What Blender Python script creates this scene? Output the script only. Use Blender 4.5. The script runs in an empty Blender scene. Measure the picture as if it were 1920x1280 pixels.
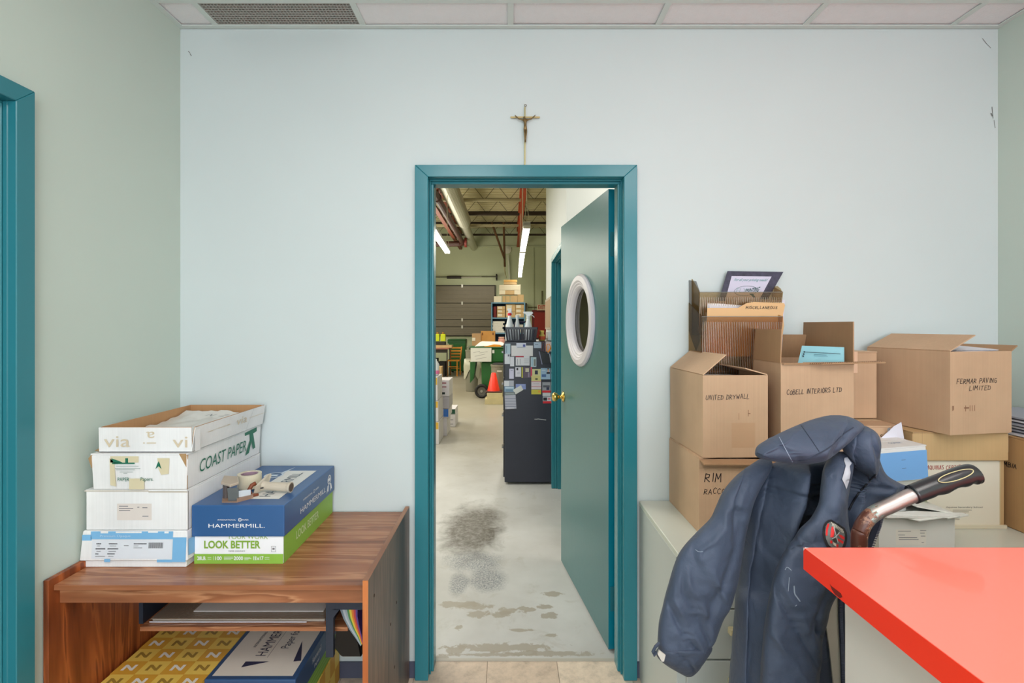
import bpy, math, random
from mathutils import Vector, Matrix, Euler, noise
random.seed(7)
R = math.radians
col = bpy.context.scene.collection
sc = bpy.context.scene

# ------------------------------------------------------------------ camera
# photograph taken as 1920x1280; focal length 925 px, eye height 1.476 m, looking along +Y
F, VX, VY, EH = 925.0, 955.0, 612.0, 1.476
cam_d = bpy.data.cameras.new('camera')
cam_d.sensor_width = 36.0
cam_d.lens = 36.0 * F / 1920
cam_d.shift_x = (960 - VX) / 1920
cam_d.shift_y = -(640 - VY) / 1920
cam_d.clip_start = 0.02
cam = bpy.data.objects.new('camera', cam_d)
cam.location = (0, 0, EH)
cam.rotation_euler = (R(90), 0, 0)
col.objects.link(cam)
sc.camera = cam

# ------------------------------------------------------------------ world, lamps, exposure
world = bpy.data.worlds.new('sky'); sc.world = world
world.use_nodes = True
bg = world.node_tree.nodes['Background']
bg.inputs[0].default_value = (0.80, 0.90, 1.0, 1)
bg.inputs[1].default_value = 3.2
sc.view_settings.view_transform = 'Standard'
sc.view_settings.look = 'None'
sc.view_settings.gamma = 1.0
sc.view_settings.use_curve_mapping = False
sc.view_settings.exposure = 0.0

def area(name, loc, rot, sx, sy, power, color=(1, 1, 1)):
    d = bpy.data.lights.new(name, 'AREA'); d.shape = 'RECTANGLE'
    d.size, d.size_y, d.energy, d.color = sx, sy, power, color
    o = bpy.data.objects.new(name, d); o.location = loc; o.rotation_euler = rot
    col.objects.link(o); return o
area('rear_daylight_fill', (0.3, -3.1, 1.6), (R(92), 0, 0), 3.0, 1.8, 66, (0.90, 0.96, 1.0))  # added daylight fill standing in the unseen rear window
area('office_ceiling_fill', (-0.35, -0.3, 2.70), (0, 0, 0), 0.6, 1.2, 16, (1, 0.985, 0.96))  # unseen ceiling fills, added to light the office evenly
area('office_ceiling_fill', (1.1, -0.3, 2.70), (0, 0, 0), 0.6, 1.2, 11, (1, 0.98, 0.94))
area('office_ceiling_fill', (0.3, -1.6, 2.70), (0, 0, 0), 1.2, 0.6, 16, (1, 0.98, 0.94))  # added fill farther back, no panel modelled for it
WARM = (1.0, 0.95, 0.82)
for yy in (5.0, 9.0, 13.0):
    area('warehouse_lamp_and_fill', (-3.6, yy, 2.95), (0, 0, 0), 0.3, 2.4, 120, WARM)  # added fill row out of view on the left, no fixtures modelled
for yy, pw in ((8.7, 30), (11.1, 24), (13.6, 9)):
    area('warehouse_lamp_and_fill', (0.29, yy, 2.93), (0, 0, 0), 0.12, 2.3, pw, WARM)
area('warehouse_lamp_and_fill', (-1.0, 16.2, 2.95), (R(60), 0, 0), 2.4, 0.3, 11, WARM)  # added fill that brightens the far wall, no fixture modelled
area('warehouse_lamp_and_fill', (-1.23, 8.9, 2.93), (0, 0, 0), 0.12, 2.3, 30, WARM)
area('warehouse_lamp_and_fill', (-1.2, 3.9, 2.95), (0, 0, 0), 0.6, 2.0, 46, (0.98, 0.98, 0.94))  # added fill just past the door, no fixture modelled
area('recess_fill_light', (1.05, 2.85, 2.9), (0, 0, 0), 0.5, 0.5, 17, (1.0, 0.94, 0.84))  # added fill to brighten the recess and the porthole glass
for yy in (7.0, 13.0):
    area('warehouse_uplight_bounce', (-2.2, yy, 3.05), (R(180), 0, 0), 1.2, 4.0, 85, WARM)  # added fill standing in for light bounced up onto the deck

# ------------------------------------------------------------------ helpers
def X(px, Y): return (px - VX) * Y / F
def Z(py, Y): return EH - (py - VY) * Y / F
def W(px, py, Y): return Vector((X(px, Y), Y, Z(py, Y)))
def lin(c):
    c = c / 255.0
    return c / 12.92 if c <= 0.04045 else ((c + 0.055) / 1.055) ** 2.4
def L(r, g, b): return (lin(r), lin(g), lin(b), 1)

def newmat(name):
    m = bpy.data.materials.new(name); m.use_nodes = True
    nt = m.node_tree; b = nt.nodes['Principled BSDF']
    return m, nt, b
def N(nt, t, **k):
    n = nt.nodes.new(t)
    for a, v in k.items(): setattr(n, a, v)
    return n
MC = {}
def mat(rgb, rough=0.6, metal=0.0, var=0.06, scale=9.0, bump=0.0, bscale=60.0, stretch=(1, 1, 1), spec=0.5, name=None, coat=0.0):
    key = (rgb, rough, metal, var, scale, bump, bscale, stretch, spec, name, coat)
    if key in MC: return MC[key]
    m, nt, b = newmat(name or 'paint_%d_%d_%d' % rgb)
    tc = N(nt, 'ShaderNodeTexCoord'); mp = N(nt, 'ShaderNodeMapping'); mp.inputs['Scale'].default_value = stretch
    nt.links.new(tc.outputs['Object'], mp.inputs[0])
    no = N(nt, 'ShaderNodeTexNoise'); no.inputs['Scale'].default_value = scale; no.inputs['Detail'].default_value = 5
    nt.links.new(mp.outputs[0], no.inputs['Vector'])
    mx = N(nt, 'ShaderNodeMix', data_type='RGBA')
    c = L(*rgb)
    mx.inputs[6].default_value = tuple(x * (1 - var) for x in c[:3]) + (1,)
    mx.inputs[7].default_value = tuple(min(1, x * (1 + var)) for x in c[:3]) + (1,)
    nt.links.new(no.outputs[0], mx.inputs[0]); nt.links.new(mx.outputs[2], b.inputs['Base Color'])
    b.inputs['Roughness'].default_value = rough; b.inputs['Metallic'].default_value = metal
    b.inputs['Specular IOR Level'].default_value = spec; b.inputs['Coat Weight'].default_value = coat
    if bump:
        n2 = N(nt, 'ShaderNodeTexNoise'); n2.inputs['Scale'].default_value = bscale; n2.inputs['Detail'].default_value = 6
        nt.links.new(mp.outputs[0], n2.inputs['Vector'])
        bp = N(nt, 'ShaderNodeBump'); bp.inputs['Strength'].default_value = bump; bp.inputs['Distance'].default_value = 0.01
        nt.links.new(n2.outputs[0], bp.inputs['Height']); nt.links.new(bp.outputs[0], b.inputs['Normal'])
    MC[key] = m; return m

def ramp(nt, stops):
    r = N(nt, 'ShaderNodeValToRGB'); e = r.color_ramp.elements
    while len(e) < len(stops): e.new(0.5)
    for i, (p, c) in enumerate(stops): e[i].position = p; e[i].color = c
    return r

def wood(name, axis, c1, c2, c3, rough=0.33, s=1.0):
    m, nt, b = newmat(name)
    tc = N(nt, 'ShaderNodeTexCoord'); mp = N(nt, 'ShaderNodeMapping')
    sc_ = [8 * s, 8 * s, 8 * s]; sc_['xyz'.index(axis)] = .75 * s
    mp.inputs['Scale'].default_value = sc_
    nt.links.new(tc.outputs['Object'], mp.inputs[0])
    n0 = N(nt, 'ShaderNodeTexNoise'); n0.inputs['Scale'].default_value = 1.2; n0.inputs['Detail'].default_value = 3; n0.inputs['Distortion'].default_value = 1.1
    n1 = N(nt, 'ShaderNodeTexNoise'); n1.inputs['Scale'].default_value = 8; n1.inputs['Detail'].default_value = 4; n1.inputs['Roughness'].default_value = 0.5
    nt.links.new(mp.outputs[0], n0.inputs['Vector']); nt.links.new(mp.outputs[0], n1.inputs['Vector'])
    mm = N(nt, 'ShaderNodeMath', operation='MULTIPLY_ADD'); mm.inputs[1].default_value = 0.84
    ma = N(nt, 'ShaderNodeMath', operation='MULTIPLY'); ma.inputs[1].default_value = 0.16
    nt.links.new(n1.outputs[0], ma.inputs[0]); nt.links.new(n0.outputs[0], mm.inputs[0]); nt.links.new(ma.outputs[0], mm.inputs[2])
    m3 = [(a * .5 + b_ * .5) for a, b_ in zip(c1, c3)]
    r = ramp(nt, [(0.34, L(*c3)), (0.47, L(*c1)), (0.505, L(*c2)), (0.525, L(*m3)), (0.555, L(*c1)), (0.68, L(*c2))])
    nt.links.new(mm.outputs[0], r.inputs[0]); nt.links.new(r.outputs[0], b.inputs['Base Color'])
    b.inputs['Roughness'].default_value = rough
    return m

def emis(name, rgb, k):
    m, nt, b = newmat(name)
    b.inputs['Emission Color'].default_value = rgb + (1,); b.inputs['Emission Strength'].default_value = k
    b.inputs['Base Color'].default_value = (0.8, 0.8, 0.8, 1)
    return m

class MB:
    def __init__(s): s.v = []; s.f = []
    def add(s, vs, fs):
        o = len(s.v); s.v += [Vector(p) for p in vs]; s.f += [tuple(i + o for i in f) for f in fs]; return s
    def box(s, x0, x1, y0, y1, z0, z1, M=None):
        vs = [Vector(p) for p in ((x0, y0, z0), (x1, y0, z0), (x1, y1, z0), (x0, y1, z0), (x0, y0, z1), (x1, y0, z1), (x1, y1, z1), (x0, y1, z1))]
        if M is not None: vs = [M @ p for p in vs]
        return s.add(vs, [(0, 3, 2, 1), (4, 5, 6, 7), (0, 1, 5, 4), (1, 2, 6, 5), (2, 3, 7, 6), (3, 0, 4, 7)])
    def frustum(s, x0, x1, y0, y1, z0, z1, g):   # g: grow of the top on each side
        return s.add([(x0, y0, z0), (x1, y0, z0), (x1, y1, z0), (x0, y1, z0), (x0 - g, y0 - g, z1), (x1 + g, y0 - g, z1), (x1 + g, y1 + g, z1), (x0 - g, y1 + g, z1)],
                     [(0, 3, 2, 1), (4, 5, 6, 7), (0, 1, 5, 4), (1, 2, 6, 5), (2, 3, 7, 6), (3, 0, 4, 7)])
    def slab(s, pts, off):                        # polygon given a thickness vector
        off = Vector(off); n = len(pts); P = [Vector(p) for p in pts]
        return s.add(P + [p + off for p in P], [tuple(range(n - 1, -1, -1)), tuple(range(n, 2 * n))] + [(i, (i + 1) % n, n + (i + 1) % n, n + i) for i in range(n)])
    def poly(s, pts): return s.add(pts, [tuple(range(len(pts)))])
    def tube(s, pts, r, n=10, caps=True):
        P = [Vector(p) for p in pts]; m = len(P); rs = r if isinstance(r, (list, tuple)) else [r] * m
        up = None; vs = []
        for i in range(m):
            t = (P[min(i + 1, m - 1)] - P[max(i - 1, 0)]).normalized()
            if up is None:
                up = Vector((0, 0, 1)) if abs(t.z) < 0.9 else Vector((1, 0, 0))
            a = (up - t * up.dot(t)).normalized(); up = a; b = t.cross(a)
            vs += [P[i] + (a * math.cos(2 * math.pi * k / n) + b * math.sin(2 * math.pi * k / n)) * rs[i] for k in range(n)]
        fs = [(i * n + k, i * n + (k + 1) % n, (i + 1) * n + (k + 1) % n, (i + 1) * n + k) for i in range(m - 1) for k in range(n)]
        if caps: fs += [tuple(range(n - 1, -1, -1)), tuple(range((m - 1) * n, m * n))]
        return s.add(vs, fs)
    def lathe(s, prof, c=(0, 0, 0), n=24, sx=1, sy=1, M=None, caps=True):
        vs = []; m = len(prof)
        for (r, z) in prof:
            for k in range(n):
                p = Vector((r * math.cos(2 * math.pi * k / n) * sx, r * math.sin(2 * math.pi * k / n) * sy, z))
                vs.append((M @ p if M is not None else p) + Vector(c))
        fs = [(i * n + k, i * n + (k + 1) % n, (i + 1) * n + (k + 1) % n, (i + 1) * n + k) for i in range(m - 1) for k in range(n)]
        if caps: fs += [tuple(range(n - 1, -1, -1)), tuple(range((m - 1) * n, m * n))]
        return s.add(vs, fs)
    def build(s, name, m=None, parent=None, local=False, bevel=0, smooth=False, seg=1):
        top = parent
        while top is not None and top.parent is not None: top = top.parent
        vs = s.v
        if top is not None and not local:
            inv = (Matrix.Translation(top.location) @ top.rotation_euler.to_matrix().to_4x4()).inverted()
            vs = [inv @ p for p in vs]
        me = bpy.data.meshes.new(name); me.from_pydata([tuple(p) for p in vs], [], s.f); me.update()
        if m: me.materials.append(m)
        if smooth:
            for p in me.polygons: p.use_smooth = True
        o = bpy.data.objects.new(name, me); col.objects.link(o)
        if parent is not None: o.parent = parent
        if bevel:
            b = o.modifiers.new('bevel', 'BEVEL'); b.width = bevel; b.segments = seg; b.limit_method = 'ANGLE'
        return o

def tag(o, label=None, cat=None, group=None, kind=None):
    if label: o['label'] = label
    if cat: o['category'] = cat
    if group: o['group'] = group
    if kind: o['kind'] = kind
    return o
def thing(name, label, cat, loc=(0, 0, 0), rz=0, group=None, rot=None):
    o = bpy.data.objects.new(name, None); col.objects.link(o); o.empty_display_size = 0.05
    o.location = loc; o.rotation_euler = rot if rot else (0, 0, rz)
    return tag(o, label, cat, group)
def bx(name, m, dims, parent=None, bevel=0, **k):
    return MB().box(*dims).build(name, m, parent, bevel=bevel, **k)
def copy_tree(o, parent=None):
    c = o.copy(); col.objects.link(c); c.parent = parent
    for ch in list(o.children): copy_tree(ch, c)
    return c

# ---- print on faces: face frames of a box thing (w, d, h)
DIM = {}
def face(root, f):
    w, d, h = DIM[root.name][:3]; ins = DIM[root.name][3] if len(DIM[root.name]) > 3 else 0
    if f == 'F': return Vector((-w/2, -d/2, 0)), Vector((w, 0, 0)), Vector((0, 0, h)), Vector((0, -1, 0))
    if f == 'L': return Vector((-w/2, d/2, 0)), Vector((0, -d, 0)), Vector((0, 0, h)), Vector((-1, 0, 0))
    if f == 'R': return Vector((w/2, -d/2, 0)), Vector((0, d, 0)), Vector((0, 0, h)), Vector((1, 0, 0))
    if f == 'T': return Vector((-w/2, -d/2, h)), Vector((w, 0, 0)), Vector((0, d, 0)), Vector((0, 0, 1))
def patch(root, f, polys, m, name='printed_area', off=0.0006, parent=None, out=0.0):
    o, u, v, n = face(root, f) if isinstance(f, str) else f
    if 1 < len(polys) <= 4 and name != 'small_print':
        return [patch(root, f, [q], m, name, off, parent, out) for q in polys][0]
    b = MB()
    for pts in polys:
        if len(pts) == 4 and not isinstance(pts[0], tuple): a0, b0, a1, b1 = pts; pts = [(a0, b0), (a1, b0), (a1, b1), (a0, b1)]
        b.poly([o + u * p[0] + v * p[1] + n * (off + out) for p in pts])
    o = b.build(name, m, parent or root, local=True)
    if len(polys) > 1: o['kind'] = 'stuff'
    return o
def textmesh(s, bold=0.0, shear=0.0):
    c = bpy.data.curves.new('t', 'FONT'); c.body = s; c.resolution_u = 3; c.offset = bold; c.shear = shear
    o = bpy.data.objects.new('t', c); col.objects.link(o)
    dg = bpy.context.evaluated_depsgraph_get(); dg.update()
    me = bpy.data.meshes.new_from_object(o.evaluated_get(dg))
    bpy.data.objects.remove(o); bpy.data.curves.remove(c)
    return me
def text(root, f, s, uc, vc, wf, hf, m, rot=0, bold=0.0, shear=0.0, off=0.0011, out=0.0, name='lettering', parent=None):
    o, u, v, n = face(root, f) if isinstance(f, str) else f
    me = textmesh(s, bold, shear); vs = [p.co.copy() for p in me.vertices]
    x0 = min(p.x for p in vs); x1 = max(p.x for p in vs); y0 = min(p.y for p in vs); y1 = max(p.y for p in vs)
    U, V = u.normalized(), v.normalized()
    if rot in (90, -90): tw, th = wf * v.length, hf * u.length
    else: tw, th = wf * u.length, hf * v.length
    ca, sa = math.cos(R(rot)), math.sin(R(rot))
    for i, p in enumerate(vs):
        a = ((p.x - x0) / (x1 - x0) - 0.5) * tw; b = ((p.y - y0) / (y1 - y0) - 0.5) * th
        me.vertices[i].co = o + u * uc + v * vc + U * (a * ca - b * sa) + V * (a * sa + b * ca) + n * (off + out)
    me.materials.clear(); me.materials.append(m)
    ob = bpy.data.objects.new(name, me); col.objects.link(ob); ob.parent = parent or root
    return ob
STROKE = {
 'A': [[(0,0),(2,6),(4,0)],[(.8,2.2),(3.3,2.2)]], 'B': [[(0,0),(.3,6),(3,5.4),(3,3.8),(.3,3.2),(3.5,2.6),(3.4,.6),(0,0)]],
 'C': [[(3.8,5),(2.2,6),(.4,4.6),(.2,1.8),(1.8,0),(3.8,.8)]], 'D': [[(.2,0),(.5,6)],[(-.3,5.8),(3,5.2),(3.8,3),(3,.6),(-.2,0)]],
 'E': [[(3.6,5.8),(.4,6),(.2,0),(3.6,.2)],[(.3,3.1),(3,3.2)]], 'F': [[(3.8,6),(.5,5.8),(.1,0)],[(.3,3.1),(3,3.3)]],
 'G': [[(3.7,5.2),(2,6),(.3,4),(.5,1),(2.2,0),(3.6,1),(3.6,2.6),(2,2.6)]], 'H': [[(.3,6),(0,0)],[(3.8,6),(3.5,0)],[(.1,3),(3.7,3.1)]],
 'I': [[(1.2,6),(1,0)]], 'L': [[(.6,6),(.2,0),(3.4,.3)]], 'M': [[(0,0),(.6,6),(2.2,2),(4,6),(4.4,0)]],
 'N': [[(0,0),(.5,6),(3.4,0),(4,6)]], 'O': [[(2,6),(.3,4.4),(.3,1.6),(2,0),(3.7,1.6),(3.6,4.6),(2,6)]],
 'P': [[(.1,0),(.5,6),(3.4,5.4),(3.2,3.2),(.3,2.8)]], 'Q': [[(2,6),(.3,4.4),(.3,1.6),(2,0),(3.7,1.6),(3.6,4.6),(2,6)],[(2.4,1.6),(4.2,-.6)]],
 'R': [[(0,0),(.5,6),(3.4,5.2),(3,3.2),(.4,2.9),(3.8,0)]], 'S': [[(3.6,5.2),(2,6),(.6,5),(1,3.6),(3,2.8),(3.4,1),(1.8,0),(.1,.9)]],
 'T': [[(0,5.9),(4,6)],[(2.1,6),(1.8,0)]], 'U': [[(.3,6),(.2,1.4),(1.8,0),(3.4,1.2),(3.8,6)]], 'V': [[(0,6),(1.8,0),(4,6)]],
 'W': [[(0,6),(.9,0),(2.2,4),(3.3,0),(4.6,6)]], 'K': [[(.4,6),(0,0)],[(3.6,6),(.2,2.8),(3.8,0)]], 'Y': [[(0,6),(1.9,3.2),(4,6)],[(1.9,3.2),(1.5,0)]], '.': [[(1,.4),(1.3,0)]], ' ': []}
def hand(root, f, s, u0, v0, wf, hf, m, tilt=0.0, thick=0.10, out=0.0, name='handwriting', parent=None, seed=1, rot=0):
    """marker writing: thin ribbons along stroke letters; u0,v0 lower left as fractions"""
    o, u, v, n = face(root, f) if isinstance(f, str) else f
    rnd = random.Random(seed); U, V = u.normalized(), v.normalized()
    if rot: U, V = V, -U
    cur = 0; lines = []
    for ch in s:
        if ch == ' ': cur += 3.4; continue
        j = rnd.uniform(-.4, .4); k = rnd.uniform(.9, 1.08); sl = rnd.uniform(0.05, 0.2)
        st = STROKE[ch]; wd = max([p[0] for l in st for p in l] + [1])
        for l in st: lines.append([(cur + p[0] + p[1] * sl, j + p[1] * k) for p in l])
        cur += wd + 1.5
    sx = wf * u.length / cur; sy = hf * v.length / 6.0; b = MB(); t = thick * hf * v.length / 2
    for l in lines:
        P = [Vector((x * sx, y * sy + x * sx * tilt)) for x, y in l]
        for a, c in zip(P[:-1], P[1:]):
            dd = (c - a)
            if dd.length < 1e-6: continue
            q = Vector((-dd.y, dd.x)).normalized() * t; e = dd.normalized() * t * .6
            b.poly([o + u * u0 + v * v0 + U * p.x + V * p.y + n * (0.0011 + out) for p in (a - e - q, c + e - q, c + e + q, a - e + q)])
    return b.build(name, m, parent or root, local=True)

INK = mat((40, 36, 40), 0.5, name='marker_ink'); REDINK = mat((170, 40, 50), 0.5, name='red_marker_ink')

# ---- cardboard box
def cardmat(rgb, name='cardboard'):
    key = ('card', rgb)
    if key in MC: return MC[key]
    m, nt, b = newmat(name)
    tc = N(nt, 'ShaderNodeTexCoord')
    no = N(nt, 'ShaderNodeTexNoise'); no.inputs['Scale'].default_value = 5; no.inputs['Detail'].default_value = 6
    nt.links.new(tc.outputs['Object'], no.inputs['Vector'])
    mp = N(nt, 'ShaderNodeMapping'); mp.inputs['Scale'].default_value = (190, 190, 1.5)
    nt.links.new(tc.outputs['Object'], mp.inputs[0])
    n2 = N(nt, 'ShaderNodeTexNoise'); n2.inputs['Scale'].default_value = 1.0; n2.inputs['Detail'].default_value = 2
    nt.links.new(mp.outputs[0], n2.inputs['Vector'])
    c = L(*rgb)
    r = ramp(nt, [(0.3, tuple(x * .90 for x in c[:3]) + (1,)), (0.7, tuple(min(1, x * 1.06) for x in c[:3]) + (1,))])
    nt.links.new(no.outputs[0], r.inputs[0])
    mx = N(nt, 'ShaderNodeMix', data_type='RGBA', blend_type='MULTIPLY'); mx.inputs[0].default_value = 0.12
    nt.links.new(r.outputs[0], mx.inputs[6]); nt.links.new(n2.outputs[0], mx.inputs[7])
    nt.links.new(mx.outputs[2], b.inputs['Base Color']); b.inputs['Roughness'].default_value = 0.75
    bp = N(nt, 'ShaderNodeBump'); bp.inputs['Strength'].default_value = 0.12; bp.inputs['Distance'].default_value = 0.002
    nt.links.new(n2.outputs[0], bp.inputs['Height']); nt.links.new(bp.outputs[0], b.inputs['Normal'])
    MC[key] = m; return m
KRAFT = cardmat((206, 170, 137)); KRAFT_IN = cardmat((176, 138, 102)); KRAFT_Y = cardmat((206, 172, 124)); WHITEB = cardmat((242, 241, 240), 'white_board')
TAPE = mat((205, 182, 150), 0.25, name='clear_parcel_tape')
def flap(b, side, ang, ln, w, d, h, t=0.004, bend=0):
    c, s_ = math.cos(R(ang)), math.sin(R(ang)); e = 0.001
    if side in 'LR':
        sg = 1 if side == 'L' else -1; xh = -sg * (w/2 - t/2)
        a, a2 = Vector((xh, -d/2 + e, h)), Vector((xh, d/2 - e, h)); dv = Vector((sg * c, 0, s_)) * ln
        nrm = Vector((-sg * s_, 0, c)) * t
    else:
        sg = 1 if side == 'F' else -1; yh = -sg * (d/2 - t/2)
        a, a2 = Vector((-w/2 + e, yh, h)), Vector((w/2 - e, yh, h)); dv = Vector((0, sg * c, s_)) * ln
        nrm = Vector((0, -sg * s_, c)) * t
    k = (a2 - a).normalized() * 0.004
    b.slab([a, a2, a2 + dv - k, a + dv + k], nrm)
def carton(label, loc, w, d, h, rz=0, m=KRAFT, inner=None, flaps=None, group=None, name='cardboard_box', tape=True, rot=None, cat='box', taper=0, tiny=False):
    root = thing(name, label, cat, loc, R(rz), group, rot)
    DIM[root.name] = (w, d, h)
    if flaps is None:
        MB().frustum(-w/2, w/2, -d/2, d/2, 0, h - 0.004, taper).build('box_body', m, root, local=True, bevel=0.003)
        if not tiny:
            b = MB(); g = 0.0015; b.box(-w/2 - taper, w/2 + taper, -d/2 - taper, -g, h - 0.004, h); b.build('top_flap', m, root, local=True)
            b = MB(); b.box(-w/2 - taper, w/2 + taper, g, d/2 + taper, h - 0.004, h); b.build('top_flap', m, root, local=True)
        if tape:
            b = MB(); b.box(-w/2, w/2, -0.024, 0.024, h, h + 0.0006)
            b.box(-w/2 - 0.0006, -w/2, -0.024, 0.024, h - 0.06, h + 0.0006); b.box(w/2, w/2 + 0.0006, -0.024, 0.024, h - 0.06, h + 0.0006)
            b.build('parcel_tape', TAPE, root, local=True)
    else:
        t = 0.004; inner = inner or KRAFT_IN
        b = MB(); b.box(-w/2, w/2, -d/2, -d/2 + t, 0, h); b.box(-w/2, w/2, d/2 - t, d/2, 0, h)
        b.box(-w/2, -w/2 + t, -d/2 + t, d/2 - t, 0, h); b.box(w/2 - t, w/2, -d/2 + t, d/2 - t, 0, h); b.box(-w/2 + t, w/2 - t, -d/2 + t, d/2 - t, 0, t)
        b.build('box_body', m, root, local=True)
        for sd, (ang, ln) in flaps.items():
            b = MB(); flap(b, sd, ang, ln, w, d, h); b.build('flap', inner if ang > 60 and inner else m, root, local=True)
    return root

# ------------------------------------------------------------------ materials of the shell
def wallmat(name, rgb):
    m, nt, b = newmat(name)
    tc = N(nt, 'ShaderNodeTexCoord')
    no = N(nt, 'ShaderNodeTexNoise'); no.inputs['Scale'].default_value = 1.3; no.inputs['Detail'].default_value = 3
    n2 = N(nt, 'ShaderNodeTexNoise'); n2.inputs['Scale'].default_value = 240; n2.inputs['Detail'].default_value = 2
    nt.links.new(tc.outputs['Object'], no.inputs['Vector']); nt.links.new(tc.outputs['Object'], n2.inputs['Vector'])
    c = L(*rgb)
    r = ramp(nt, [(0.3, tuple(x * .97 for x in c[:3]) + (1,)), (0.7, tuple(x * 1.02 for x in c[:3]) + (1,))])
    nt.links.new(no.outputs[0], r.inputs[0]); nt.links.new(r.outputs[0], b.inputs['Base Color'])
    b.inputs['Roughness'].default_value = 0.55; b.inputs['Specular IOR Level'].default_value = 0.3
    bp = N(nt, 'ShaderNodeBump'); bp.inputs['Strength'].default_value = 0.05; bp.inputs['Distance'].default_value = 0.001
    nt.links.new(n2.outputs[0], bp.inputs['Height']); nt.links.new(bp.outputs[0], b.inputs['Normal'])
    return m
WALL = wallmat('pale_grey_blue_paint', (205, 214, 214))
WALL_G = wallmat('pale_green_grey_paint', (201, 213, 203))
WHITE = wallmat('white_wall_paint', (222, 224, 226))
SAGE = wallmat('sage_green_paint', (196, 202, 170))
TEAL = mat((44, 124, 136), 0.24, var=0.05, scale=3, bump=0.03, bscale=30, name='teal_gloss_paint')
TEAL_L = mat((54, 108, 112), 0.30, var=0.06, scale=2, bump=0.03, bscale=25, name='teal_door_paint')
TILEM = mat((238, 236, 238), 0.85, var=0.03, scale=40, bump=0.25, bscale=220, name='mineral_ceiling_tile')
TEEM = mat((212, 220, 216), 0.5, var=0.02, name='painted_tee')
BASEM = mat((78, 82, 102), 0.5, name='grey_blue_vinyl')
def structure(name, m, dims_list, parent=None, bevel=0):
    b = MB()
    for d in dims_list: b.box(*d)
    o = b.build(name, m, parent, bevel=bevel); o['kind'] = 'structure'; return o

XL, XR, YB, ZC = -1.387, 2.06, 2.08, 2.733
wb = structure('wall_back', WALL, [(XL - .12, -0.348, YB, YB + .12, 0, ZC + .2), (0.487, XR + .12, YB, YB + .12, 0, ZC + .2), (-0.348, 0.487, YB, YB + .12, 2.11, ZC + .2)])
structure('wall_left', WALL_G, [(XL - .12, XL, 1.371, YB, 0, ZC + .1), (XL - .12, XL, -3.2, 0.535, 0, ZC + .1), (XL - .12, XL, 0.535, 1.371, 2.11, ZC + .1)])
structure('wall_right', WALL_G, [(XR, XR + .12, -3.2, YB, 0, ZC + .1)])
structure('wall_rear', WALL, [(XL - .12, XR + .12, -3.32, -3.2, 0, .5), (XL - .12, XR + .12, -3.32, -3.2, 2.45, ZC + .1), (XL - .12, -1.2, -3.32, -3.2, .5, 2.45), (1.8, XR + .12, -3.32, -3.2, .5, 2.45)])
structure('added_window_1', TEEM, [(-1.2, 1.8, -3.28, -3.22, .5, .55), (-1.2, 1.8, -3.28, -3.22, 2.4, 2.45), (-1.2, -1.15, -3.28, -3.22, .55, 2.4), (1.75, 1.8, -3.28, -3.22, .55, 2.4), (.27, .33, -3.28, -3.22, .55, 2.4)])  # unseen window, added to let daylight into the office
# small pits and scratches in the paint
SCUFF = mat((120, 122, 120), 0.8, name='paint_scuff')
b = MB()
for (x0, y0, x1, y1, t) in ((353, 96, 356, 99, .8), (356, 100, 359, 105, .8), (1842, 72, 1850, 82, .6), (1850, 82, 1858, 90, .5), (1860, 200, 1862, 222, .7), (1858, 212, 1861, 218, 1.2), (1864, 225, 1866, 240, .5)):
    p, q = W(x0, y0, YB - .0008), W(x1, y1, YB - .0008); n_ = Vector((q.z - p.z, 0, p.x - q.x)).normalized() * t * .0022
    b.poly([p - n_, q - n_, q + n_, p + n_])
tag(b.build('paint_scuff', SCUFF, wb), kind='stuff')

# ceiling of the office: slab, tiles, tee bars, wall angle, return grille
ceil = structure('ceiling', mat((150, 150, 148), 0.9, name='ceiling_void'), [(XL - .12, XR + .12, -3.32, YB, ZC + .1, ZC + .2)])
tees_x = [-1.225, -0.61, 0.005, 0.62, 1.235, 1.85]; tees_y = [1.905, 0.685, -0.535, -1.755, -2.975]
edges_x = [XL] + tees_x + [XR]; edges_y = [YB] + tees_y + [-3.2]
for i in range(len(edges_x) - 1):
    for j in range(len(edges_y) - 1):
        if i == 1 and j == 0: continue
        b = MB(); dz = random.uniform(0, .0025)
        b.box(edges_x[i] + .006, edges_x[i + 1] - .006, edges_y[j + 1] + .006, edges_y[j] - .006, ZC + .004 + dz, ZC + .02)
        b.build('ceiling_tile', TILEM, ceil)
for x in tees_x: bx('tee_bar', TEEM, (x - .012, x + .012, -3.2, YB, ZC - .001, ZC + .003), ceil)
for y in tees_y: bx('tee_bar', TEEM, (XL, XR, y - .012, y + .012, ZC - .0015, ZC + .003), ceil)
b = MB(); b.box(XL, XR, YB - .024, YB, ZC - .003, ZC + .001).box(XL, XR, YB - .002, YB, ZC - .003, ZC + .03)
b.box(XL, XL + .022, -3.2, YB - .0245, ZC - .003, ZC + .001).box(XR - .022, XR, -3.2, YB - .0245, ZC - .003, ZC + .001)
b.build('wall_angle', TEEM, ceil)
g = thing('air_return_grille', 'white eggcrate air return grille set in the ceiling corner', 'grille', (-0.918, 1.985, ZC))
bx('grille_backing', mat((36, 36, 36), 0.9, name='dark_plenum'), (-1.213, -.622, 1.917, 2.056, ZC + .016, ZC + .02), g)
GR = mat((168, 166, 160), 0.5, name='grille_plastic')
for k in range(10):
    y = 1.921 + k * .0146; bx('long_louver', GR, (-1.213, -.622, y, y + .0045, ZC + .001, ZC + .014), g)
b = MB()
for k in range(45):
    x = -1.211 + k * .0133; b.box(x, x + .003, 1.918, 2.056, ZC + .0015, ZC + .0135)
tag(b.build('cross_louvers', GR, g), kind='stuff')

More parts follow.
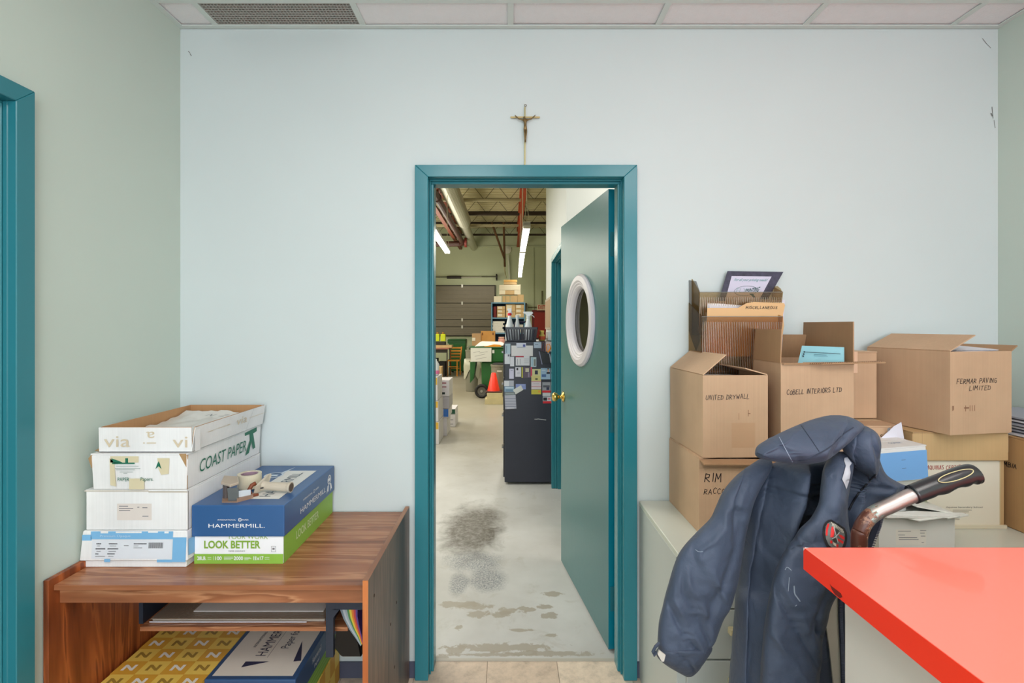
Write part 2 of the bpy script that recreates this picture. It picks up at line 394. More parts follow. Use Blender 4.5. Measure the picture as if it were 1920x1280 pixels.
# unseen glowing panels above and behind the camera, added to light the office
PANEL_E = emis('fill_panel_glow', (1, .98, .94), 3.0)
for (x0, x1, y0, y1) in ((-.60, -.0, -.53, .65), (.63, 1.22, -.53, .65)):
    t = thing('unseen_ceiling_panel', 'unseen added light panel above the %s side of the office' % ('left' if x0 < 0 else 'right'), 'fill light panel', ((x0 + x1) / 2, .2, ZC))
    bx('diffuser', PANEL_E, (x0 + .03, x1 - .03, y0, y1, ZC - .004, ZC - .002), t)

# floors
slab = structure('floor', mat((120, 105, 92), 0.9, name='tile_mortar'), [(XL - .12, XR + .12, -3.32, 2.186, -.1, -.004)])
def tilemat(name, rgb):
    m, nt, b = newmat(name)
    tc = N(nt, 'ShaderNodeTexCoord')
    n1 = N(nt, 'ShaderNodeTexNoise'); n1.inputs['Scale'].default_value = 14; n1.inputs['Detail'].default_value = 10; n1.inputs['Roughness'].default_value = .75
    nt.links.new(tc.outputs['Object'], n1.inputs['Vector']); c = L(*rgb)
    r = ramp(nt, [(.35, tuple(x * .72 for x in c[:3]) + (1,)), (.5, c), (.68, tuple(min(1, x * 1.18) for x in c[:3]) + (1,))])
    nt.links.new(n1.outputs[0], r.inputs[0]); nt.links.new(r.outputs[0], b.inputs['Base Color']); b.inputs['Roughness'].default_value = .45
    return m
T1, T2 = tilemat('beige_floor_tile', (200, 180, 160)), tilemat('light_beige_floor_tile', (214, 196, 176))
tp = .305; me_cache = {}
ys = [2.184 - tp * k for k in range(18)]; x_off = .209 - 6 * tp
for j, y in enumerate(ys[:9]):
    for i in range(13):
        x = x_off + i * tp
        if x > XR or x + tp < XL: continue
        a0, a1 = max(x, XL) + .001, min(x + tp, XR) - .001
        if a1 - a0 < .01: continue
        w_ = round(a1 - a0, 3); mt = T2 if (i + 2 * j) % 3 == 0 else T1
        if (w_, mt) not in me_cache:
            o = MB().box(0, a1 - a0, -tp + .001, -.001, -.004, 0).build('floor_tile', mt, slab, local=True); me_cache[(w_, mt)] = o.data
        else:
            o = bpy.data.objects.new('floor_tile', me_cache[(w_, mt)]); col.objects.link(o); o.parent = slab
        o.location = (a0, y, 0)

def concrete():
    m, nt, b = newmat('worn_painted_concrete')
    geo = N(nt, 'ShaderNodeTexCoord'); P = geo.outputs['Object']
    def nz(scale, det=6, rough=.6, vec=None, dist=0):
        n = N(nt, 'ShaderNodeTexNoise'); n.inputs['Scale'].default_value = scale; n.inputs['Detail'].default_value = det
        n.inputs['Roughness'].default_value = rough; n.inputs['Distortion'].default_value = dist
        nt.links.new(vec or P, n.inputs['Vector']); return n.outputs[0]
    def mth(op, a, b_=None, clamp=False):
        n = N(nt, 'ShaderNodeMath', operation=op, use_clamp=clamp)
        for i, q in enumerate((a, b_)):
            if q is None: continue
            if isinstance(q, (int, float)): n.inputs[i].default_value = q
            else: nt.links.new(q, n.inputs[i])
        return n.outputs[0]
    def ell(cx, cy, rx, ry):
        mp = N(nt, 'ShaderNodeMapping'); mp.inputs['Location'].default_value = (-cx / rx, -cy / ry, 0); mp.inputs['Scale'].default_value = (1 / rx, 1 / ry, 1)
        nt.links.new(P, mp.inputs[0]); l = N(nt, 'ShaderNodeVectorMath', operation='LENGTH'); nt.links.new(mp.outputs[0], l.inputs[0]); return l.outputs['Value']
    def blob(cx, cy, rx, ry, nmix, amp, soft):
        d = mth('ADD', ell(cx, cy, rx, ry), mth('MULTIPLY', mth('SUBTRACT', nmix, .5), amp))
        mr = N(nt, 'ShaderNodeMapRange'); mr.inputs[1].default_value = 1 + soft; mr.inputs[2].default_value = 1 - soft
        nt.links.new(d, mr.inputs[0]); return mr.outputs[0]
    big = nz(1.1, 5); fine = nz(26, 10, .8); mid = nz(5, 8, .7, dist=.6)
    r = ramp(nt, [(.3, L(174, 172, 168)), (.7, L(204, 204, 202))]); nt.links.new(big, r.inputs[0])
    cur = r.outputs[0]
    def over(cur, mask, colr, k=1.0):
        x = N(nt, 'ShaderNodeMix', data_type='RGBA'); nt.links.new(mth('MULTIPLY', mask, k), x.inputs[0])
        nt.links.new(cur, x.inputs[6]); x.inputs[7].default_value = L(*colr); return x.outputs[2]
    # general scuffs
    sc1 = N(nt, 'ShaderNodeMapRange'); sc1.inputs[1].default_value = .56; sc1.inputs[2].default_value = .72; nt.links.new(mid, sc1.inputs[0])
    cur = over(cur, sc1.outputs[0], (150, 142, 126), .38)
    sx_ = N(nt, 'ShaderNodeSeparateXYZ'); nt.links.new(P, sx_.inputs[0]); md = N(nt, 'ShaderNodeMapRange'); md.inputs[1].default_value = 4.5; md.inputs[2].default_value = 9.5; nt.links.new(sx_.outputs['Y'], md.inputs[0])
    cur = over(cur, md.outputs[0], (142, 134, 112), .8)  # far floor colour darkened with depth, standing in for dimmer light there
    # trodden grey stain, then speckled lower part
    m1 = blob(-.27, 3.62, .20, .42, mid, 1.5, .35); cur = over(cur, mth('MULTIPLY', m1, mth('ADD', mth('MULTIPLY', fine, 2.0), -.12, True), True), (84, 79, 70), 1.0)
    sp = N(nt, 'ShaderNodeMapRange'); sp.inputs[1].default_value = .44; sp.inputs[2].default_value = .54; nt.links.new(nz(95, 9, .85), sp.inputs[0])
    for (cx, cy, rx, ry) in ((-.29, 2.83, .05, .13), (-.13, 2.88, .10, .13), (-.22, 3.1, .18, .12)):
        cur = over(cur, mth('MULTIPLY', blob(cx, cy, rx, ry, mid, 1.2, .3), sp.outputs[0]), (98, 104, 112), .85)
    # bare patches near the threshold
    for (cx, cy, rx, ry) in ((-.29, 2.62, .09, .030), (-.18, 2.60, .08, .030), (-.16, 2.53, .06, .035), (-.05, 2.53, .06, .03), (-.25, 2.42, .020, .02), (.0, 2.56, .06, .028), (.09, 2.58, .055, .018), (.18, 2.60, .05, .020), (.20, 2.52, .06, .022), (.24, 2.72, .05, .025),
                             (.06, 2.40, .05, .012), (.20, 2.36, .03, .012), (-.02, 2.27, .22, .030), (-.24, 2.25, .05, .03), (.16, 2.23, .2, .018), (-.10, 2.22, .2, .012), (-.3, 2.2, .03, .02)):
        cur = over(cur, blob(cx, cy, rx, ry, nz(17, 6, .65, dist=.5), 3.4, .14), (156, 148, 134), .85)
    for (cx, cy, rx, ry) in ((.2, 6.2, .9, .6), (-.4, 7.0, .8, .5), (0, 8.4, 1.2, .5), (-.6, 11, 1.2, .8)):
        cur = over(cur, blob(cx, cy, rx, ry, mid, 1.6, .5), (150, 140, 120), .55)
    nt.links.new(cur, b.inputs['Base Color']); b.inputs['Roughness'].default_value = .42
    bp = N(nt, 'ShaderNodeBump'); bp.inputs['Strength'].default_value = .12; bp.inputs['Distance'].default_value = .003
    nt.links.new(fine, bp.inputs['Height']); nt.links.new(bp.outputs[0], b.inputs['Normal'])
    return m
structure('floor.001', concrete(), [(-6.1, 3.0, 2.186, 17.6, -.1, 0)])
structure('trim_1', mat((176, 170, 158), .5, name='threshold_strip'), [(-.339, .478, 2.176, 2.19, -.002, .004)])
structure('baseboard_back', BASEM, [(XL, -.394, YB - .008, YB, 0, .066), (.533, XR, YB - .008, YB, 0, .066)])
structure('baseboard_left', BASEM, [(XL, XL + .008, 1.42, YB, 0, .066)])

# ------------------------------------------------------------------ doors
def door_frame(name, w, h, loc, rz, depth=.13, kind='structure'):
    a = w / 2; b = MB(); T = Matrix.Translation(loc) @ Matrix.Rotation(R(rz), 4, 'Z')
    for s_ in (-1, 1):
        def bb(x0, x1, y0, y1, z0, z1): b.box(min(s_*x0, s_*x1), max(s_*x0, s_*x1), y0, y1, z0, z1, T)
        # mitred casing
        x0, x1 = s_ * a, s_ * (a + .055)
        b.slab([T @ Vector(p) for p in ((x0, 0, 0), (x1, 0, 0), (x1, 0, h + .05), (x0, 0, h))], (T.to_3x3() @ Vector((0, -.025, 0))))
        bb(a, a + .012, 0, depth, 0, h); bb(a - .006, a, .012, .02, 0, h - .006); bb(a - .015, a, .03, .095, 0, h - .015)
        b.slab([T @ Vector(p) for p in ((x0 , depth, 0), (x1, depth, 0), (x1, depth, h + .05), (x0, depth, h))], (T.to_3x3() @ Vector((0, .012, 0))))
    b.slab([T @ Vector(p) for p in ((-a, 0, h), (a, 0, h), (a + .055, 0, h + .05), (-a - .055, 0, h + .05))], (T.to_3x3() @ Vector((0, -.025, 0))))
    b.slab([T @ Vector(p) for p in ((-a, depth, h), (a, depth, h), (a + .055, depth, h + .05), (-a - .055, depth, h + .05))], (T.to_3x3() @ Vector((0, .012, 0))))
    b.box(-a - .012, a + .012, 0, depth, h, h + .012, T); b.box(-a, a, .012, .02, h - .006, h, T); b.box(-a, a, .03, .095, h - .015, h, T)
    o = b.build(name, TEAL, None, bevel=.002); o['kind'] = kind
    return o
d1 = door_frame('door_1', .817, 2.10, (.0695, YB, 0), 0)
A = Vector((.45, 2.24, 0)); th_ = math.atan2(.989, -.146)
DM = Matrix.Translation(A) @ Matrix.Rotation(th_, 4, 'Z')     # local x along leaf from hinge, local -y is into leaf thickness (to the right)
# leaf slab with a round hole
def leaf_mesh():
    b = MB(); n = 48; wL, z0, z1, cx, cz, r, t = .86, .012, 2.10, .44, 1.51, .185, .044
    ring = [(cx + r * math.cos(2*math.pi*k/n), cz + r * math.sin(2*math.pi*k/n)) for k in range(n)]
    def border(k):
        a = 2*math.pi*k/n; c, s_ = math.cos(a), math.sin(a)
        ts = []
        if c > 1e-6: ts.append((wL - cx) / c)
        if c < -1e-6: ts.append(-cx / c)
        if s_ > 1e-6: ts.append((z1 - cz) / s_)
        if s_ < -1e-6: ts.append((z0 - cz) / s_)
        tt = min(ts); return (cx + c * tt, cz + s_ * tt)
    bo = [border(k) for k in range(n)]
    # snap nearest border points to the corners
    for c in ((0, z0), (wL, z0), (wL, z1), (0, z1)):
        k = min(range(n), key=lambda i: abs(math.atan2(bo[i][1]-cz, bo[i][0]-cx) - math.atan2(c[1]-cz, c[0]-cx))); bo[k] = c
    vs = []
    for y in (0, -t):
        vs += [(p[0], y, p[1]) for p in ring] + [(p[0], y, p[1]) for p in bo]
    fs = []
    for k in range(n):
        j = (k + 1) % n
        fs += [(k, n + k, n + j, j), (2*n + k, 2*n + j, 3*n + j, 3*n + k), (k, j, 2*n + j, 2*n + k), (n + k, 3*n + k, 3*n + j, n + j)]
    b.add([DM @ Vector(v) for v in vs], fs); return b
leaf = leaf_mesh().build('door_leaf', TEAL_L, d1)
bx('leaf_edge', mat((0, 118, 140), .35, name='teal_edge_paint'), (-.001, 0.0002, -.0438, -.0002, .012, 2.10, DM), leaf)
PW = mat((206, 200, 208), .35, var=.02, name='white_plastic_trim')
prof = [(.186, .0), (.25, .0), (.25, .008), (.240, .018), (.215, .022), (.205, .016), (.200, .016), (.192, .010), (.186, .010), (.178, .004), (.172, -.004), (.172, -.02), (.186, -.02)]
for sgn in (1, -1):
    b = MB(); n = 64; m_ = len(prof); vs = []
    for r_, h_ in prof:
        for k in range(n):
            a = 2*math.pi*k/n; vs.append(DM @ Vector((.44 + r_ * math.cos(a), h_ if sgn == 1 else -.044 - h_, 1.51 + r_ * math.sin(a))))
    b.add(vs, [(i*n+k, i*n+(k+1)%n, ((i+1)%m_)*n+(k+1)%n, ((i+1)%m_)*n+k) for i in range(m_) for k in range(n)])
    b.build('porthole_ring', PW, leaf, smooth=False)
def glassmat(name, rgb, mix=.25, rough=.03):
    m, nt, b = newmat(name); out = nt.nodes['Material Output']
    tr = N(nt, 'ShaderNodeBsdfTransparent'); tr.inputs[0].default_value = L(*rgb)
    gl = N(nt, 'ShaderNodeBsdfGlossy'); gl.inputs['Roughness'].default_value = rough
    fr = N(nt, 'ShaderNodeFresnel'); fr.inputs[0].default_value = 1.5
    mx = N(nt, 'ShaderNodeMixShader'); nt.links.new(fr.outputs[0], mx.inputs[0])
    nt.links.new(tr.outputs[0], mx.inputs[1]); nt.links.new(gl.outputs[0], mx.inputs[2]); nt.links.new(mx.outputs[0], out.inputs[0]); return m
b = MB(); vs = [DM @ Vector((.44 + .174*math.cos(2*math.pi*k/48), -.018, 1.51 + .174*math.sin(2*math.pi*k/48))) for k in range(48)]
b.slab(vs, DM.to_3x3() @ Vector((0, -.005, 0))); b.build('porthole_glass', glassmat('clear_glass', (225, 225, 215)), leaf)
BRASS = mat((214, 180, 100), .18, metal=1, var=.03, name='polished_brass')
kn = DM @ Vector((.80, 0, 1.045)); nrm = DM.to_3x3() @ Vector((0, 1, 0))
KM = nrm.to_track_quat('Z', 'Y').to_matrix().to_4x4()
MB().lathe([(.001, 0), (.033, 0), (.033, .004), (.022, .010), (.012, .014), (.011, .030), (.016, .036), (.026, .046), (.028, .058), (.024, .068), (.012, .072), (.001, .072)], kn, 24, M=KM).build('door_knob', BRASS, leaf, smooth=True)
kn2 = DM @ Vector((.80, -.044, 1.045)); KM2 = (-nrm).to_track_quat('Z', 'Y').to_matrix().to_4x4()
MB().lathe([(.001, 0), (.033, 0), (.033, .004), (.012, .012), (.011, .030), (.026, .046), (.028, .058), (.012, .072), (.001, .072)], kn2, 24, M=KM2).build('door_knob', BRASS, leaf, smooth=True)
HM = mat((40, 110, 122), .4, name='painted_hinge')
for z in (.24, 1.05, 1.85):
    b = MB()
    for q in range(3): b.tube([DM @ Vector((-.010, -.046, z - .055 + q * .037)), DM @ Vector((-.010, -.046, z - .020 + q * .037))], .007, 8)
    b.box(-.004, -.001, -.044, -.008, z - .055, z + .055, DM); b.box(-.0035, .0, -.075, -.046, z - .055, z + .055, DM)
    b.build('hinge', HM, leaf)

d2 = door_frame('door_2', .82, 2.10, (XL, .953, 0), 90)
bx('door_leaf', TEAL_L, (XL - .13, XL - .09, .545, 1.36, .01, 2.09), d2)
d3 = door_frame('door_3', .82, 2.06, (.41, 4.085, 0), -90)
bx('door_leaf', mat((0, 62, 82), .4, name='dark_teal_paint'), (.51, .545, 3.68, 4.49, .01, 2.05), d3)

# ------------------------------------------------------------------ warehouse shell
ZD = 4.95
structure('wall_front', SAGE, [(-6, XL - .12, YB, YB + .12, 0, ZD), (XR + .12, 2.7, YB, YB + .12, 0, ZD), (XL - .12, XR + .12, YB + .001, YB + .119, ZC + .2, ZD)])
structure('wall_left.001', SAGE, [(-6.1, -6, YB, 17.6, 0, ZD)])
structure('wall_right.001', SAGE, [(2.6, 2.7, 5.4, 17.6, 0, ZD), (1.62, 1.7, YB + .12, 3.54, 0, ZD)])
structure('wall_partition', WHITE, [(.41, .54, 3.54, 3.66, 0, ZD), (.41, .54, 4.51, 5.5, 0, ZD), (.41, .54, 3.66, 4.51, 2.07, ZD), (.54, 1.7, 3.54, 3.64, 0, ZD), (.54, 2.6, 5.4, 5.5, 0, ZD)])
wf = structure('wall_far', SAGE, [(-5.999, 2.599, 17.5, 17.6, 0, ZD + .3)])
bx('wall_rib', SAGE, (-6, 2.6, 17.46, 17.5, 4.28, 4.33), wf)
bx('wall_rib', SAGE, (.82, .87, 17.46, 17.5, 0, 4.28), wf)
# overhead door with its sections at the far wall
GD = mat((122, 114, 98), .55, name='taupe_steel_door')
gd = structure('door_4', mat((60, 55, 48), .7, name='dark_rubber_seal'), [(-6, -.48, 17.40, 17.46, 1.14, 2.94)])
zs = [1.16, 1.47, 1.72, 2.30, 2.91]
for a_, c_ in zip(zs[:-1], zs[1:]):
    b = MB(); b.box(-5.95, -.52, 17.36, 17.40, a_ + .012, c_ - .012)
    for k in range(3): b.box(-5.9, -.56, 17.352, 17.36, a_ + (c_ - a_) * (.25 + .25 * k) - .004, a_ + (c_ - a_) * (.25 + .25 * k) + .004)
    b.build('door_section', GD, gd)
    bx('section_hinge', mat((190, 188, 180), .4, metal=.5, name='zinc'), (-1.69, -1.63, 17.335, 17.352, c_ - .06, c_ + .05), gd)
DK = mat((38, 32, 28), .6, name='dark_steel'); ZN = mat((168, 164, 150), .4, metal=.4, name='zinc_pipe')
t = thing('door_spring_shaft', 'dark torsion spring shaft mounted above the far overhead door', 'spring shaft', (-1.6, 17.3, 3.2))
MB().tube([(-5.9, 17.3, 3.2), (-.42, 17.3, 3.22)], .014, 8).build('shaft', DK, t)
MB().tube([(X(838, 17.3), 17.3, 3.2), (X(865, 17.3), 17.3, 3.205)], .05, 12).build('spring', DK, t)
MB().tube([(X(865, 17.3), 17.3, 3.2), (X(903, 17.3), 17.3, 3.21)], .022, 12).build('spring', ZN, t)
MB().tube([(-.47, 17.27, 3.22), (-.43, 17.27, 3.22)], .10, 16).build('drum', DK, t)
bx('bearing_bracket', DK, (-.46, -.42, 17.27, 17.499, 3.1, 3.3), t)
# strut of two brown bars meeting at a hook, and thin conduits
BR = mat((98, 66, 34), .6, name='brown_primer')
t = thing('door_operator_brace', 'two brown steel bars hanging in a V beneath the roof joists', 'brace', (X(946, 16), 16, 3.4))
MB().tube([(X(922, 16), 16, ZD - .1), (X(946, 16), 16, Z(485, 16))], .035, 6).build('bar', BR, t)
MB().tube([(X(944.5, 16), 16, ZD - .1), (X(946.5, 16), 16, Z(500, 16))], .035, 6).build('bar', BR, t)
MB().tube([W(946, 500, 16), W(946.5, 508, 16), W(948, 515, 16.4), W(949, 521, 17.3)], .02, 6).build('hook', mat((200, 190, 150), .5, name='cream_hose'), t)
t = tag(MB().tube([W(953, 478, 17.4), W(957, 552, 17.4)], .035, 8).build('conduit', mat((206, 208, 190), .5, name='pale_conduit')), 'pale vertical conduit pipe on the far green wall left of the light row', 'pipe')
t = tag(MB().lathe([(.001, 0), (.14, 0), (.15, .02), (.14, .06), (.05, .08), (.001, .08)], W(951.5, 468.5, 17.5), 20, M=Matrix.Rotation(R(90), 4, 'X')).build('round_wall_lamp', mat((214, 212, 196), .5, name='cream_lamp_cover')), 'round cream lamp high on the far green wall', 'wall lamp')
t = tag(MB().tube([W(1016.5, 545, 17.46), W(1016.5, 570, 17.46)], .022, 6).tube([W(990, 576, 17.46), W(1008, 576, 17.46)], .018, 6).build('conduit', mat((110, 104, 74), .6, name='olive_conduit')), 'thin olive conduit feeding the exit sign over the red door', 'pipe')

# roof deck, joists, girders
deck = MB(); xs0, xs1 = -6.0, 2.6; y = 2.2; prof = []
while y < 17.5:
    prof += [(y, ZD), (y + .02, ZD + .075), (y + .13, ZD + .075), (y + .15, ZD)]; y += .25
vs = []
for (yy, zz) in prof: vs += [(xs0, yy, zz), (xs1, yy, zz)]
nn = len(prof); deck.add(vs, [(2*i, 2*i+2, 2*i+3, 2*i+1) for i in range(nn - 1)])
deck.slab([(xs0, 2.1, ZD + .08), (xs1, 2.1, ZD + .08), (xs1, 17.6, ZD + .08), (xs0, 17.6, ZD + .08)], (0, 0, .05))
tag(deck.build('ceiling.001', mat((196, 186, 146), .5, metal=.1, name='galvanised_deck')), kind='structure')
JD = mat((52, 38, 26), .6, name='dark_joist_paint'); JL = mat((160, 150, 116), .5, name='pale_joist_paint'); OR = mat((168, 62, 26), .55, name='red_oxide_primer'); PB = mat((62, 30, 20), .5, name='dark_red_pipe_paint')
JN = iter(['nearest the office', 'second from the office', 'third from the office', 'fourth from the office', 'third from the far wall', 'second from the far wall', 'nearest the far wall'])
def joist(y):
    t = thing('roof_joist', 'open web steel roof joist across the warehouse, ' + next(JN), 'joist', (-1.7, y, ZD - .45), group='roof joists across the warehouse')
    MB().box(-6, 2.6, y - .05, y + .05, ZD - .06, ZD - .01).build('top_chord', JD, t)
    MB().box(-6, 2.6, y - .05, y + .05, ZD - .45, ZD - .40).build('bottom_chord', JL if int(y * 10) % 2 else JD, t)
    b = MB(); x = -6.0
    while x < 2.3:
        b.tube([(x, y, ZD - .42), (x + .3, y, ZD - .05)], .006, 4); b.tube([(x + .3, y, ZD - .05), (x + .6, y, ZD - .42)], .006, 4); x += .6
    tag(b.build('web', JD, t), kind='stuff')
for y in (6.5, 8.3, 10.1, 11.9, 13.4, 14.9, 16.4): joist(y)
def girder(x, z0, label, m=OR, gr=None):
    t = thing('roof_girder', label, 'girder', (x, 10, z0))
    MB().box(x - .05, x + .05, 2.3, 17.45, z0, z0 + .06).build('bottom_chord', m, t)
    MB().box(x - .05, x + .05, 2.3, 17.45, z0 + .55, z0 + .61).build('top_chord', m, t)
    b = MB(); y = 2.4
    while y < 17.0:
        b.tube([(x, y, z0 + .03), (x, y + .45, z0 + .56)], .018, 5); b.tube([(x, y + .45, z0 + .56), (x, y + .9, z0 + .03)], .018, 5); y += .9
    tag(b.build('web', m, t), kind='stuff')
girder(.31, 4.28, 'orange-red primed roof girder running back above the light row')
girder(-1.72, 4.20, 'rust-coloured roof girder behind the round duct on the left', mat((110, 52, 30), .6, name='rust_primer'))
# round duct
def ductmat():
    m, nt, b = newmat('spiral_galvanised_duct')
    tc = N(nt, 'ShaderNodeTexCoord'); sp = N(nt, 'ShaderNodeSeparateXYZ'); nt.links.new(tc.outputs['Object'], sp.inputs[0])
    wv = N(nt, 'ShaderNodeMath', operation='PINGPONG'); wv.inputs[1].default_value = .05; nt.links.new(sp.outputs['Y'], wv.inputs[0])
    ml = N(nt, 'ShaderNodeMath', operation='MULTIPLY'); ml.inputs[1].default_value = 20; nt.links.new(wv.outputs[0], ml.inputs[0])
    r = ramp(nt, [(0, L(140, 138, 120)), (.25, L(196, 194, 174)), (1, L(206, 204, 184))]); nt.links.new(ml.outputs[0], r.inputs[0])
    nt.links.new(r.outputs[0], b.inputs['Base Color']); b.inputs['Metallic'].default_value = .55; b.inputs['Roughness'].default_value = .42
    return m
DUCT = ductmat()
t = thing('spiral_duct', 'round galvanised spiral duct hung under the roof, stepping down to a thinner end', 'duct', (-1.2, 10, 4.3))
MB().tube([(-1.22, 2.3, 4.3), (-1.22, 13.2, 4.3)], .19, 24).build('wide_duct', DUCT, t, smooth=False)
MB().tube([(-1.22, 13.2, 4.3), (-1.23, 13.55, 4.28)], [.19, .125], 24).build('reducer', DUCT, t)
MB().tube([(-1.23, 13.55, 4.28), (-1.26, 17.45, 4.28)], .125, 24).build('narrow_duct', DUCT, t)
b = MB()
for y in (9, 11, 13, 15): b.tube([(-1.22, y, ZD), (-1.22, y, 4.48)], .006, 4)
tag(b.build('hanger_rods', ZN, t), kind='stuff')
t = thing('sprinkler_main', 'dark red sprinkler main below the roof turning left at a flanged elbow', 'pipe', (-1.45, 10, 4.05))
MB().tube([(-1.50, 2.3, 4.1), (-1.44, 15.0, 4.06)], .075, 12).build('main_pipe', PB, t)
MB().tube([(-1.44, 15.0, 4.06), (-1.43, 15.2, 4.05), (-1.55, 15.3, 4.04), (-5.95, 15.3, 4.02)], .085, 12).build('cross_pipe', PB, t)
MB().tube([(-1.37, 15.1, 4.05), (-1.30, 15.1, 4.05)], .15, 14).build('flange', mat((120, 40, 30), .5, name='red_pipe_paint'), t)
MB().tube([(-1.47, 9.95, 4.08), (-1.47, 10.05, 4.08)], .10, 12).build('coupling', PB, t)
# suspended strip lights
TUBE = emis('fluorescent_tube', (1, .97, .90), 9.0); FIX = mat((206, 204, 196), .4, name='enamelled_fixture')
def strip(x0, x1, y0, y1, label, z=3.0):
    t = thing('strip_light', label, 'strip light', ((x0 + x1) / 2, (y0 + y1) / 2, z), group='strip lights hanging in the warehouse')
    T_ = Vector((x1 - x0, y1 - y0, 0)).normalized(); S = Vector((T_.y, -T_.x, 0))
    def P(s_, along, zz): return Vector((x0, y0, 0)) + T_ * along + S * s_ + Vector((0, 0, zz))
    Ln = (Vector((x1, y1)) - Vector((x0, y0))).length
    b = MB(); b.slab([P(-.055, 0, z), P(.055, 0, z), P(.055, Ln, z), P(-.055, Ln, z)], (0, 0, .06)); b.slab([P(-.055, 0, z - .04), P(.055, 0, z - .04), P(.055, .03, z - .04), P(-.055, .03, z - .04)], (0, 0, .09))
    b.slab([P(-.055, Ln - .03, z - .04), P(.055, Ln - .03, z - .04), P(.055, Ln, z - .04), P(-.055, Ln, z - .04)], (0, 0, .09)); b.build('housing', FIX, t)
    for s_ in (-.03, .03): MB().tube([P(s_, .04, z - .022), P(s_, Ln - .04, z - .022)], .019, 10).build('tube_lamp', TUBE, t)
    b = MB()
    for al in (.05, Ln - .05):
        b.tube([P(-.04, al, z + .06), P(0, al, z + .35)], .004, 4); b.tube([P(.04, al, z + .06), P(0, al, z + .35)], .004, 4); b.tube([P(0, al, z + .35), P(0, al, ZD - .45)], .006, 4)
    o_ = b.build('chain', mat((190, 184, 160), .5, name='pale_chain'), t); o_['kind'] = 'stuff'
strip(.265, .268, 7.45, 9.85, 'nearest of the three twin-tube strip lights hanging in line below the orange girder')
strip(.268, .29, 9.95, 12.3, 'middle of the three twin-tube strip lights hanging in line below the orange girder')
strip(.29, .32, 12.4, 14.9, 'farthest of the three twin-tube strip lights hanging in line below the orange girder')
strip(-1.2, -1.26, 7.6, 10.05, 'strip light on the left, cut by the teal door frame')

# ------------------------------------------------------------------ things in the warehouse
def pbox(px0, px1, pyb, pyt, Y, d, label, m=KRAFT_Y, group=None, zb=None, name='cardboard_box', **k):
    z0 = Z(pyb, Y) if zb is None else zb
    w = (px1 - px0) * Y / F; h = Z(pyt, Y) - z0
    return carton(label, ((X(px0, Y) + X(px1, Y)) / 2, Y + d / 2, z0), w, d, h, m=m, group=group, name=name, **k)
# red exit door and sign
t = thing('fire_door', 'red steel door in the far wall under the exit sign', 'door', (1.1, 17.45, 0))
RD = mat((150, 28, 14), .5, name='red_door_paint')
bx('door_leaf', RD, (.88, 1.80, 17.42, 17.46, 0, 1.98), t); bx('door_frame', mat((110, 18, 12), .5, name='dark_red_paint'), (.80, 1.88, 17.44, 17.5, 0, 2.06), t)
bx('push_bar', DK, (.95, 1.7, 17.36, 17.41, 1.0, 1.08), t)
t = thing('exit_sign', 'cream exit sign box with red letters above the red door', 'sign', (1.15, 17.4, 2.1))
bx('sign_case', mat((222, 200, 170), .4, name='cream_sign_plastic'), (X(1007, 17.3), X(1023.5, 17.3), 17.3, 17.42, Z(581.5, 17.3), Z(570.5, 17.3)), t)
DIM[t.name] = (1, 1, 1)
EX = (W(1007, 581.5, 17.3) - t.location, Vector((X(1023.5, 17.3) - X(1007, 17.3), 0, 0)), Vector((0, 0, 11 * 17.3 / F)), Vector((0, -1, 0)))
text(t, EX, 'EXIT', .52, .52, .78, .66, mat((196, 44, 30), .5, name='exit_red'), bold=.02, off=.004)

# blue shelving unit with its load
BL = mat((96, 140, 168), .5, name='pale_blue_steel'); BLD = mat((28, 66, 100), .6, name='deep_blue_steel')
Ys = 13.4
x0, x1 = X(921, Ys), X(984.5, Ys)
t = thing('shelving_unit', 'blue steel shelving unit stacked with boxes left of the red door', 'shelf', ((x0 + x1) / 2, Ys + .22, 0))
for xx in (x0, x1 - .03):
    for yy in (Ys, Ys + .42): bx('post', BL, (xx, xx + .03, yy, yy + .03, 0, Z(566.5, Ys) - .002), t)
SH = [Z(566.5, Ys), Z(595, Ys), Z(623.5, Ys), .75, .15]
for z in SH: bx('shelf_board', BL, (x0, x1, Ys + .005, Ys + .445, z - .035, z), t)
bx('back_panel', BLD, (x0, x1, Ys + .45, Ys + .455, .1, 2.12), t); bx('side_panel', BLD, (x0 - .004, x0, Ys + .03, Ys + .42, .1, 2.12), t); bx('side_panel', BL, (x1, x1 + .004, Ys + .03, Ys + .42, .1, 2.12), t)
tz = SH[0]
LBL = mat((222, 214, 196), .7, name='cream_label'); WB = mat((226, 214, 190), .7, name='cream_board')
top_row = [(926, 940.5, 555, WB, 'cream box at the left end on top of the blue shelves'), (942, 948, 554.5, KRAFT_Y, 'narrow kraft box second on top of the blue shelves'),
           (948.6, 955.8, 554.5, KRAFT_Y, 'kraft box with a pale tag, third on top of the blue shelves'), (957, 970, 554, KRAFT_Y, 'wide kraft box fourth on top of the blue shelves'), (970.4, 982, 552, KRAFT_Y, 'tall kraft box at the right end on top of the blue shelves')]
for (a_, c_, pt, m_, lb) in top_row: pbox(a_, c_, 0, pt, Ys + .03, .3, lb, m_, 'boxes on top of the blue shelves', zb=tz, tiny=True, tape=False)
zt2 = Z(552, Ys + .03) + .002
t2 = pbox(936, 976, 0, 544, Ys + .05, .3, 'long open kraft carton with cream ends under the cream lid', KRAFT_Y, None, zb=zt2, tiny=True, tape=False)
b = patch(t2, 'F', [(0, 0, .28, 1), (.71, 0, 1, 1)], WB, 'cream_panel')
t3 = pbox(936, 976, 0, 533.5, Ys + .05, .3, 'cream carton resting on the kraft carton above the blue shelves', WB, None, zb=Z(544, Ys + .05) + .002, tiny=True, tape=False)
zt4 = Z(533.5, Ys + .05) + .002
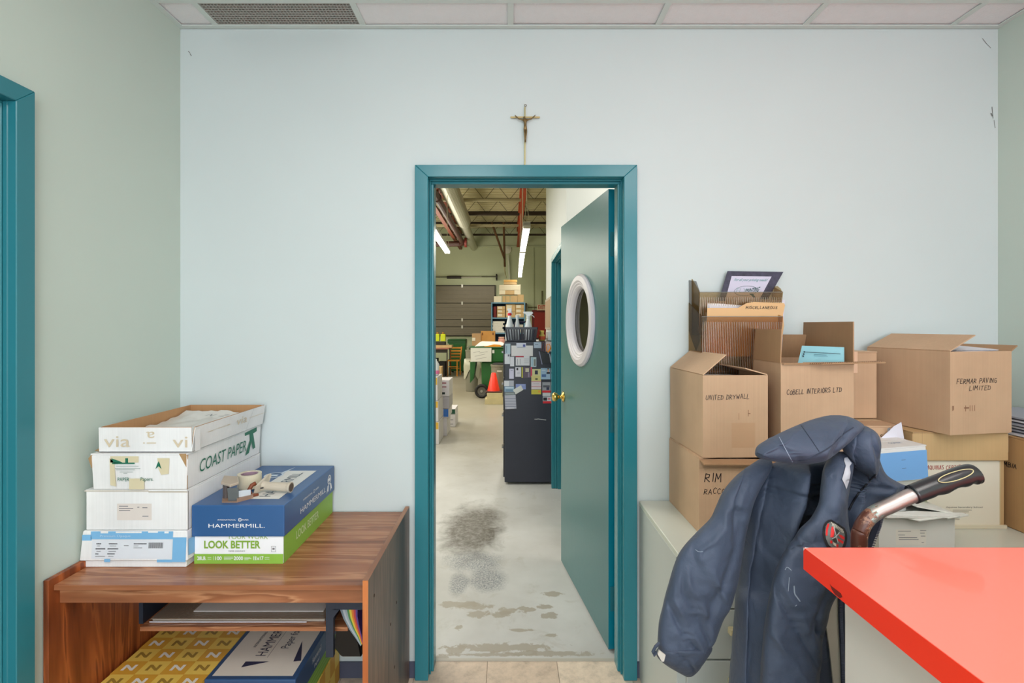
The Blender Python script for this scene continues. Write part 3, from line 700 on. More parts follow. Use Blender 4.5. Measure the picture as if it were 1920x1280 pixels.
pbox(944.5, 969, 0, 528.5, Ys + .06, .25, 'flat tan parcel lying on the cream carton', KRAFT_Y, None, zb=zt4, tiny=True, name='flat_parcel', cat='parcel')
pbox(944.5, 969.5, 0, 524, Ys + .06, .25, 'topmost flat orange-tan parcel of the stack above the blue shelves', cardmat((226, 176, 104)), None, zb=Z(528.5, Ys + .06) + .002, tiny=True, name='flat_parcel', cat='parcel')
# upper bay: files with labels
z = SH[1] + .001; n_ = 0
for (a_, c_, lst, tx) in ((932, 947, [593, 587, 580.5, 573.5], 'left'), (948.5, 966, [594, 584, 570], 'middle'), (966.5, 982.5, [594, 587, 579, 570.5], 'right')):
    zb_ = z
    for k, pt in enumerate(lst[1:]):
        q = pbox(a_, c_, 0, pt, Ys + .04, .32, 'kraft file box %s of the %s pile in the upper bay of the blue shelves' % (['lowest', 'middle' if len(lst) == 4 else 'topmost', 'topmost'][k], tx), KRAFT_Y, 'file boxes in the upper shelf bay', zb=zb_ + .001, tiny=True, tape=False)
        patch(q, 'F', [(.1, .25, .62, .85)], LBL, 'paper_label'); zb_ = Z(pt, Ys + .04)
tag(bx('binder', mat((130, 26, 24), .6, name='red_binder'), (X(925.5, Ys + .1), X(931, Ys + .1), Ys + .1, Ys + .4, z, z + .30)), 'red binder standing at the left of the upper shelf bay', 'binder')
z = SH[2] + .001
pz = z
for k in range(6):
    hgt = .05; xr = X(936 if k < 5 else 934, Ys)
    tag(bx('paper_ream', mat((224, 220, 212), .8, name='white_paper_pack'), (X(923 + (k % 2), Ys), X(946 - (k * 2) % 5, Ys), Ys + .03, Ys + .36, pz, pz + hgt), bevel=.004), ['lowest', 'second lowest', 'third', 'fourth', 'second highest', 'topmost'][k] + ' white paper pack in the pile on the lower blue shelf', 'paper pack', 'paper packs on the lower blue shelf'); pz += hgt + .002
pbox(947, 981, 0, 608, Ys + .04, .3, 'pale grey box on the right of the lower blue shelf', mat((190, 186, 176), .7, name='grey_board'), None, zb=z, tiny=True, tape=False)
# small black wall bracket right of the shelves
t = tag(MB().slab([W(985, 568, 17.2), W(988, 568, 17.2), W(986.5, 585, 17.2), W(985, 585, 17.2)], (0, .3, 0)).build('loudspeaker', DK), 'small dark tapered speaker hanging right of the blue shelves', 'speaker')

# long work table in front of the overhead door, on the left
TT = mat((150, 96, 80), .6, name='reddish_table_top')
def table(x0, x1, y0, y1, z, label, topm, leg=DK, lt=.03):
    t = thing('work_table', label, 'table', ((x0 + x1) / 2, (y0 + y1) / 2, 0))
    bx('tabletop', topm, (x0, x1, y0, y1, z - .04, z), t, bevel=.004)
    for xx in (x0 + .05, x1 - .05 - lt):
        for yy in (y0 + .05, y1 - .05 - lt): bx('leg', leg, (xx, xx + lt, yy, yy + lt, 0, z - .04), t)
    bx('apron', leg, (x0 + .05, x1 - .05, y0 + .06, y0 + .08, z - .14, z - .04), t)
    return t
table(-3.8, X(842, 14.2), 14.2, 15.0, .86, 'work table with a reddish top at the far left, boxes on and under it', TT)
pbox(814, 847, 659, 647, 14.25, .35, 'long flat kraft box on the reddish work table', KRAFT_Y, None, zb=.861)
pbox(811, 834, 0, 640.5, 14.3, .3, 'low black case on the kraft box at the far left', DK, None, zb=Z(647, 14.25) + .002, tape=False, tiny=True, name='black_case', cat='case')
YEL = mat((196, 206, 24), .5, name='yellow_green_plastic')
for (a_, c_, lb) in ((816.5, 823.5, 'left yellow-green jug on the black case at the far left'), (826, 835, 'right yellow-green jug on the black case at the far left')):
    t = thing('jug', lb, 'jug', (X((a_ + c_) / 2, 14.35), 14.4, Z(640, 14.3)), group='yellow-green jugs')
    zz0 = t.location.z + .001
    bx('jug_body', YEL, (X(a_, 14.35), X(c_, 14.35), 14.35, 14.48, zz0, Z(626, 14.35)), t, bevel=.012)
    MB().tube([(t.location.x, 14.41, Z(626, 14.35)), (t.location.x, 14.41, Z(622.5, 14.35))], .035, 10).build('jug_cap', mat((150, 110, 40), .5, name='amber_cap'), t)
# dark boxes under the table
for (a_, c_, pt, lb) in ((806, 819, 672, 'dark crate under the left end of the reddish work table'), (821, 834, 678, 'dark crate under the reddish work table beside the chair')):
    pbox(a_, c_, 0, pt, 14.5, .4, lb, mat((24, 20, 20), .8, name='black_plastic'), 'dark crates under the work table', zb=0, tape=False, tiny=True, name='crate', cat='crate')
pbox(820, 828, 0, 687, 13.6, .3, 'small kraft box on the floor in front of the dark crates', KRAFT_Y, None, zb=0, tiny=True, tape=False)

# wooden chair
CH = mat((214, 140, 44), .45, name='honey_wood'); Yc = 14.7
t = thing('wooden_chair', 'honey-coloured wooden ladder-back chair facing away from the work table', 'chair', (X(850, Yc), Yc, 0))
cx0, cx1 = X(838, Yc), X(858, Yc)
for (xa, xb) in ((cx0, X(843, Yc + .4) - .01), (cx1 - .03, cx1 + .05)):
    MB().tube([(xa + .015, Yc, 0), (xa + .015, Yc, .46)], .02, 8).build('leg', CH, t)
MB().tube([(cx0 + .06, Yc + .38, 0), (cx0 + .06, Yc + .38, .46), (cx0 + .04, Yc + .46, .86)], .02, 8).build('leg', CH, t)
MB().tube([(cx1 + .04, Yc + .38, 0), (cx1 + .04, Yc + .38, .46), (cx1 + .08, Yc + .46, .86)], .02, 8).build('leg', CH, t)
bx('seat', CH, (cx0 - .01, cx1 + .06, Yc - .02, Yc + .42, .44, .475), t, bevel=.01)
for z in (.55, .64, .73, .82): bx('back_slat', CH, (cx0 + .05, cx1 + .07, Yc + .41 + (z - .5) * .14, Yc + .425 + (z - .5) * .14, z - .02, z + .025), t)
for (ya, z) in ((Yc, .28), (Yc + .38, .2)): MB().tube([(cx0 + .02, ya, z), (cx1 + .02, ya, z)], .012, 6).build('stretcher', CH, t)

# wheeled bins and bins
GRN = mat((34, 96, 44), .45, var=.1, name='green_bin_plastic'); GRD = mat((28, 82, 40), .5, name='green_bin_rim'); GY = mat((128, 124, 110), .5, name='grey_bin_plastic'); BLK = mat((26, 24, 24), .6, name='black_rubber')
def wheelie(px0, px1, pyt, Y, d, label, wheel=True, body=GRN):
    x0, x1 = X(px0, Y), X(px1, Y); zt = Z(pyt, Y)
    t = thing('wheeled_bin', label, 'bin', ((x0 + x1) / 2, Y + d / 2, 0))
    b = MB(); g = .05; b.frustum(x0 + .09, x1 - .05, Y + .05, Y + d - .05, .06, zt - .12, .05); b.build('bin_body', body, t, bevel=.03, seg=3)
    b = MB(); b.box(x0, x1, Y, Y + d, zt - .14, zt - .05); b.build('bin_rim', GRD, t, bevel=.015, seg=2)
    b = MB(); b.frustum(x0 - .01, x1 + .01, Y - .02, Y + d, zt - .05, zt - .0, -.03); b.build('bin_lid', GRD, t, bevel=.01)
    MB().tube([(x0 + .08, Y + d + .03, zt - .1), (x1 - .08, Y + d + .03, zt - .1)], .018, 8).build('bin_handle', GRD, t)
    for xx in (x0 + .10, x1 - .12):
        MB().tube([(xx - .03, Y + (.10 if wheel else d - .1), .11), (xx + .04, Y + (.10 if wheel else d - .1), .11)], .11, 20).build('wheel', BLK, t)
    return t
wheelie(839, 873, 635.5, 15.5, .6, 'green wheeled bin standing behind the wooden chair', wheel=False)
# big green cart bin in the middle
Yb = 10.2
t = thing('wheeled_bin', 'large green wheeled bin with a taped paper sheet, heaped with paper', 'bin', (X(914, Yb), Yb + .35, 0))
x0, x1 = X(882, Yb), X(950, Yb)
MB().slab([(x0, Yb, Z(652, Yb)), (x1, Yb, Z(652, Yb)), (x1 - .02, Yb + .03, Z(679, Yb)), (x0 + .02, Yb + .03, Z(679, Yb))], (0, .66, 0)).build('bin_body', GRN, t, bevel=.02)
MB().slab([(X(902, Yb), Yb + .05, Z(679, Yb)), (X(947, Yb), Yb + .05, Z(679, Yb)), (X(946, Yb), Yb + .09, .12), (X(903, Yb), Yb + .09, .12)], (0, .5, 0)).build('bin_lower_body', GRN, t, bevel=.02)
MB().slab([(X(881, Yb), Yb + .05, Z(679, Yb)), (X(892, Yb), Yb + .05, Z(679, Yb)), (X(887, Yb), Yb + .09, Z(712, Yb)), (X(880.5, Yb), Yb + .09, Z(719, Yb))], (0, .5, 0)).build('bin_side_skirt', GRN, t)
b = MB(); b.box(x0 - .02, x1 + .02, Yb - .02, Yb + .68, Z(653, Yb), Z(650, Yb)); b.build('bin_rim', GRD, t, bevel=.008)
for xx, yy in ((X(905, Yb) - .02, Yb - .02), (X(947, Yb), Yb - .02)):
    Mw = Matrix.Translation((xx, yy, .145))
    MB().tube([(xx, yy - .035, .145), (xx, yy + .03, .145)], .028, 12).build('hub', mat((150, 148, 140), .4, metal=.5, name='steel_hub'), t)
    MB().lathe([(.09, -.03), (.135, -.035), (.145, -.02), (.145, .02), (.135, .035), (.09, .03), (.09, -.03)], (xx, yy, .145), 28, M=Matrix.Rotation(R(90), 4, 'X'), caps=False).build('wheel', BLK, t, smooth=True)
    MB().lathe([(.02, -.012), (.088, -.02), (.092, 0), (.088, .02), (.02, .012)], (xx, yy, .145), 24, M=Matrix.Rotation(R(90), 4, 'X')).build('wheel_disc', mat((90, 88, 82), .5, name='grey_disc'), t)
t = tag(MB().slab([W(882.3, 652, Yb - .03), W(921.5, 652, Yb - .03), W(921.2, 678, Yb - .03), W(882.8, 678, Yb - .03)], (0, .006, 0)).build('notice_sheet', mat((206, 206, 200), .7, name='notice_paper')), 'white notice sheet with faint grey lines taped to the large green bin', 'paper sheet')
b = MB()
for (a_, c_, e_, g_) in ((887, 660.5, 900, 658), (899, 661, 914, 658.5), (890, 667.5, 910, 663), (892, 673, 912, 669)): b.poly([W(a_, c_, Yb - .0305), W(e_, g_, Yb - .0305), W(e_, g_ + .8, Yb - .0305), W(a_, c_ + .8, Yb - .0305)])
b.build('faint_writing', mat((150, 150, 150), .7, name='pencil_grey'), t)
t = tag(MB().slab([W(922.5, 656, Yb - .004), W(927, 656, Yb - .004), W(927, 662, Yb - .004), W(922.5, 662, Yb - .004)], (0, .004, 0)).build('sticker', mat((215, 215, 210), .6, name='white_sticker')), 'small white sticker on the large green bin right of the notice', 'sticker')
# heap of paper in the green bin
zr = Z(650, Yb)
t = tag(MB().slab([(X(889, Yb), Yb + .05, zr), (X(900, Yb), Yb + .12, zr + .10), (X(940, Yb), Yb + .12, zr + .09), (X(950, Yb), Yb + .05, zr + .02)], (0, .4, 0)).build('paper_sack', mat((224, 218, 206), .7, name='creased_paper'), bevel=.015), 'white printed paper sack heaped in the large green bin', 'paper sack')
t = tag(MB().slab([(X(907, Yb), Yb + .0, zr), (X(926, Yb), Yb + .0, zr + .05), (X(938, Yb), Yb + .0, zr + .04), (X(940, Yb), Yb + .0, zr)], (0, .045, 0)).build('orange_envelope', mat((222, 140, 30), .6, name='orange_paper')), 'orange envelope on the rim of the large green bin', 'envelope')
# pale grey bins
def rbin(px0, px1, pyt, pyb, Y, label, d=.45, mt=GY, floor=True):
    x0, x1 = X(px0, Y), X(px1, Y); zt, zb = Z(pyt, Y), 0.0; cx = (x0 + x1) / 2; r_ = (x1 - x0) / 2
    t = thing('trash_bin', label, 'bin', (cx, Y + r_, 0))
    MB().lathe([(r_ * .80, 0), (r_ * .84, .02), (r_ * .98, zt - .04), (r_ * 1.05, zt - .035), (r_ * 1.05, zt), (r_ * .95, zt), (r_ * .78, .03), (.001, .03)], (cx, Y + r_, 0), 28).build('bin_body', mt, t, smooth=False)
    return t, cx, r_, zt
t, cx, r_, zt = rbin(870, 897, 676, 734, 11.1, 'round grey trash bin with a plastic liner hanging over its rim, left of the cone')
b = MB(); n = 28; vs = []
for i, (rr, zz) in enumerate(((.96, .02), (1.08, .03), (1.14, -.12), (1.10, -.30))):
    for k in range(n):
        a = 2*math.pi*k/n; w_ = 1 + .05 * math.sin(5*a + i) + .03 * math.sin(11*a)
        dz = (0 if i < 3 else .12 * math.sin(3*a))
        vs.append((cx + r_*rr*w_*math.cos(a), 11.1 + r_ + r_*rr*w_*math.sin(a), zt + zz + dz))
b.add(vs, [(i*n+k, i*n+(k+1)%n, (i+1)*n+(k+1)%n, (i+1)*n+k) for i in range(3) for k in range(n)])
b.build('bin_liner', mat((186, 182, 164), .4, name='translucent_liner'), t, smooth=True)
rbin(872, 892, 656, 700, 11.65, 'grey bin with a rim standing behind the large green bin')
t, cx, r_, zt = rbin(920, 950, 684, 742, 9.75, 'grey bin behind the orange cone, black bag inside')
tag(MB().lathe([(.02, -.10), (r_*.72, -.1), (r_*.80, .01), (r_*.7, .03), (r_*.4, -.02), (.02, -.03)], (cx, 9.75 + r_, zt), 20).build('bag', BLK, smooth=True), 'black bag lining the grey bin behind the cone', 'bag')
tag(bx('card_tray', mat((200, 196, 184), .6, name='pale_board'), (X(932, 9.7), X(941, 9.7), 9.68, 9.72, Z(697, 9.7), Z(694.5, 9.7))), 'small pale card stuck on the grey bin behind the cone', 'card')

# cone on boxes
CB = cardmat((206, 192, 150), 'cream_carton')
c1 = pbox(909, 943, 0, 748, 9.35, .32, 'lower cream flat box under the orange cone', CB, 'cream boxes under the cone', zb=0)
c2 = pbox(913, 942, 0, 736.5, 9.38, .28, 'upper cream flat box carrying the orange cone', CB, 'cream boxes under the cone', zb=Z(748, 9.35) + .001)
zc = Z(736.5, 9.38) + .002; cxx = X(925.5, 9.5)
t = thing('traffic_cone', 'orange-red traffic cone standing on two cream boxes', 'cone', (cxx, 9.52, zc))
bx('cone_base', mat((70, 30, 24), .6, name='dirty_cone_base'), (cxx - .15, cxx + .17, 9.40, 9.66, zc, zc + .025), t, bevel=.008)
MB().lathe([(.125, .02), (.12, .03), (.045, .36), (.03, .37), (.001, .37)], (cxx, 9.53, zc), 28).build('cone_body', mat((236, 50, 22), .4, name='cone_orange'), t, smooth=True)

# table behind the bins with boxes
table(X(880, 12.9), X(952, 12.9), 12.2, 12.9, .98, 'plain grey work table behind the green bin with cardboard boxes on it', mat((120, 118, 108), .6, name='grey_table_top'))
pbox(885, 901.5, 0, 625, 12.35, .35, 'tan open box with a white tag on the grey work table', cardmat((190, 152, 110)), None, zb=.981, tiny=True, tape=False)
q = pbox(901.8, 928, 0, 620.5, 12.4, .4, 'larger kraft carton right of the tan box on the grey work table', cardmat((204, 146, 76)), None, zb=.981)
patch(q, 'F', [(.06, .72, .16, .90), (.82, .74, .92, .90)], mat((120, 74, 34), .7, name='brown_print'), 'printed_mark')
tag(bx('tag', LBL, (X(885, 12.3), X(891, 12.3), 12.335, 12.34, Z(639, 12.3), Z(633, 12.3))), 'white tag on the tan box behind the green bin', 'tag')
q = thing('pink_jar', 'pale pink plastic jar right of the kraft carton behind the green bin', 'jar', (X(940, 12.3), 12.45, .981))
MB().lathe([(.07, 0), (.085, .02), (.085, .17), (.06, .20), (.001, .20)], (X(940, 12.3), 12.45, .981), 20).build('jar_body', mat((216, 152, 140), .5, name='pink_plastic'), q, smooth=True)
MB().lathe([(.075, .20), (.075, .235), (.001, .235)], (X(940, 12.3), 12.45, .981), 20).build('jar_lid', mat((224, 176, 160), .5, name='pink_lid'), q)
b = MB()

# white cartons stacked along the left just past the door
WBX = cardmat((214, 210, 214), 'white_carton')
def stackbox(x0p, x1p, pb, pt, Y, d, label, m=WBX, zb=None):
    return pbox(x0p, x1p, pb, pt, Y, d, label, m, 'cartons stacked left past the door', zb=zb, tiny=True, tape=False, name='carton')
zb0 = 0
near = [(791, 823, 790, 'bottom'), (789, 822, 751, 'second'), (789, 820.5, 706, 'third')]
zb_ = 0
for k, (a_, c_, pt, nm) in enumerate(near):
    q = stackbox(a_, c_, 0, pt, 6.18, .42, nm + ' white carton with orange print in the nearest stack left past the door', zb=zb_ + .001)
    patch(q, 'F', [(.55, .78, .82, 1)], mat((236, 104, 40), .6, name='orange_print'), 'orange_print')
    patch(q, 'F', [(.82, .66, .97, .96)], mat((214, 170, 60), .6, name='ochre_print'), 'ochre_print'); zb_ = Z(pt, 6.18)
q = thing('plastic_bottle', 'clear white plastic bottle lying on the nearest white carton stack', 'bottle', (X(818, 6.3), 6.35, zb_))
MB().lathe([(.03, .0), (.04, .01), (.042, .14), (.02, .18), (.012, .19), (.012, .21), (.001, .21)], (X(818, 6.3) - .01, 6.35, zb_ + .001), 18).build('bottle_body', mat((220, 226, 230), .2, name='pale_plastic'), q, smooth=True)
MB().lathe([(.042, .02), (.0435, .025), (.0435, .06), (.042, .065)], (X(818, 6.3) - .01, 6.35, zb_ + .001), 18).build('bottle_label', mat((228, 120, 170), .5, name='pink_label'), q)
mid_ = [(823.5, 838, 783, 'bottom', WBX), (823.5, 841, 766, 'second', WBX), (823, 842.5, 743, 'third', mat((176, 172, 178), .7, name='grey_board_2')), (819, 842.5, 712, 'top', WBX)]
zb_ = 0
for (a_, c_, pt, nm, m_) in mid_:
    q = stackbox(a_, c_, 0, pt, 6.66, .40, nm + ' carton of the middle stack left past the door', m_, zb=zb_ + .001); zb_ = Z(pt, 6.66)
    if nm == 'second': patch(q, 'F', [(.45, .1, .98, .95)], mat((54, 110, 190), .6, name='blue_print'), 'blue_print')
    if nm == 'top': patch(q, 'F', [(.12, .78, .75, .84), (.12, .55, .76, .60)], mat((130, 40, 56), .6, name='maroon_print'), 'printed_line'); patch(q, 'F', [(.25, .12, .65, .25)], mat((30, 50, 50), .6, name='dark_print'), 'printed_logo')
zb_ = 0
for (a_, c_, pt, nm) in ((839.5, 854, 777, 'bottom'), (842, 853.5, 766, 'top')):
    q = stackbox(a_, c_, 0, pt, 7.26, .38, nm + ' carton of the low stack farthest past the door', zb=zb_ + .001); zb_ = Z(pt, 7.26)
    if nm == 'top': patch(q, 'F', [(.1, .1, .98, .9)], mat((20, 76, 58), .6, name='green_print'), 'green_print')
    else: patch(q, 'F', [(.15, .55, .7, .6), (.15, .2, .7, .24)], mat((90, 90, 110), .7, name='grey_print'), 'printed_line')

# dark filing cabinet, its side covered in cards
Yf = 4.61
FC = mat((34, 36, 50), .38, var=.2, scale=5, bump=.05, bscale=12, name='blue_black_steel')
fx0, fx1, fz = X(946, Yf), .405, Z(640, Yf)
t = thing('filing_cabinet', 'tall blue-black steel filing cabinet, side covered with cards, beside the teal inner door', 'cabinet', ((fx0 + fx1) / 2, Yf + .34, 0))
bx('cabinet_body', FC, (fx0, fx1, Yf, Yf + .68, .02, fz), t, bevel=.006, seg=2)
for k in range(4): bx('drawer', FC, (fx0 - .012, fx0, Yf + .03, Yf + .65, .06 + k * .315, .06 + k * .315 + .30), t, bevel=.003)
for k in range(4): bx('drawer_pull', mat((150, 150, 150), .3, metal=.8, name='chrome'), (fx0 - .03, fx0 - .012, Yf + .28, Yf + .40, .27 + k * .315, .285 + k * .315), t)
b = MB()
for (a_, c_, e_, g_) in ((1002, 785, 1008, 785), (1008, 784.5, 1024, 786.5)):
    b.poly([W(a_, c_, Yf - .001), W(e_, g_, Yf - .001), W(e_, g_ + 1.2, Yf - .001), W(a_, c_ + 1, Yf - .001)])
b.build('chalk_scratch', mat((190, 190, 190), .7, name='chalk'), t)
def cpt(cx, cy): return (940 + cx / 8.533, 630 + cy / 8.533)
lay = [0]
def card(x0, y0, x1, y1, rgb, label, prints=(), rot=0, name='card', cat='card', q=None):
    lay[0] += 1; Yq = Yf - .0015 - .0009 * (lay[0] % 9)
    pts = q or [(x0, y0), (x1, y0), (x1, y1), (x0, y1)]
    o = MB().slab([W(*cpt(*p), Yq) for p in pts], (0, .0009, 0)).build(name, mat(rgb, .6, name='card_stock_%d_%d_%d' % rgb))
    tag(o, label, cat, 'cards on the dark cabinet side')
    for (a, b_, c, d, col_) in prints:
        p4 = [(x0 + (x1 - x0) * u_, y0 + (y1 - y0) * v_) for (u_, v_) in ((a, b_), (c, b_), (c, d), (a, d))]
        MB().poly([W(*cpt(*p), Yq - .0005) for p in p4]).build('printed_area', mat(col_, .6, name='card_print_%d_%d_%d' % col_), o)
    return o
G1, G2, NV, RD2 = (150, 152, 165), (110, 116, 140), (40, 46, 80), (170, 30, 56)
card(160, 150, 505, 320, (216, 212, 216), 'large white sheet at the top of the dark cabinet side', [(.35, 0, .65, .05, (190, 190, 205))], cat='paper sheet')
card(240, 110, 395, 185, (206, 208, 226), 'white card with a blue logo overlapping the large white sheet', [(.68, .3, .92, .8, (70, 80, 150)), (.1, .88, .9, .96, G2)])
card(60, 120, 145, 285, (170, 192, 208), 'tall pale blue card at the upper left of the dark cabinet side', [(.2, .2, .35, .9, (130, 150, 172))])
card(52, 285, 137, 445, (210, 212, 222), 'white card below the tall pale blue card', [(.6, .05, .9, .25, (90, 90, 110))])
card(140, 330, 205, 482, (212, 212, 224), 'narrow white card left of the red-headed sheet')
card(230, 315, 452, 470, (210, 210, 218), 'white form with a red header bar on the dark cabinet', [(.0, .02, .58, .14, RD2), (.12, .3, .16, .9, G1), (.30, .3, .34, .9, G1), (.6, .3, .95, .34, G1), (.6, .5, .95, .54, G1), (.6, .7, .95, .74, G1)], cat='paper sheet')
card(520, 95, 640, 190, (168, 182, 204), 'bluish card with a dark line at the upper right of the cabinet side', [(.15, .35, .6, .42, NV)])
card(470, 335, 560, 492, (178, 196, 206), 'pale photo card right of the red-headed form', [(.55, .2, .9, .9, (120, 122, 120)), (.15, .1, .4, .9, (150, 180, 200))])
card(127, 520, 200, 682, (202, 200, 224), 'lavender card below the narrow white card', [(.3, .15, .75, .2, G2)])
card(225, 495, 315, 650, (212, 210, 222), 'white card with a round black emblem', [(.18, .08, .5, .32, (40, 40, 52)), (.3, .5, .8, .53, G1), (.3, .65, .8, .68, G1)])
card(325, 495, 492, 665, (92, 80, 96), 'dark floral card with yellow and red side strips', [(.0, .0, .1, 1, (206, 204, 70)), (.86, .0, 1, .9, (200, 70, 96)), (.36, .1, .7, .45, (196, 190, 170)), (.6, .5, .75, .95, (140, 130, 150))])
card(495, 525, 632, 640, (204, 200, 150), 'cream card with a round navy emblem', [(.3, .2, .65, .75, (30, 34, 60))])
card(480, 632, 636, 718, (206, 196, 130), 'yellow card with a small dark bird mark under the navy emblem card', [(.4, .5, .65, .75, (60, 56, 50))])
card(480, 718, 636, 850, (214, 200, 208), 'pinkish white card with two red lines', [(.0, .02, 1, .08, (190, 90, 100)), (.0, .66, 1, .7, (190, 90, 100)), (.2, .3, .8, .34, G1)])
card(480, 856, 636, 930, (198, 186, 70), 'mustard yellow card at the foot of the middle column', [(.7, .2, .92, .6, (224, 150, 60))])
card(630, 510, 785, 690, (150, 178, 206), 'blue advertising card showing a person in a dark suit', [(.1, .55, .55, .8, (70, 100, 150)), (.6, .35, .95, .52, (30, 36, 54)), (.70, .08, .86, .35, (206, 166, 150)), (.68, .03, .88, .12, (50, 36, 34)), (.1, .18, .5, .22, (220, 228, 236))])
card(655, 735, 787, 902, (150, 152, 162), 'grey and red photo card at the right edge of the cabinet', [(.1, .3, .9, .5, (84, 84, 96)), (.0, .8, 1, 1, (206, 40, 50)), (.5, .5, .85, .75, NV)])
card(660, 904, 787, 958, (206, 206, 212), 'blank white card between two red cards at the right edge')
card(665, 965, 797, 1075, (196, 196, 206), 'lowest red and black photo card at the right edge of the cabinet', [(.05, .15, .5, .6, (28, 26, 36)), (.0, .68, 1, 1, (206, 36, 48)), (.6, .2, .9, .5, (200, 130, 140))])
card(45, 710, 200, 802, (176, 178, 192), 'half white half grey card at the left edge of the cabinet', [(.0, .1, .5, 1, (216, 216, 224))])
card(50, 806, 205, 890, (150, 178, 206), 'blue landscape card under the half grey card', [(.1, .5, .9, .9, (110, 140, 166)), (.1, .1, .9, .35, (196, 210, 226))])
card(230, 765, 392, 850, (128, 142, 196), 'periwinkle blue card partly under a tilted white card', [(.3, .15, .9, .22, (190, 196, 226))])
card(190, 790, 350, 930, (210, 210, 206), 'tilted white business card overlapping the blue card', q=[(185, 860), (315, 785), (352, 858), (228, 932)])
card(50, 895, 218, 950, (120, 128, 134), 'grey-green strip card above the long grey list', [(.1, .3, .9, .6, (160, 170, 170))])
card(55, 945, 240, 1165, (178, 178, 194), 'long grey list sheet at the lower left of the cards', [(.02, .22, .98, .25, G2), (.02, .42, .98, .45, G2), (.02, .62, .98, .65, G2), (.02, .80, .98, .84, G2), (.2, .9, .8, .95, (220, 220, 230))], q=[(52, 948), (228, 938), (242, 1160), (62, 1168)], cat='paper sheet')
t = tag(MB().slab([W(*cpt(*p), Yf - .045) for p in ((595, 235), (775, 285), (802, 425), (650, 452))], (0, .042, 0)).build('document_pouch', mat((14, 14, 20), .4, name='black_plastic_2')), 'black plastic pouch holder on the right of the cabinet side', 'pouch')
MB().slab([W(*cpt(*p), Yf - .046) for p in ((598, 238), (610, 240), (660, 452), (645, 452))], (0, .002, 0)).build('pouch_edge', mat((120, 120, 140), .3, metal=.4, name='steel_edge'), t)
MB().slab([W(*cpt(*p), Yf - .046) for p in ((765, 283), (782, 288), (806, 425), (786, 428))], (0, .002, 0)).build('pouch_edge', mat((150, 150, 160), .3, metal=.4, name='steel_edge_2'), t)
card(708, 90, 802, 245, (206, 190, 190), 'pale pink note behind the orange scissors')
t = thing('scissors', 'scissors with orange handles in the black pouch', 'scissors', tuple(W(*cpt(755, 240), Yf - .03)))
MB().tube([W(*cpt(*p), Yf - .03) for p in ((750, 262), (725, 235), (718, 180), (735, 130), (765, 128), (785, 165), (775, 220), (755, 262))], .0035, 8).build('handle', mat((226, 136, 30), .4, name='orange_plastic'), t)
MB().tube([W(*cpt(*p), Yf - .026) for p in ((745, 262), (770, 225), (800, 180))], .006, 8).build('handle', mat((226, 136, 30), .4, name='orange_plastic'), t)
MB().slab([W(*cpt(*p), Yf - .03) for p in ((740, 262), (765, 262), (752, 330))], (0, .002, 0)).build('blade', mat((170, 170, 172), .25, metal=.9, name='steel_blade'), t)
t = tag(MB().tube([W(*cpt(*p), Yf - .02) for p in ((650, 240), (648, 160), (660, 110), (680, 100), (695, 115), (690, 170), (685, 240))], .004, 8).build('cord_loop', mat((96, 56, 64), .5, name='maroon_cord')), 'dark maroon loop handle standing in the black pouch', 'cord')

# basket and spray bottles on the cabinet
zc = fz + .001; Yk = Yf + .03
t = thing('plastic_basket', 'black slotted plastic basket with a carry handle on the filing cabinet', 'basket', (X(979, Yk + .13), Yk + .13, zc))
bx0, bx1 = X(950, Yk), X(1005, Yk); hz = Z(613, Yk) - zc; by0, by1 = Yk, Yk + .24; g = .018
BK = mat((22, 24, 34), .35, name='black_basket_plastic')
bx('basket_floor', BK, (bx0, bx1, by0, by1, zc, zc + .004), t)
def ringf(z0_, z1_, e0, e1, th=.004):
    b = MB()
    for (a_, c_, e_, g_) in ((bx0 - e0, bx1 + e0, by0 - e0, by0 - e0 + th), (bx0 - e0, bx1 + e0, by1 + e0 - th, by1 + e0), (bx0 - e0, bx0 - e0 + th, by0 - e0, by1 + e0), (bx1 + e0 - th, bx1 + e0, by0 - e0, by1 + e0)): b.box(a_, c_, e_, g_, z0_, z1_)
    return b
ringf(zc, zc + .012, .0, 0).build('base_band', BK, t); ringf(zc + hz - .022, zc + hz, g, 0, .006).build('rim_band', BK, t)
nb = 12
for k in range(nb):
    u_ = (k + .1) / nb; x_ = bx0 + (bx1 - bx0) * u_; wv = (bx1 - bx0) / nb * .55
    for (yy, s_) in ((by0, -1), (by1, 1)):
        MB().slab([(x_, yy, zc), (x_ + wv, yy, zc), (x_ + wv + (u_ - .5) * g * 2, yy + s_ * g, zc + hz), (x_ + (u_ - .5) * g * 2, yy + s_ * g, zc + hz)], (0, .004 * -s_, 0)).build('slat', mat((36, 38, 52), .3, name='basket_slat_plastic'), t)
MB().slab([(bx0, by0, zc), (bx0, by1, zc), (bx0 - g, by1 + g, zc + hz), (bx0 - g, by0 - g, zc + hz)], (.004, 0, 0)).build('end_wall', BK, t)
MB().slab([(bx1, by0, zc), (bx1, by1, zc), (bx1 + g, by1 + g, zc + hz), (bx1 + g, by0 - g, zc + hz)], (-.004, 0, 0)).build('end_wall', BK, t)
hy = Yk + .12
MB().tube([W(964.5, 613, hy), W(965, 607, hy), W(968, 604, hy), (X(984, hy), hy, Z(603.5, hy)), W(987.5, 602, hy + .03)], .0075, 8).build('handle', mat((26, 24, 60), .35, name='dark_blue_plastic'), t)
PL = mat((216, 220, 226), .3, var=.02, name='milky_plastic')
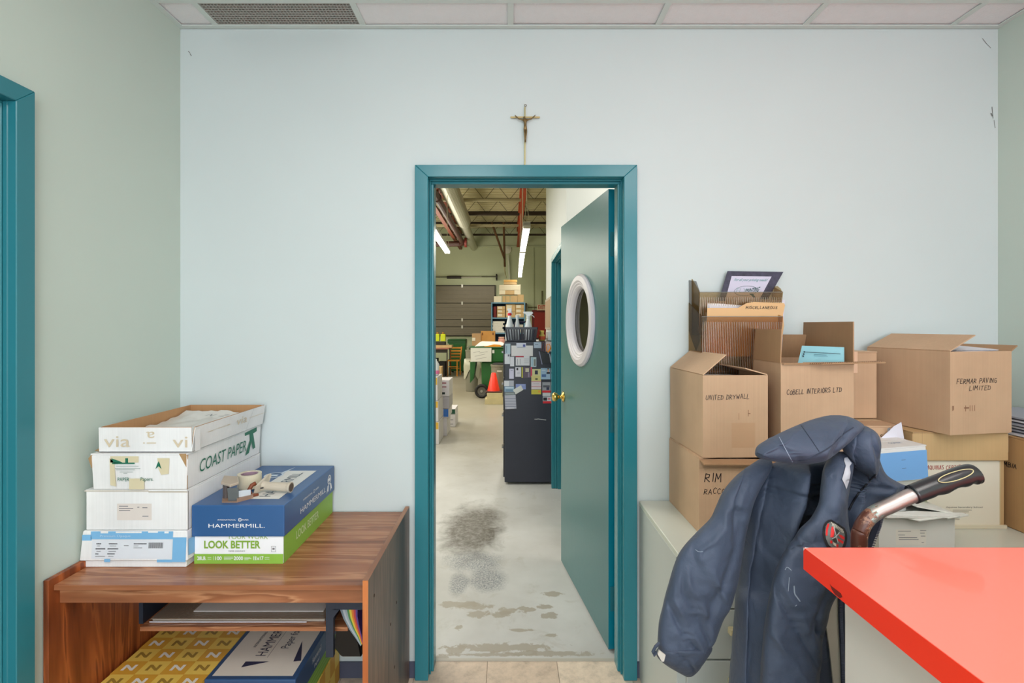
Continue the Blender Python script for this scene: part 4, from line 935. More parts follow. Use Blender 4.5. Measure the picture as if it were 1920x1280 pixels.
def spray(px, pyt, Y, r_, label, collar, trig=True, tw=1.0, body=PL):
    x = X(px, Y); zb = zc + .006; zt = Z(pyt, Y)
    t = thing('spray_bottle', label, 'bottle', (x, Y, zb)); hb = zt - zb - (.065 if trig else .02)
    MB().lathe([(r_ * .9, 0), (r_, .01), (r_, hb * .45), (r_ * .85, hb * .6), (r_ * .42, hb * .92), (.016, hb), (.001, hb)], (x, Y, zb), 20).build('bottle_body', body, t, smooth=True)
    MB().lathe([(.019, 0), (.019, .022), (.001, .022)], (x, Y, zb + hb), 16).build('collar', collar, t)
    if trig:
        zz = zb + hb + .022
        MB().slab([(x - .030 * tw, Y, zz + .043), (x + .022 * tw, Y, zz + .043), (x + .030 * tw, Y, zz + .032), (x + .024 * tw, Y, zz + .018), (x + .014, Y, zz), (x - .014, Y, zz), (x - .018 * tw, Y, zz + .022), (x - .030 * tw, Y, zz + .028)], (0, .024, 0)).build('spray_head', PL, t, bevel=.003)
        MB().tube([(x + .018, Y + .012, zz + .018), (x + .03 * tw, Y + .012, zz), (x + .036 * tw, Y + .012, zz - .012)], .004, 6).build('trigger', PL, t)
    return t
spray(955.5, 578.5, Yk + .05, .040, 'white spray bottle with a red collar at the left of the black basket', mat((214, 30, 50), .4, name='red_plastic'), tw=.75)
spray(970, 591, Yk + .10, .028, 'slim white bottle in the middle of the black basket', PL, trig=False)
spray(990.5, 584, Yk + .07, .042, 'large white spray bottle with a wide trigger at the right of the black basket', PL, tw=1.6)
t = thing('spray_bottle', 'yellowish plastic bottle right of the black basket against the red door', 'bottle', (X(1015, 4.8), 4.8, zc))
MB().lathe([(.028, 0), (.032, .01), (.030, .05), (.016, .075), (.022, .085), (.022, .10), (.001, .10)], (X(1016, 4.8), 4.8, zc), 16).build('bottle_body', mat((226, 196, 96), .4, name='yellow_plastic'), t, smooth=True)
MB().lathe([(.0325, .012), (.033, .014), (.031, .045)], (X(1016, 4.8), 4.8, zc), 16).build('bottle_label', mat((220, 90, 50), .5, name='orange_label'), t)

# poster and dispenser on the partition
t = thing('framed_notice', 'narrow framed beige notice on the white partition beyond the inner door', 'notice', (.40, 5.05, 1.6))
bx('frame', mat((190, 176, 160), .4, name='beige_frame'), (.392, .41, 4.72, 5.40, Z(617, 5.0), Z(558, 4.95)), t)
bx('sheet', mat((170, 140, 112), .6, name='tan_print'), (.390, .392, 4.76, 5.36, 1.47, 1.74), t)
t = thing('towel_dispenser', 'white dispenser box on the partition above the filing cabinet', 'dispenser', (.39, 4.9, 1.36))
bx('dispenser_body', mat((212, 214, 214), .4, name='white_enamel'), (.37, .41, 4.75, 5.0, fz + .002, 1.43), t, bevel=.006)
bx('dispenser_slot', DK, (.369, .371, 4.80, 4.95, 1.35, 1.36), t)

# brown shelf unit glimpsed behind the door leaf
WD = wood('dark_walnut', 'z', (86, 44, 26), (110, 60, 36), (56, 26, 16))
t = thing('storage_shelf', 'dark brown wooden shelf unit glimpsed in the gap behind the open door', 'shelf', (.95, 3.3, 0))
for xx in (.60, 1.38): bx('side_panel', WD, (xx, xx + .02, 3.12, 3.5, 0, 1.05), t)
for z in (.08, .34, .62, 1.03): bx('shelf_board', WD, (.62, 1.38, 3.12, 3.5, z, z + .02), t)
bx('back_panel', WD, (.62, 1.38, 3.5, 3.51, 0, 1.05), t)
t = thing('air_heater', 'dark vented box standing on the brown shelf unit behind the door', 'heater', (.9, 3.3, 1.05))
bx('case', mat((44, 34, 32), .5, name='dark_case'), (.64, 1.3, 3.16, 3.48, 1.052, 1.72), t, bevel=.006)
for k in range(8): bx('vent_slat', DK, (.66, 1.28, 3.15, 3.16, 1.12 + k * .03, 1.135 + k * .03), t)

# ------------------------------------------------------------------ crucifix above the door
CR = mat((150, 128, 82), .35, metal=.8, var=.1, name='aged_brass'); CRD = mat((120, 98, 62), .4, metal=.7, var=.15, name='aged_bronze')
yc = YB - .010
t = thing('crucifix', 'slender brass crucifix on the wall above the teal door frame', 'crucifix', (X(984, YB), yc, Z(311, 2.07)))
b = MB(); b.box(X(983.1, YB), X(985.1, YB), yc - .003, YB, Z(311, 2.06), Z(203, YB)).build('post', mat((190, 176, 120), .35, metal=.6, name='pale_brass'), t, bevel=.0008)
bx('crossbar', mat((190, 170, 120), .35, metal=.6, name='pale_brass_2'), (X(957, YB), X(1012, YB), yc - .003, yc, Z(223.5, YB), Z(220.5, YB)), t, bevel=.0008)
n = 14; MB().tube([(X(985, YB) + .0045 * math.cos(2*math.pi*k/n), yc, Z(199.5, YB) + .0045 * math.sin(2*math.pi*k/n)) for k in range(n + 1)], .0012, 6).build('hanging_ring', CRD, t)
def skin(name, verts, edges, radii, m, parent, root=0, lv=2):
    top = parent
    inv = (Matrix.Translation(top.location) @ top.rotation_euler.to_matrix().to_4x4()).inverted()
    me = bpy.data.meshes.new(name); me.from_pydata([tuple(inv @ Vector(v)) for v in verts], edges, []); me.update()
    o = bpy.data.objects.new(name, me); col.objects.link(o); o.parent = parent
    o.modifiers.new('skin', 'SKIN'); me.skin_vertices if me.skin_vertices else None
    sv = me.skin_vertices[0].data
    for i, r_ in enumerate(radii): sv[i].radius = (r_, r_); sv[i].use_root = (i == root)
    s = o.modifiers.new('sub', 'SUBSURF'); s.levels = lv; s.render_levels = lv
    o.modifiers['skin'].use_smooth_shade = True
    dg = bpy.context.evaluated_depsgraph_get(); dg.update()
    nm = bpy.data.meshes.new_from_object(o.evaluated_get(dg)); nm.materials.clear(); nm.materials.append(m)
    o.modifiers.clear(); o.data = nm; return o
yy = yc - .009
def Q(px, py, dy=0): return W(px, py, YB) * Vector((1, 0, 1)).x if False else Vector((X(px, YB), yy + dy, Z(py, YB)))
V_ = [Q(984.5, 243), Q(984.5, 236), Q(984.3, 229), Q(983.2, 226), Q(982.6, 222, -.003),   # pelvis, waist, chest, neck, head
      Q(979.5, 228), Q(972, 226), Q(965, 219),                                             # left arm
      Q(989.5, 228), Q(996, 226.5), Q(1003.5, 219),                                        # right arm
      Q(983, 246), Q(983.4, 254, -.004), Q(984, 265), Q(984.3, 270, -.003),               # legs
      Q(986.5, 246), Q(986.3, 254, -.004), Q(985.4, 265), Q(985.2, 270, -.003)]
E_ = [(0,1),(1,2),(2,3),(3,4),(2,5),(5,6),(6,7),(2,8),(8,9),(9,10),(0,11),(11,12),(12,13),(13,14),(0,15),(15,16),(16,17),(17,18)]
r0 = .001
skin('figure', V_, E_, [7*r0, 5.5*r0, 7.5*r0, 3*r0, 5.5*r0, 3.2*r0, 2.4*r0, 1.8*r0, 3.2*r0, 2.4*r0, 1.8*r0, 4.2*r0, 3.4*r0, 2.4*r0, 2.2*r0, 4.2*r0, 3.4*r0, 2.4*r0, 2.2*r0], CRD, t)

# ================================================================== OFFICE: left side
CHX = wood('glare_paled_cherry_across', 'x', (160, 102, 68), (188, 132, 94), (120, 70, 44), .27, .8)  # desktop glare put into the colour: cherry tone greyed and lightened
CHZ = wood('cherry_laminate_upright', 'z', (156, 80, 38), (184, 100, 50), (92, 40, 18), .35, .8)
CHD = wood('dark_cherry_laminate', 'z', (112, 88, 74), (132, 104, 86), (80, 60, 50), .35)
dxl, dxr, dyf, dyb, dz = -1.384, -.419, 1.464, 2.068, .722
t = thing('printer_desk', 'reddish brown wood laminate desk with raised side panels in the left corner', 'desk', ((dxl + dxr) / 2, 1.77, 0))
bx('side_panel', CHZ, (dxl, dxl + .016, dyf, dyb, 0, dz), t, bevel=.0012)
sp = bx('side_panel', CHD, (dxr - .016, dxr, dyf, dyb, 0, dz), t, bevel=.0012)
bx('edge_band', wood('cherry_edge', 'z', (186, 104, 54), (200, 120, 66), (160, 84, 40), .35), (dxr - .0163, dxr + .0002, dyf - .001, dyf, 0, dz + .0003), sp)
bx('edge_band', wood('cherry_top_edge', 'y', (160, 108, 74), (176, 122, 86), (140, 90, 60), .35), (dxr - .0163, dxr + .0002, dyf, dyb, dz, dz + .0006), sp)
bx('desktop', CHX, (dxl + .0165, dxr - .0165, dyf + .016, dyb, .684, .700), t, bevel=.0012)
bx('apron', CHX, (dxl + .0165, dxr - .0165, dyf + .036, dyf + .052, .636, .6835), t, bevel=.001)
b = MB()
for (py, Yp) in ((1116, 1.53), (1129, 1.83), (1170, 1.74), (1250, 1.80)):
    c = Vector((dxr, Yp, 1.476 - (py - 612) * Yp / F)); b.lathe([(.001, 0), (.005, 0), (.005, .0008), (.001, .0008)], c, 12, M=Matrix.Rotation(R(90), 4, 'Y'))
tag(b.build('cam_hole', mat((66, 44, 32), .7, name='hole_shadow_brown'), sp), kind='stuff')
b = MB(); b.poly([W(*p) for p in ((550, 1050, 1.62), (555, 1068, 1.62), (557, 1068, 1.62), (552, 1050, 1.62))]) if False else None
# hanging shelf (keyboard tray) with its bracket
tr = bx('sliding_tray', CHX, (X(262, 1.60), X(652, 1.60), 1.60, 1.95, .488, .502), t, bevel=.001)
BKT = mat((54, 60, 74), .4, metal=.5, name='slate_steel')
b = MB(); xa, xb = X(612, 1.565), X(626, 1.565)
b.box(xa, xb, 1.56, 1.575, Z(1230, 1.565), .683); b.box(xb, dxr - .0165, 1.56, 1.575, Z(1141, 1.565), .683)
b.slab([(xb, 1.56, Z(1140, 1.565)), (X(638, 1.565), 1.56, Z(1140, 1.565)), (xb, 1.56, Z(1156, 1.565))], (0, .015, 0)).box(xa, xa + .003, 1.575, 1.90, Z(1185, 1.565), Z(1160, 1.565))
b.build('tray_bracket', BKT, tr)
bx('tray_bracket', BKT, (X(262, 1.6) - .018, X(262, 1.6) - .004, 1.62, 1.9, .50, .683), tr)
# wrapped pack on the tray
t = thing('wrapped_paper_pack', 'flat pack of white sheets wrapped in clear film on the desk tray', 'paper pack', (X(447, 1.63), 1.8, .503))
px0, px1 = X(284, 1.63), X(611, 1.63)
bx('paper_sheets', mat((216, 204, 190), .6, name='wrapped_sheets'), (px0 + .004, px1 - .004, 1.63, 1.93, .5035, .512), t)
bx('cover_board', mat((170, 150, 130), .3, name='brown_glossy_board'), (px0 + .002, px1 - .002, 1.625, 1.935, .5125, .5145), t)
def filmmat():
    m, nt, b = newmat('clear_film'); out = nt.nodes['Material Output']
    tr_ = N(nt, 'ShaderNodeBsdfTransparent'); gl = N(nt, 'ShaderNodeBsdfGlossy'); gl.inputs['Roughness'].default_value = .15
    mx = N(nt, 'ShaderNodeMixShader'); mx.inputs[0].default_value = .22; no = N(nt, 'ShaderNodeTexNoise'); no.inputs['Scale'].default_value = 40
    bp = N(nt, 'ShaderNodeBump'); bp.inputs['Strength'].default_value = .8; bp.inputs['Distance'].default_value = .01
    nt.links.new(no.outputs[0], bp.inputs['Height']); nt.links.new(bp.outputs[0], gl.inputs['Normal'])
    nt.links.new(tr_.outputs[0], mx.inputs[1]); nt.links.new(gl.outputs[0], mx.inputs[2]); nt.links.new(mx.outputs[0], out.inputs[0]); return m
FILM = filmmat()
bx('clear_wrap', FILM, (px0, px1, 1.622, 1.94, .5032, .517), t, bevel=.004)
b = MB(); b.box(px0, px1 - .06, 1.6205, 1.6215, .5045, .5075)
b.build('white_edge', mat((236, 232, 240), .3, name='white_paper_edge'), t)
bx('white_sheet', mat((232, 226, 220), .6, name='top_sheet'), (px0 + .12, px1 - .02, 1.66, 1.93, .5175, .5195), t)

# rainbow dividers and black case in the right bay of the desk
t = thing('divider_folder', 'sagging folder with rainbow coloured dividers inside the right bay of the desk', 'folder', (X(655, 1.62), 1.65, .56))
cols = [(120, 132, 140), (176, 182, 186), (150, 160, 168), (70, 130, 70), (214, 190, 60), (214, 120, 40), (190, 60, 60), (90, 60, 130)]
for k, c in enumerate(cols):
    o_ = k * 4.2; pts = []
    A0 = [(637, 1141), (644, 1160), (655, 1180), (667, 1197), (676, 1211)]
    b = MB(); P0 = [W(px + o_ * (1 - i * .22), py - o_ * .15, 1.60) for i, (px, py) in enumerate(A0)]; P1 = [W(px + (o_ + 4.2) * (1 - i * .22), py - (o_ + 4.2) * .15, 1.60) for i, (px, py) in enumerate(A0)]
    P0 = [Vector((min(p.x, dxr - .018), p.y, p.z)) for p in P0]; P1 = [Vector((min(p.x, dxr - .018), p.y, p.z)) for p in P1]
    b.slab(P0 + P1[::-1], (0, .22, 0)); b.build('divider_sheet', mat(c, .5, name='divider_%d_%d_%d' % c), t)
t = thing('black_case', 'black glossy case standing under the rainbow folder in the desk', 'case', (X(655, 1.75), 1.8, .30))
MB().slab([W(640, 1156, 1.72), W(645, 1150, 1.72), W(673, 1205, 1.72), W(678, 1232, 1.72), W(640, 1232, 1.72), W(626, 1215, 1.72), W(630, 1170, 1.72)], (0, .22, 0)).build('case_body', mat((14, 14, 16), .18, name='gloss_black'), t, bevel=.004)
MB().tube([W(636, 1168, 1.83), W(640, 1158, 1.83), W(646, 1155, 1.83)], .004, 6).build('case_handle', mat((30, 30, 32), .3, name='black_handle'), t)

NAVY = mat((52, 92, 142), .32, var=.05, name='navy_blue_print'); NAVY_D = mat((46, 76, 116), .38, name='dark_navy_print'); LIME = mat((140, 186, 70), .5, name='lime_green_print'); PWH = mat((240, 240, 242), .6, var=.02, name='white_printed_board'); PCR = mat((222, 214, 202), .6, name='cream_white_print')
BLACKP = mat((40, 40, 70), .5, name='dark_navy_ink'); BLUEL = mat((122, 180, 222), .5, name='sky_blue_print'); GRNK = mat((30, 110, 84), .5, name='dark_green_ink'); GREY_INK = mat((120, 120, 124), .6, name='grey_ink'); TANP = mat((212, 196, 168), .5, name='tan_faded_ink'); OLDTAPE = mat((218, 206, 172), .3, name='yellowed_tape'); BLUEI = mat((60, 66, 84), .6, name='slate_ink')
TORN = mat((176, 140, 98), .8, name='torn_board_edge')

# --- left stack
def lines(root, f, segs, m=GREY_INK, h=.018, name='small_print', out=0.0):
    return patch(root, f, [(u0, v - h / 2, u1, v + h / 2) for (u0, u1, v) in segs], m, name, off=.0009, out=out)
sx0, sx1 = -1.372, -1.040; scx = (sx0 + sx1) / 2; sw = sx1 - sx0
y0, y1 = 1.588, 2.060
# A: blue and white lidded box
a = thing('paper_box', 'white box with sky blue printing and a barcode label, lowest of the corner stack', 'box', (scx, (y0 + y1) / 2, .7005), group='paper boxes stacked in the corner')
DIM[a.name] = (sw + .004, y1 - y0 + .004, .117)
MB().box(-sw/2 + .004, sw/2 - .002, -(y1-y0)/2 + .003, (y1-y0)/2 - .003, 0, .10).build('box_body', WHITEB, a, local=True, bevel=.002)
lid = MB().frustum(-sw/2 - .010, sw/2 + .006, -(y1-y0)/2 - .004, (y1-y0)/2, .0225, .117, -.006).build('box_lid', WHITEB, a, local=True, bevel=.003)
Af = (Vector((-sw/2 - .010, -(y1-y0)/2 - .0045, .018)), Vector((sw + .016, 0, 0)), Vector((0, .006, .099)), Vector((0, -1, .06)).normalized())
patch(a, Af, [(.02, .70, .11, .88), (.10, .74, .86, .99), (.86, .02, .985, .80), (.72, .015, .86, .10), (.235, .02, .29, .12)], BLUEL, 'blue_print', parent=lid)
patch(a, Af, [(.19, .93, .26, 1), (.33, .94, .57, .985), (.63, .95, .72, .99), (.05, .90, .10, .98), (.78, .93, .82, .985)], WHITEB, 'white_gap', parent=lid, off=.001)
patch(a, Af, [(.115, .13, .855, .72)], mat((222, 226, 232), .5, name='label_white'), 'label_sticker', parent=lid, off=.0009)
lines(a, Af, [(.155, .20, .60), (.27, .35, .60), (.15, .24, .44), (.26, .36, .44), (.15, .18, .28), (.26, .33, .28), (.5, .62, .60)], mat((112, 116, 126), .6, name='mid_grey_ink'), .038)
lines(a, Af, [(.16, .19, .53), (.28, .34, .53), (.16, .20, .36), (.27, .34, .36), (.15, .24, .20), (.27, .32, .20), (.41, .455, .54), (.50, .545, .53), (.50, .58, .47)], GREY_INK, .02)
patch(a, Af, [(.64 + k * .0068, .46, .64 + k * .0068 + (.0042 if k % 3 else .0026), .64) for k in range(20)], mat((70, 70, 72), .6, name='barcode_ink'), 'barcode', parent=lid, off=.0016)
text(a, Af, 'Premium Opaque', .33, .84, .28, .10, mat((190, 216, 236), .5, name='pale_blue_ink'), off=.002, parent=lid)
patch(a, 'R', [[(0, .35), (0, .8), (.10, .75), (.30, .30), (.30, .2)], (0.1, .8, .5, .95)], BLUEL, 'blue_print', out=.006)
zA = .7005 + .117
# B: plain white box
Bx = carton('plain white box with a small shipping label, second in the corner stack', (scx + .002, (y0 + y1) / 2 + .002, zA + .0008), sw - .004, y1 - y0 - .006, .131, m=WHITEB, tape=False, name='paper_box', group='paper boxes stacked in the corner')
patch(Bx, 'F', [(.31, .25, .65, .66)], mat((222, 212, 204), .6, name='beige_label'), 'label_sticker')
lines(Bx, 'F', [(.33, .42, .60), (.33, .47, .54), (.33, .44, .49), (.51, .53, .57), (.56, .61, .56), (.56, .62, .35)], BLUEI, .014)
patch(Bx, 'F', [(-.01, .955, .62, .985), (.62, .93, 1.0, .965)], mat((200, 190, 176), .8, name='worn_fold'), 'worn_edge')
patch(Bx, 'R', [(0.005, .0, .012, .96)], mat((120, 112, 100), .8, name='seam_brown'), 'box_seam')
zB = zA + .0008 + .131
# C: box with green print
Cx = carton('worn white box with torn corners and green lettering, third in the corner stack', (scx + .014, (y0 + y1) / 2, zB + .0008), sw - .030, y1 - y0 - .006, .117, m=WHITEB, tape=False, name='paper_box', group='paper boxes stacked in the corner', taper=.004)
patch(Cx, 'F', [[(.20, .14), (.26, .10), (.24, .80), (.19, .88)], (.20, .76, .50, .93), (.40, .02, .56, .32)], OLDTAPE, 'yellowed_tape', out=.0045)
patch(Cx, 'F', [[(.70, .88), (.83, .88), (.82, .45), (.74, .42), (.71, .6)]], OLDTAPE, 'yellowed_tape', out=.0045)
patch(Cx, 'F', [(.22, .72, .46, .76), [(.21, .88), (.30, .80), (.33, .76), (.24, .74)], (.36, .76, .39, .88), [(.68, .58), (.70, .72), (.715, .80), (.73, .72), (.745, .58), (.715, .66)]], GRNK, 'green_logo', off=.0012, out=.0045)
text(Cx, 'F', 'PAPER', .34, .30, .125, .10, GRNK, out=.0045); text(Cx, 'F', 'Papers.', .59, .29, .135, .13, GRNK, out=.0045)
lines(Cx, 'F', [(.26, .50, .66), (.25, .52, .60), (.26, .46, .56), (.30, .44, .50), (.34, .38, .46)], mat((170, 180, 176), .6, name='faded_green_ink'), .014, out=.0045)
text(Cx, 'R', 'COAST PAPER', .44, .50, .62, .36, GRNK, shear=.25, out=.004, bold=0)
patch(Cx, 'R', [[(.735, .93), (.93, .97), (.93, .83), (.87, .80), (.905, .28), (.865, .26), (.84, .55), (.80, .20), (.74, .16), (.815, .62), (.81, .83), (.735, .83)]], GRNK, 'green_figure_logo', out=.004)
patch(Cx, 'R', [(0.0, .0, .008, .98)], TORN, 'torn_edge', out=.001)
b = MB(); hw, hd = (sw - .030) / 2, (y1 - y0 - .006) / 2
b.slab([(hw - .022, -hd - .004, .117), (hw + .002, -hd - .005, .117), (hw + .001, -hd - .004, .075)], (0, .002, 0)); b.slab([(hw - .012, -hd - .0055, .117), (hw + .006, -hd - .002, .112), (hw + .002, -hd + .0, .09)], (0, .002, 0))
tag(b.build('torn_corner', TORN, Cx, local=True), kind='stuff')
MB().slab([(-hw - .018, -hd + .03, .118), (-hw + .015, -hd + .01, .120), (-hw + .01, -hd + .05, .122), (-hw - .010, -hd + .07, .128)], (0, 0, .002)).build('bent_flap', TORN, Cx, local=True)
MB().slab([(-hw - .016, -hd + .001, .100), (-hw, -hd - .004, .116), (-hw - .001, -hd - .004, .07)], (0, .002, 0)).build('bent_corner', TORN, Cx, local=True)
zC = zB + .0008 + .117
# D: open tray
dw, dd, dh = .300, .458, .078
Dx = thing('paper_box_tray', 'open white box tray lined with brown board and creased wrapping, top of the corner stack', 'box', (-1.178, 1.826, zC + .0045), group='paper boxes stacked in the corner', rot=(0, 0, R(0)))
DIM[Dx.name] = (dw, dd, dh)
tw = .004; b = MB()
def wallslab(p0, p1, zb_, zt_, tin, outw, mname, mt):
    (x0_, y0_), (x1_, y1_) = p0, p1; ox, oy = outw
    bb = MB(); bb.slab([(x0_, y0_, zb_), (x1_, y1_, zb_), (x1_ + ox, y1_ + oy, zt_), (x0_ + ox, y0_ + oy, zt_)], tin); return bb.build(mname, mt, Dx, local=True)
hw, hd = dw / 2, dd / 2
BRN = cardmat((198, 150, 104), 'tray_lining')
for (p0, p1, ow, tin) in (((-hw, -hd), (hw, -hd), (0, -.002), (0, .002, 0)), ((hw, -hd), (hw, hd), (.012, 0), (-.002, 0, 0)), ((hw, hd), (-hw, hd), (0, .0), (0, -.002, 0)), ((-hw, hd), (-hw, -hd), (0, 0), (.002, 0, 0))):
    wallslab(p0, p1, 0, dh, tin, ow, 'tray_wall', WHITEB)
for (p0, p1, ow, tin) in (((-hw + .003, -hd + .003), (hw - .003, -hd + .003), (0, 0), (0, .0015, 0)), ((hw - .003, -hd + .003), (hw - .003, hd - .003), (.011, 0), (-.0015, 0, 0)), ((hw - .003, hd - .003), (-hw + .003, hd - .003), (0, 0), (0, -.0015, 0)), ((-hw + .003, hd - .003), (-hw + .003, -hd + .003), (0, 0), (.0015, 0, 0))):
    wallslab(p0, p1, .003, dh + .001, tin, ow, 'tray_lining', BRN)
MB().box(-hw, hw, -hd, hd, 0, .003).build('tray_bottom', WHITEB, Dx, local=True)
patch(Dx, 'R', [(0, 0, .06, .97)], WHITEB, 'corner_fold', out=.010)
text(Dx, 'F', 'via', .20, .42, .28, .45, TANP, out=.002); text(Dx, 'F', 'vi', .88, .40, .16, .45, TANP, out=.002); text(Dx, 'F', 'a', .56, .70, .09, .26, TANP, out=.002, rot=180)
patch(Dx, 'F', [(.52, .34, .62, .38), (.48, .34, .50, .38)], TANP, 'faded_print', out=.002)
DRf = (Vector((hw, -hd, 0)), Vector((0, dd, 0)), Vector((.012, 0, dh)), Vector((1, 0, -.15)).normalized())
text(Dx, DRf, 'via', .62, .62, .16, .35, TANP, out=.001); text(Dx, DRf, 'a', .30, .62, .05, .3, TANP, out=.001, rot=90); text(Dx, DRf, 'v', .88, .6, .05, .3, TANP, out=.001, rot=90)
patch(Dx, DRf, [[(.70, 0), (.715, 0), (.80, 1), (.785, 1)]], mat((236, 236, 236), .2, name='shiny_tape'), 'clear_tape', out=.0008)
# creased film wrapped sheets inside
gx, gy = 22, 30; vs = []
for j in range(gy + 1):
    for i in range(gx + 1):
        u_, v_ = i / gx, j / gy; x_ = -hw + .010 + u_ * (dw - .018); y_ = -hd + .008 + v_ * (dd - .05)
        z_ = .036 + .012 * v_ + .012 * noise.noise(Vector((x_ * 14, y_ * 9, 3))) + .006 * noise.noise(Vector((x_ * 40, y_ * 30, 7)))
        if v_ > .85: z_ += (v_ - .85) * .10 * (1 - abs(u_ - .35))
        vs.append((x_, y_, z_))
MB().add(vs, [(j*(gx+1)+i, j*(gx+1)+i+1, (j+1)*(gx+1)+i+1, (j+1)*(gx+1)+i) for j in range(gy) for i in range(gx)]).build('creased_wrapping', mat((222, 218, 212), .35, name='wrapping_white'), Dx, local=True, smooth=True)
for (u_, v_, s_, ww) in ((.62, .64, 'N', .09), (.80, .62, 'Z', .09)):
    text(Dx, (Vector((-hw, -hd, .058)), Vector((dw, 0, 0)), Vector((0, dd, .01)), Vector((0, 0, 1))), s_, u_, v_, ww, .07, GREY_INK, rot=-18)

# --- copy paper box on the desk
ex0, ex1, ey0, ey1 = -1.034, -.737, 1.612, 2.066; ew, ed, eh = ex1 - ex0, ey1 - ey0, .193
E = thing('copy_paper_box', 'copy paper box with a navy lid and lime green base on the desk', 'box', ((ex0 + ex1) / 2, (ey0 + ey1) / 2, .7005)); DIM[E.name] = (ew, ed, eh)
MB().box(-ew/2 + .003, ew/2 - .003, -ed/2 + .003, ed/2 - .003, 0, eh - .006).build('box_base', PWH, E, local=True, bevel=.0015)
lid = MB().box(-ew/2 - .003, ew/2 + .003, -ed/2 - .003, ed/2 + .003, .090, eh).build('box_lid', NAVY, E, local=True, bevel=.003, seg=2)
patch(E, 'R', [(0.01, .0, .99, .47)], LIME, 'green_side', out=-.0024); patch(E, 'F', [(.01, .0, .99, .165)], LIME, 'green_band', out=-.0024)
text(E, 'F', 'LOOK BETTER', .43, .325, .62, .135, mat((134, 172, 62), .5, name='green_ink'), bold=.03, out=-.0026)
text(E, 'F', 'YOUR WORK', .60, .455, .45, .07, mat((150, 180, 90), .5, name='green_ink_2'), out=-.0026)
text(E, 'F', 'PAPER GRAPHICS', .48, .215, .18, .022, GREY_INK, out=-.0026)
for (s_, uc, wf_) in (('28LB.', .095, .10), ('100', .28, .07), ('2000', .50, .10), ('11x17', .72, .11)): text(E, 'F', s_, uc, .095, wf_, .065, PWH, bold=.02, out=-.0020)
lines(E, 'F', [(.34, .44, .115), (.34, .44, .095), (.34, .42, .075), (.565, .63, .11), (.565, .64, .09), (.565, .61, .07), (.79, .84, .11), (.79, .84, .08), (.16, .20, .11), (.16, .20, .08)], PWH, .006, out=-.0018)
patch(E, 'F', [(.225, .06, .228, .13), (.45, .06, .453, .13), (.68, .06, .683, .13)], PWH, 'divider_line', out=-.0018)
patch(E, 'F', [(.86, .20, .91, .205), (.86, .295, .91, .30), (.86, .20, .863, .30), (.907, .20, .91, .30), (.873, .24, .897, .27)], GREY_INK, 'certification_mark', out=-.0018)
Rf = (Vector((ew/2 + .003, -ed/2 - .003, 0)), Vector((0, ed, 0)), Vector((0, 0, eh)), Vector((1, 0, 0)))
Ff = (Vector((-ew/2 - .003, -ed/2 - .003, 0)), Vector((ew, 0, 0)), Vector((0, 0, eh)), Vector((0, -1, 0)))
text(E, Ff, 'HAMMERMILL.', .50, .655, .62, .065, PWH, bold=0, parent=lid); text(E, Ff, 'INTERNATIONAL', .39, .755, .20, .022, PWH, parent=lid); text(E, Ff, 'PAPER', .595, .755, .07, .022, PWH, parent=lid)
def ringpatch(root, f, uc, vc, r_, w_, m, parent=None, out=0.0):
    o, u, v, n = face(root, f) if isinstance(f, str) else f; U, V = u.normalized(), v.normalized(); C = o + u * uc + v * vc + n * (.0012 + out); b = MB(); K = 24
    for k in range(K):
        a0, a1 = 2*math.pi*k/K, 2*math.pi*(k+1)/K
        b.poly([C + U*math.cos(q)*rr + V*math.sin(q)*rr for q, rr in ((a0, r_ - w_), (a1, r_ - w_), (a1, r_), (a0, r_))])
    return b.build('ring_emblem', m, parent or root, local=True)
ringpatch(E, Ff, .535, .757, .0055, .0014, PWH, lid); text(E, Ff, 'A', .535, .757, .015, .03, PWH, parent=lid)
text(E, Rf, 'HAMMERMILL', .53, .66, .52, .10, PWH, bold=0, parent=lid); text(E, Rf, 'INTERNATIONAL', .41, .82, .18, .035, PWH, parent=lid); text(E, Rf, 'PAPER', .60, .82, .07, .035, PWH, parent=lid)
ringpatch(E, Rf, .535, .82, .0065, .0016, PWH, lid)
ringpatch(E, Rf, .88, .79, .019, .004, PWH, lid); ringpatch(E, Rf, .88, .79, .012, .0015, PWH, lid); patch(E, Rf, [(.855, .76, .905, .82), [(.84, .68), (.87, .70), (.86, .55), (.84, .58), (.82, .53)], [(.90, .70), (.93, .68), (.95, .55), (.93, .57), (.915, .52)]], PWH, 'seal_ribbon', parent=lid)
text(E, Rf, 'LOOK BETTER', .44, .27, .44, .15, mat((206, 224, 170), .5, name='pale_green_ink'), out=-.005, bold=.02)
Tf = (Vector((-ew/2, -ed/2, eh)), Vector((ew, 0, 0)), Vector((0, ed, 0)), Vector((0, 0, 1)))
patch(E, Tf, [(.47, .12, .86, .84)], mat((224, 222, 216), .5, name='white_lid_panel'), 'white_panel', parent=lid)
text(E, Tf, 'HAMMERMILL', .66, .47, .60, .13, mat((70, 84, 100), .5, name='slate_print'), rot=90, parent=lid)
ringpatch(E, Tf, .38, .70, .036, .007, mat((206, 216, 226), .5, name='pale_seal'), lid); patch(E, Tf, [(.33, .68, .43, .72), [(.42, .78), (.50, .95), (.47, .80), (.46, .74)]], mat((206, 216, 226), .5, name='pale_seal'), 'seal_ribbon', parent=lid)

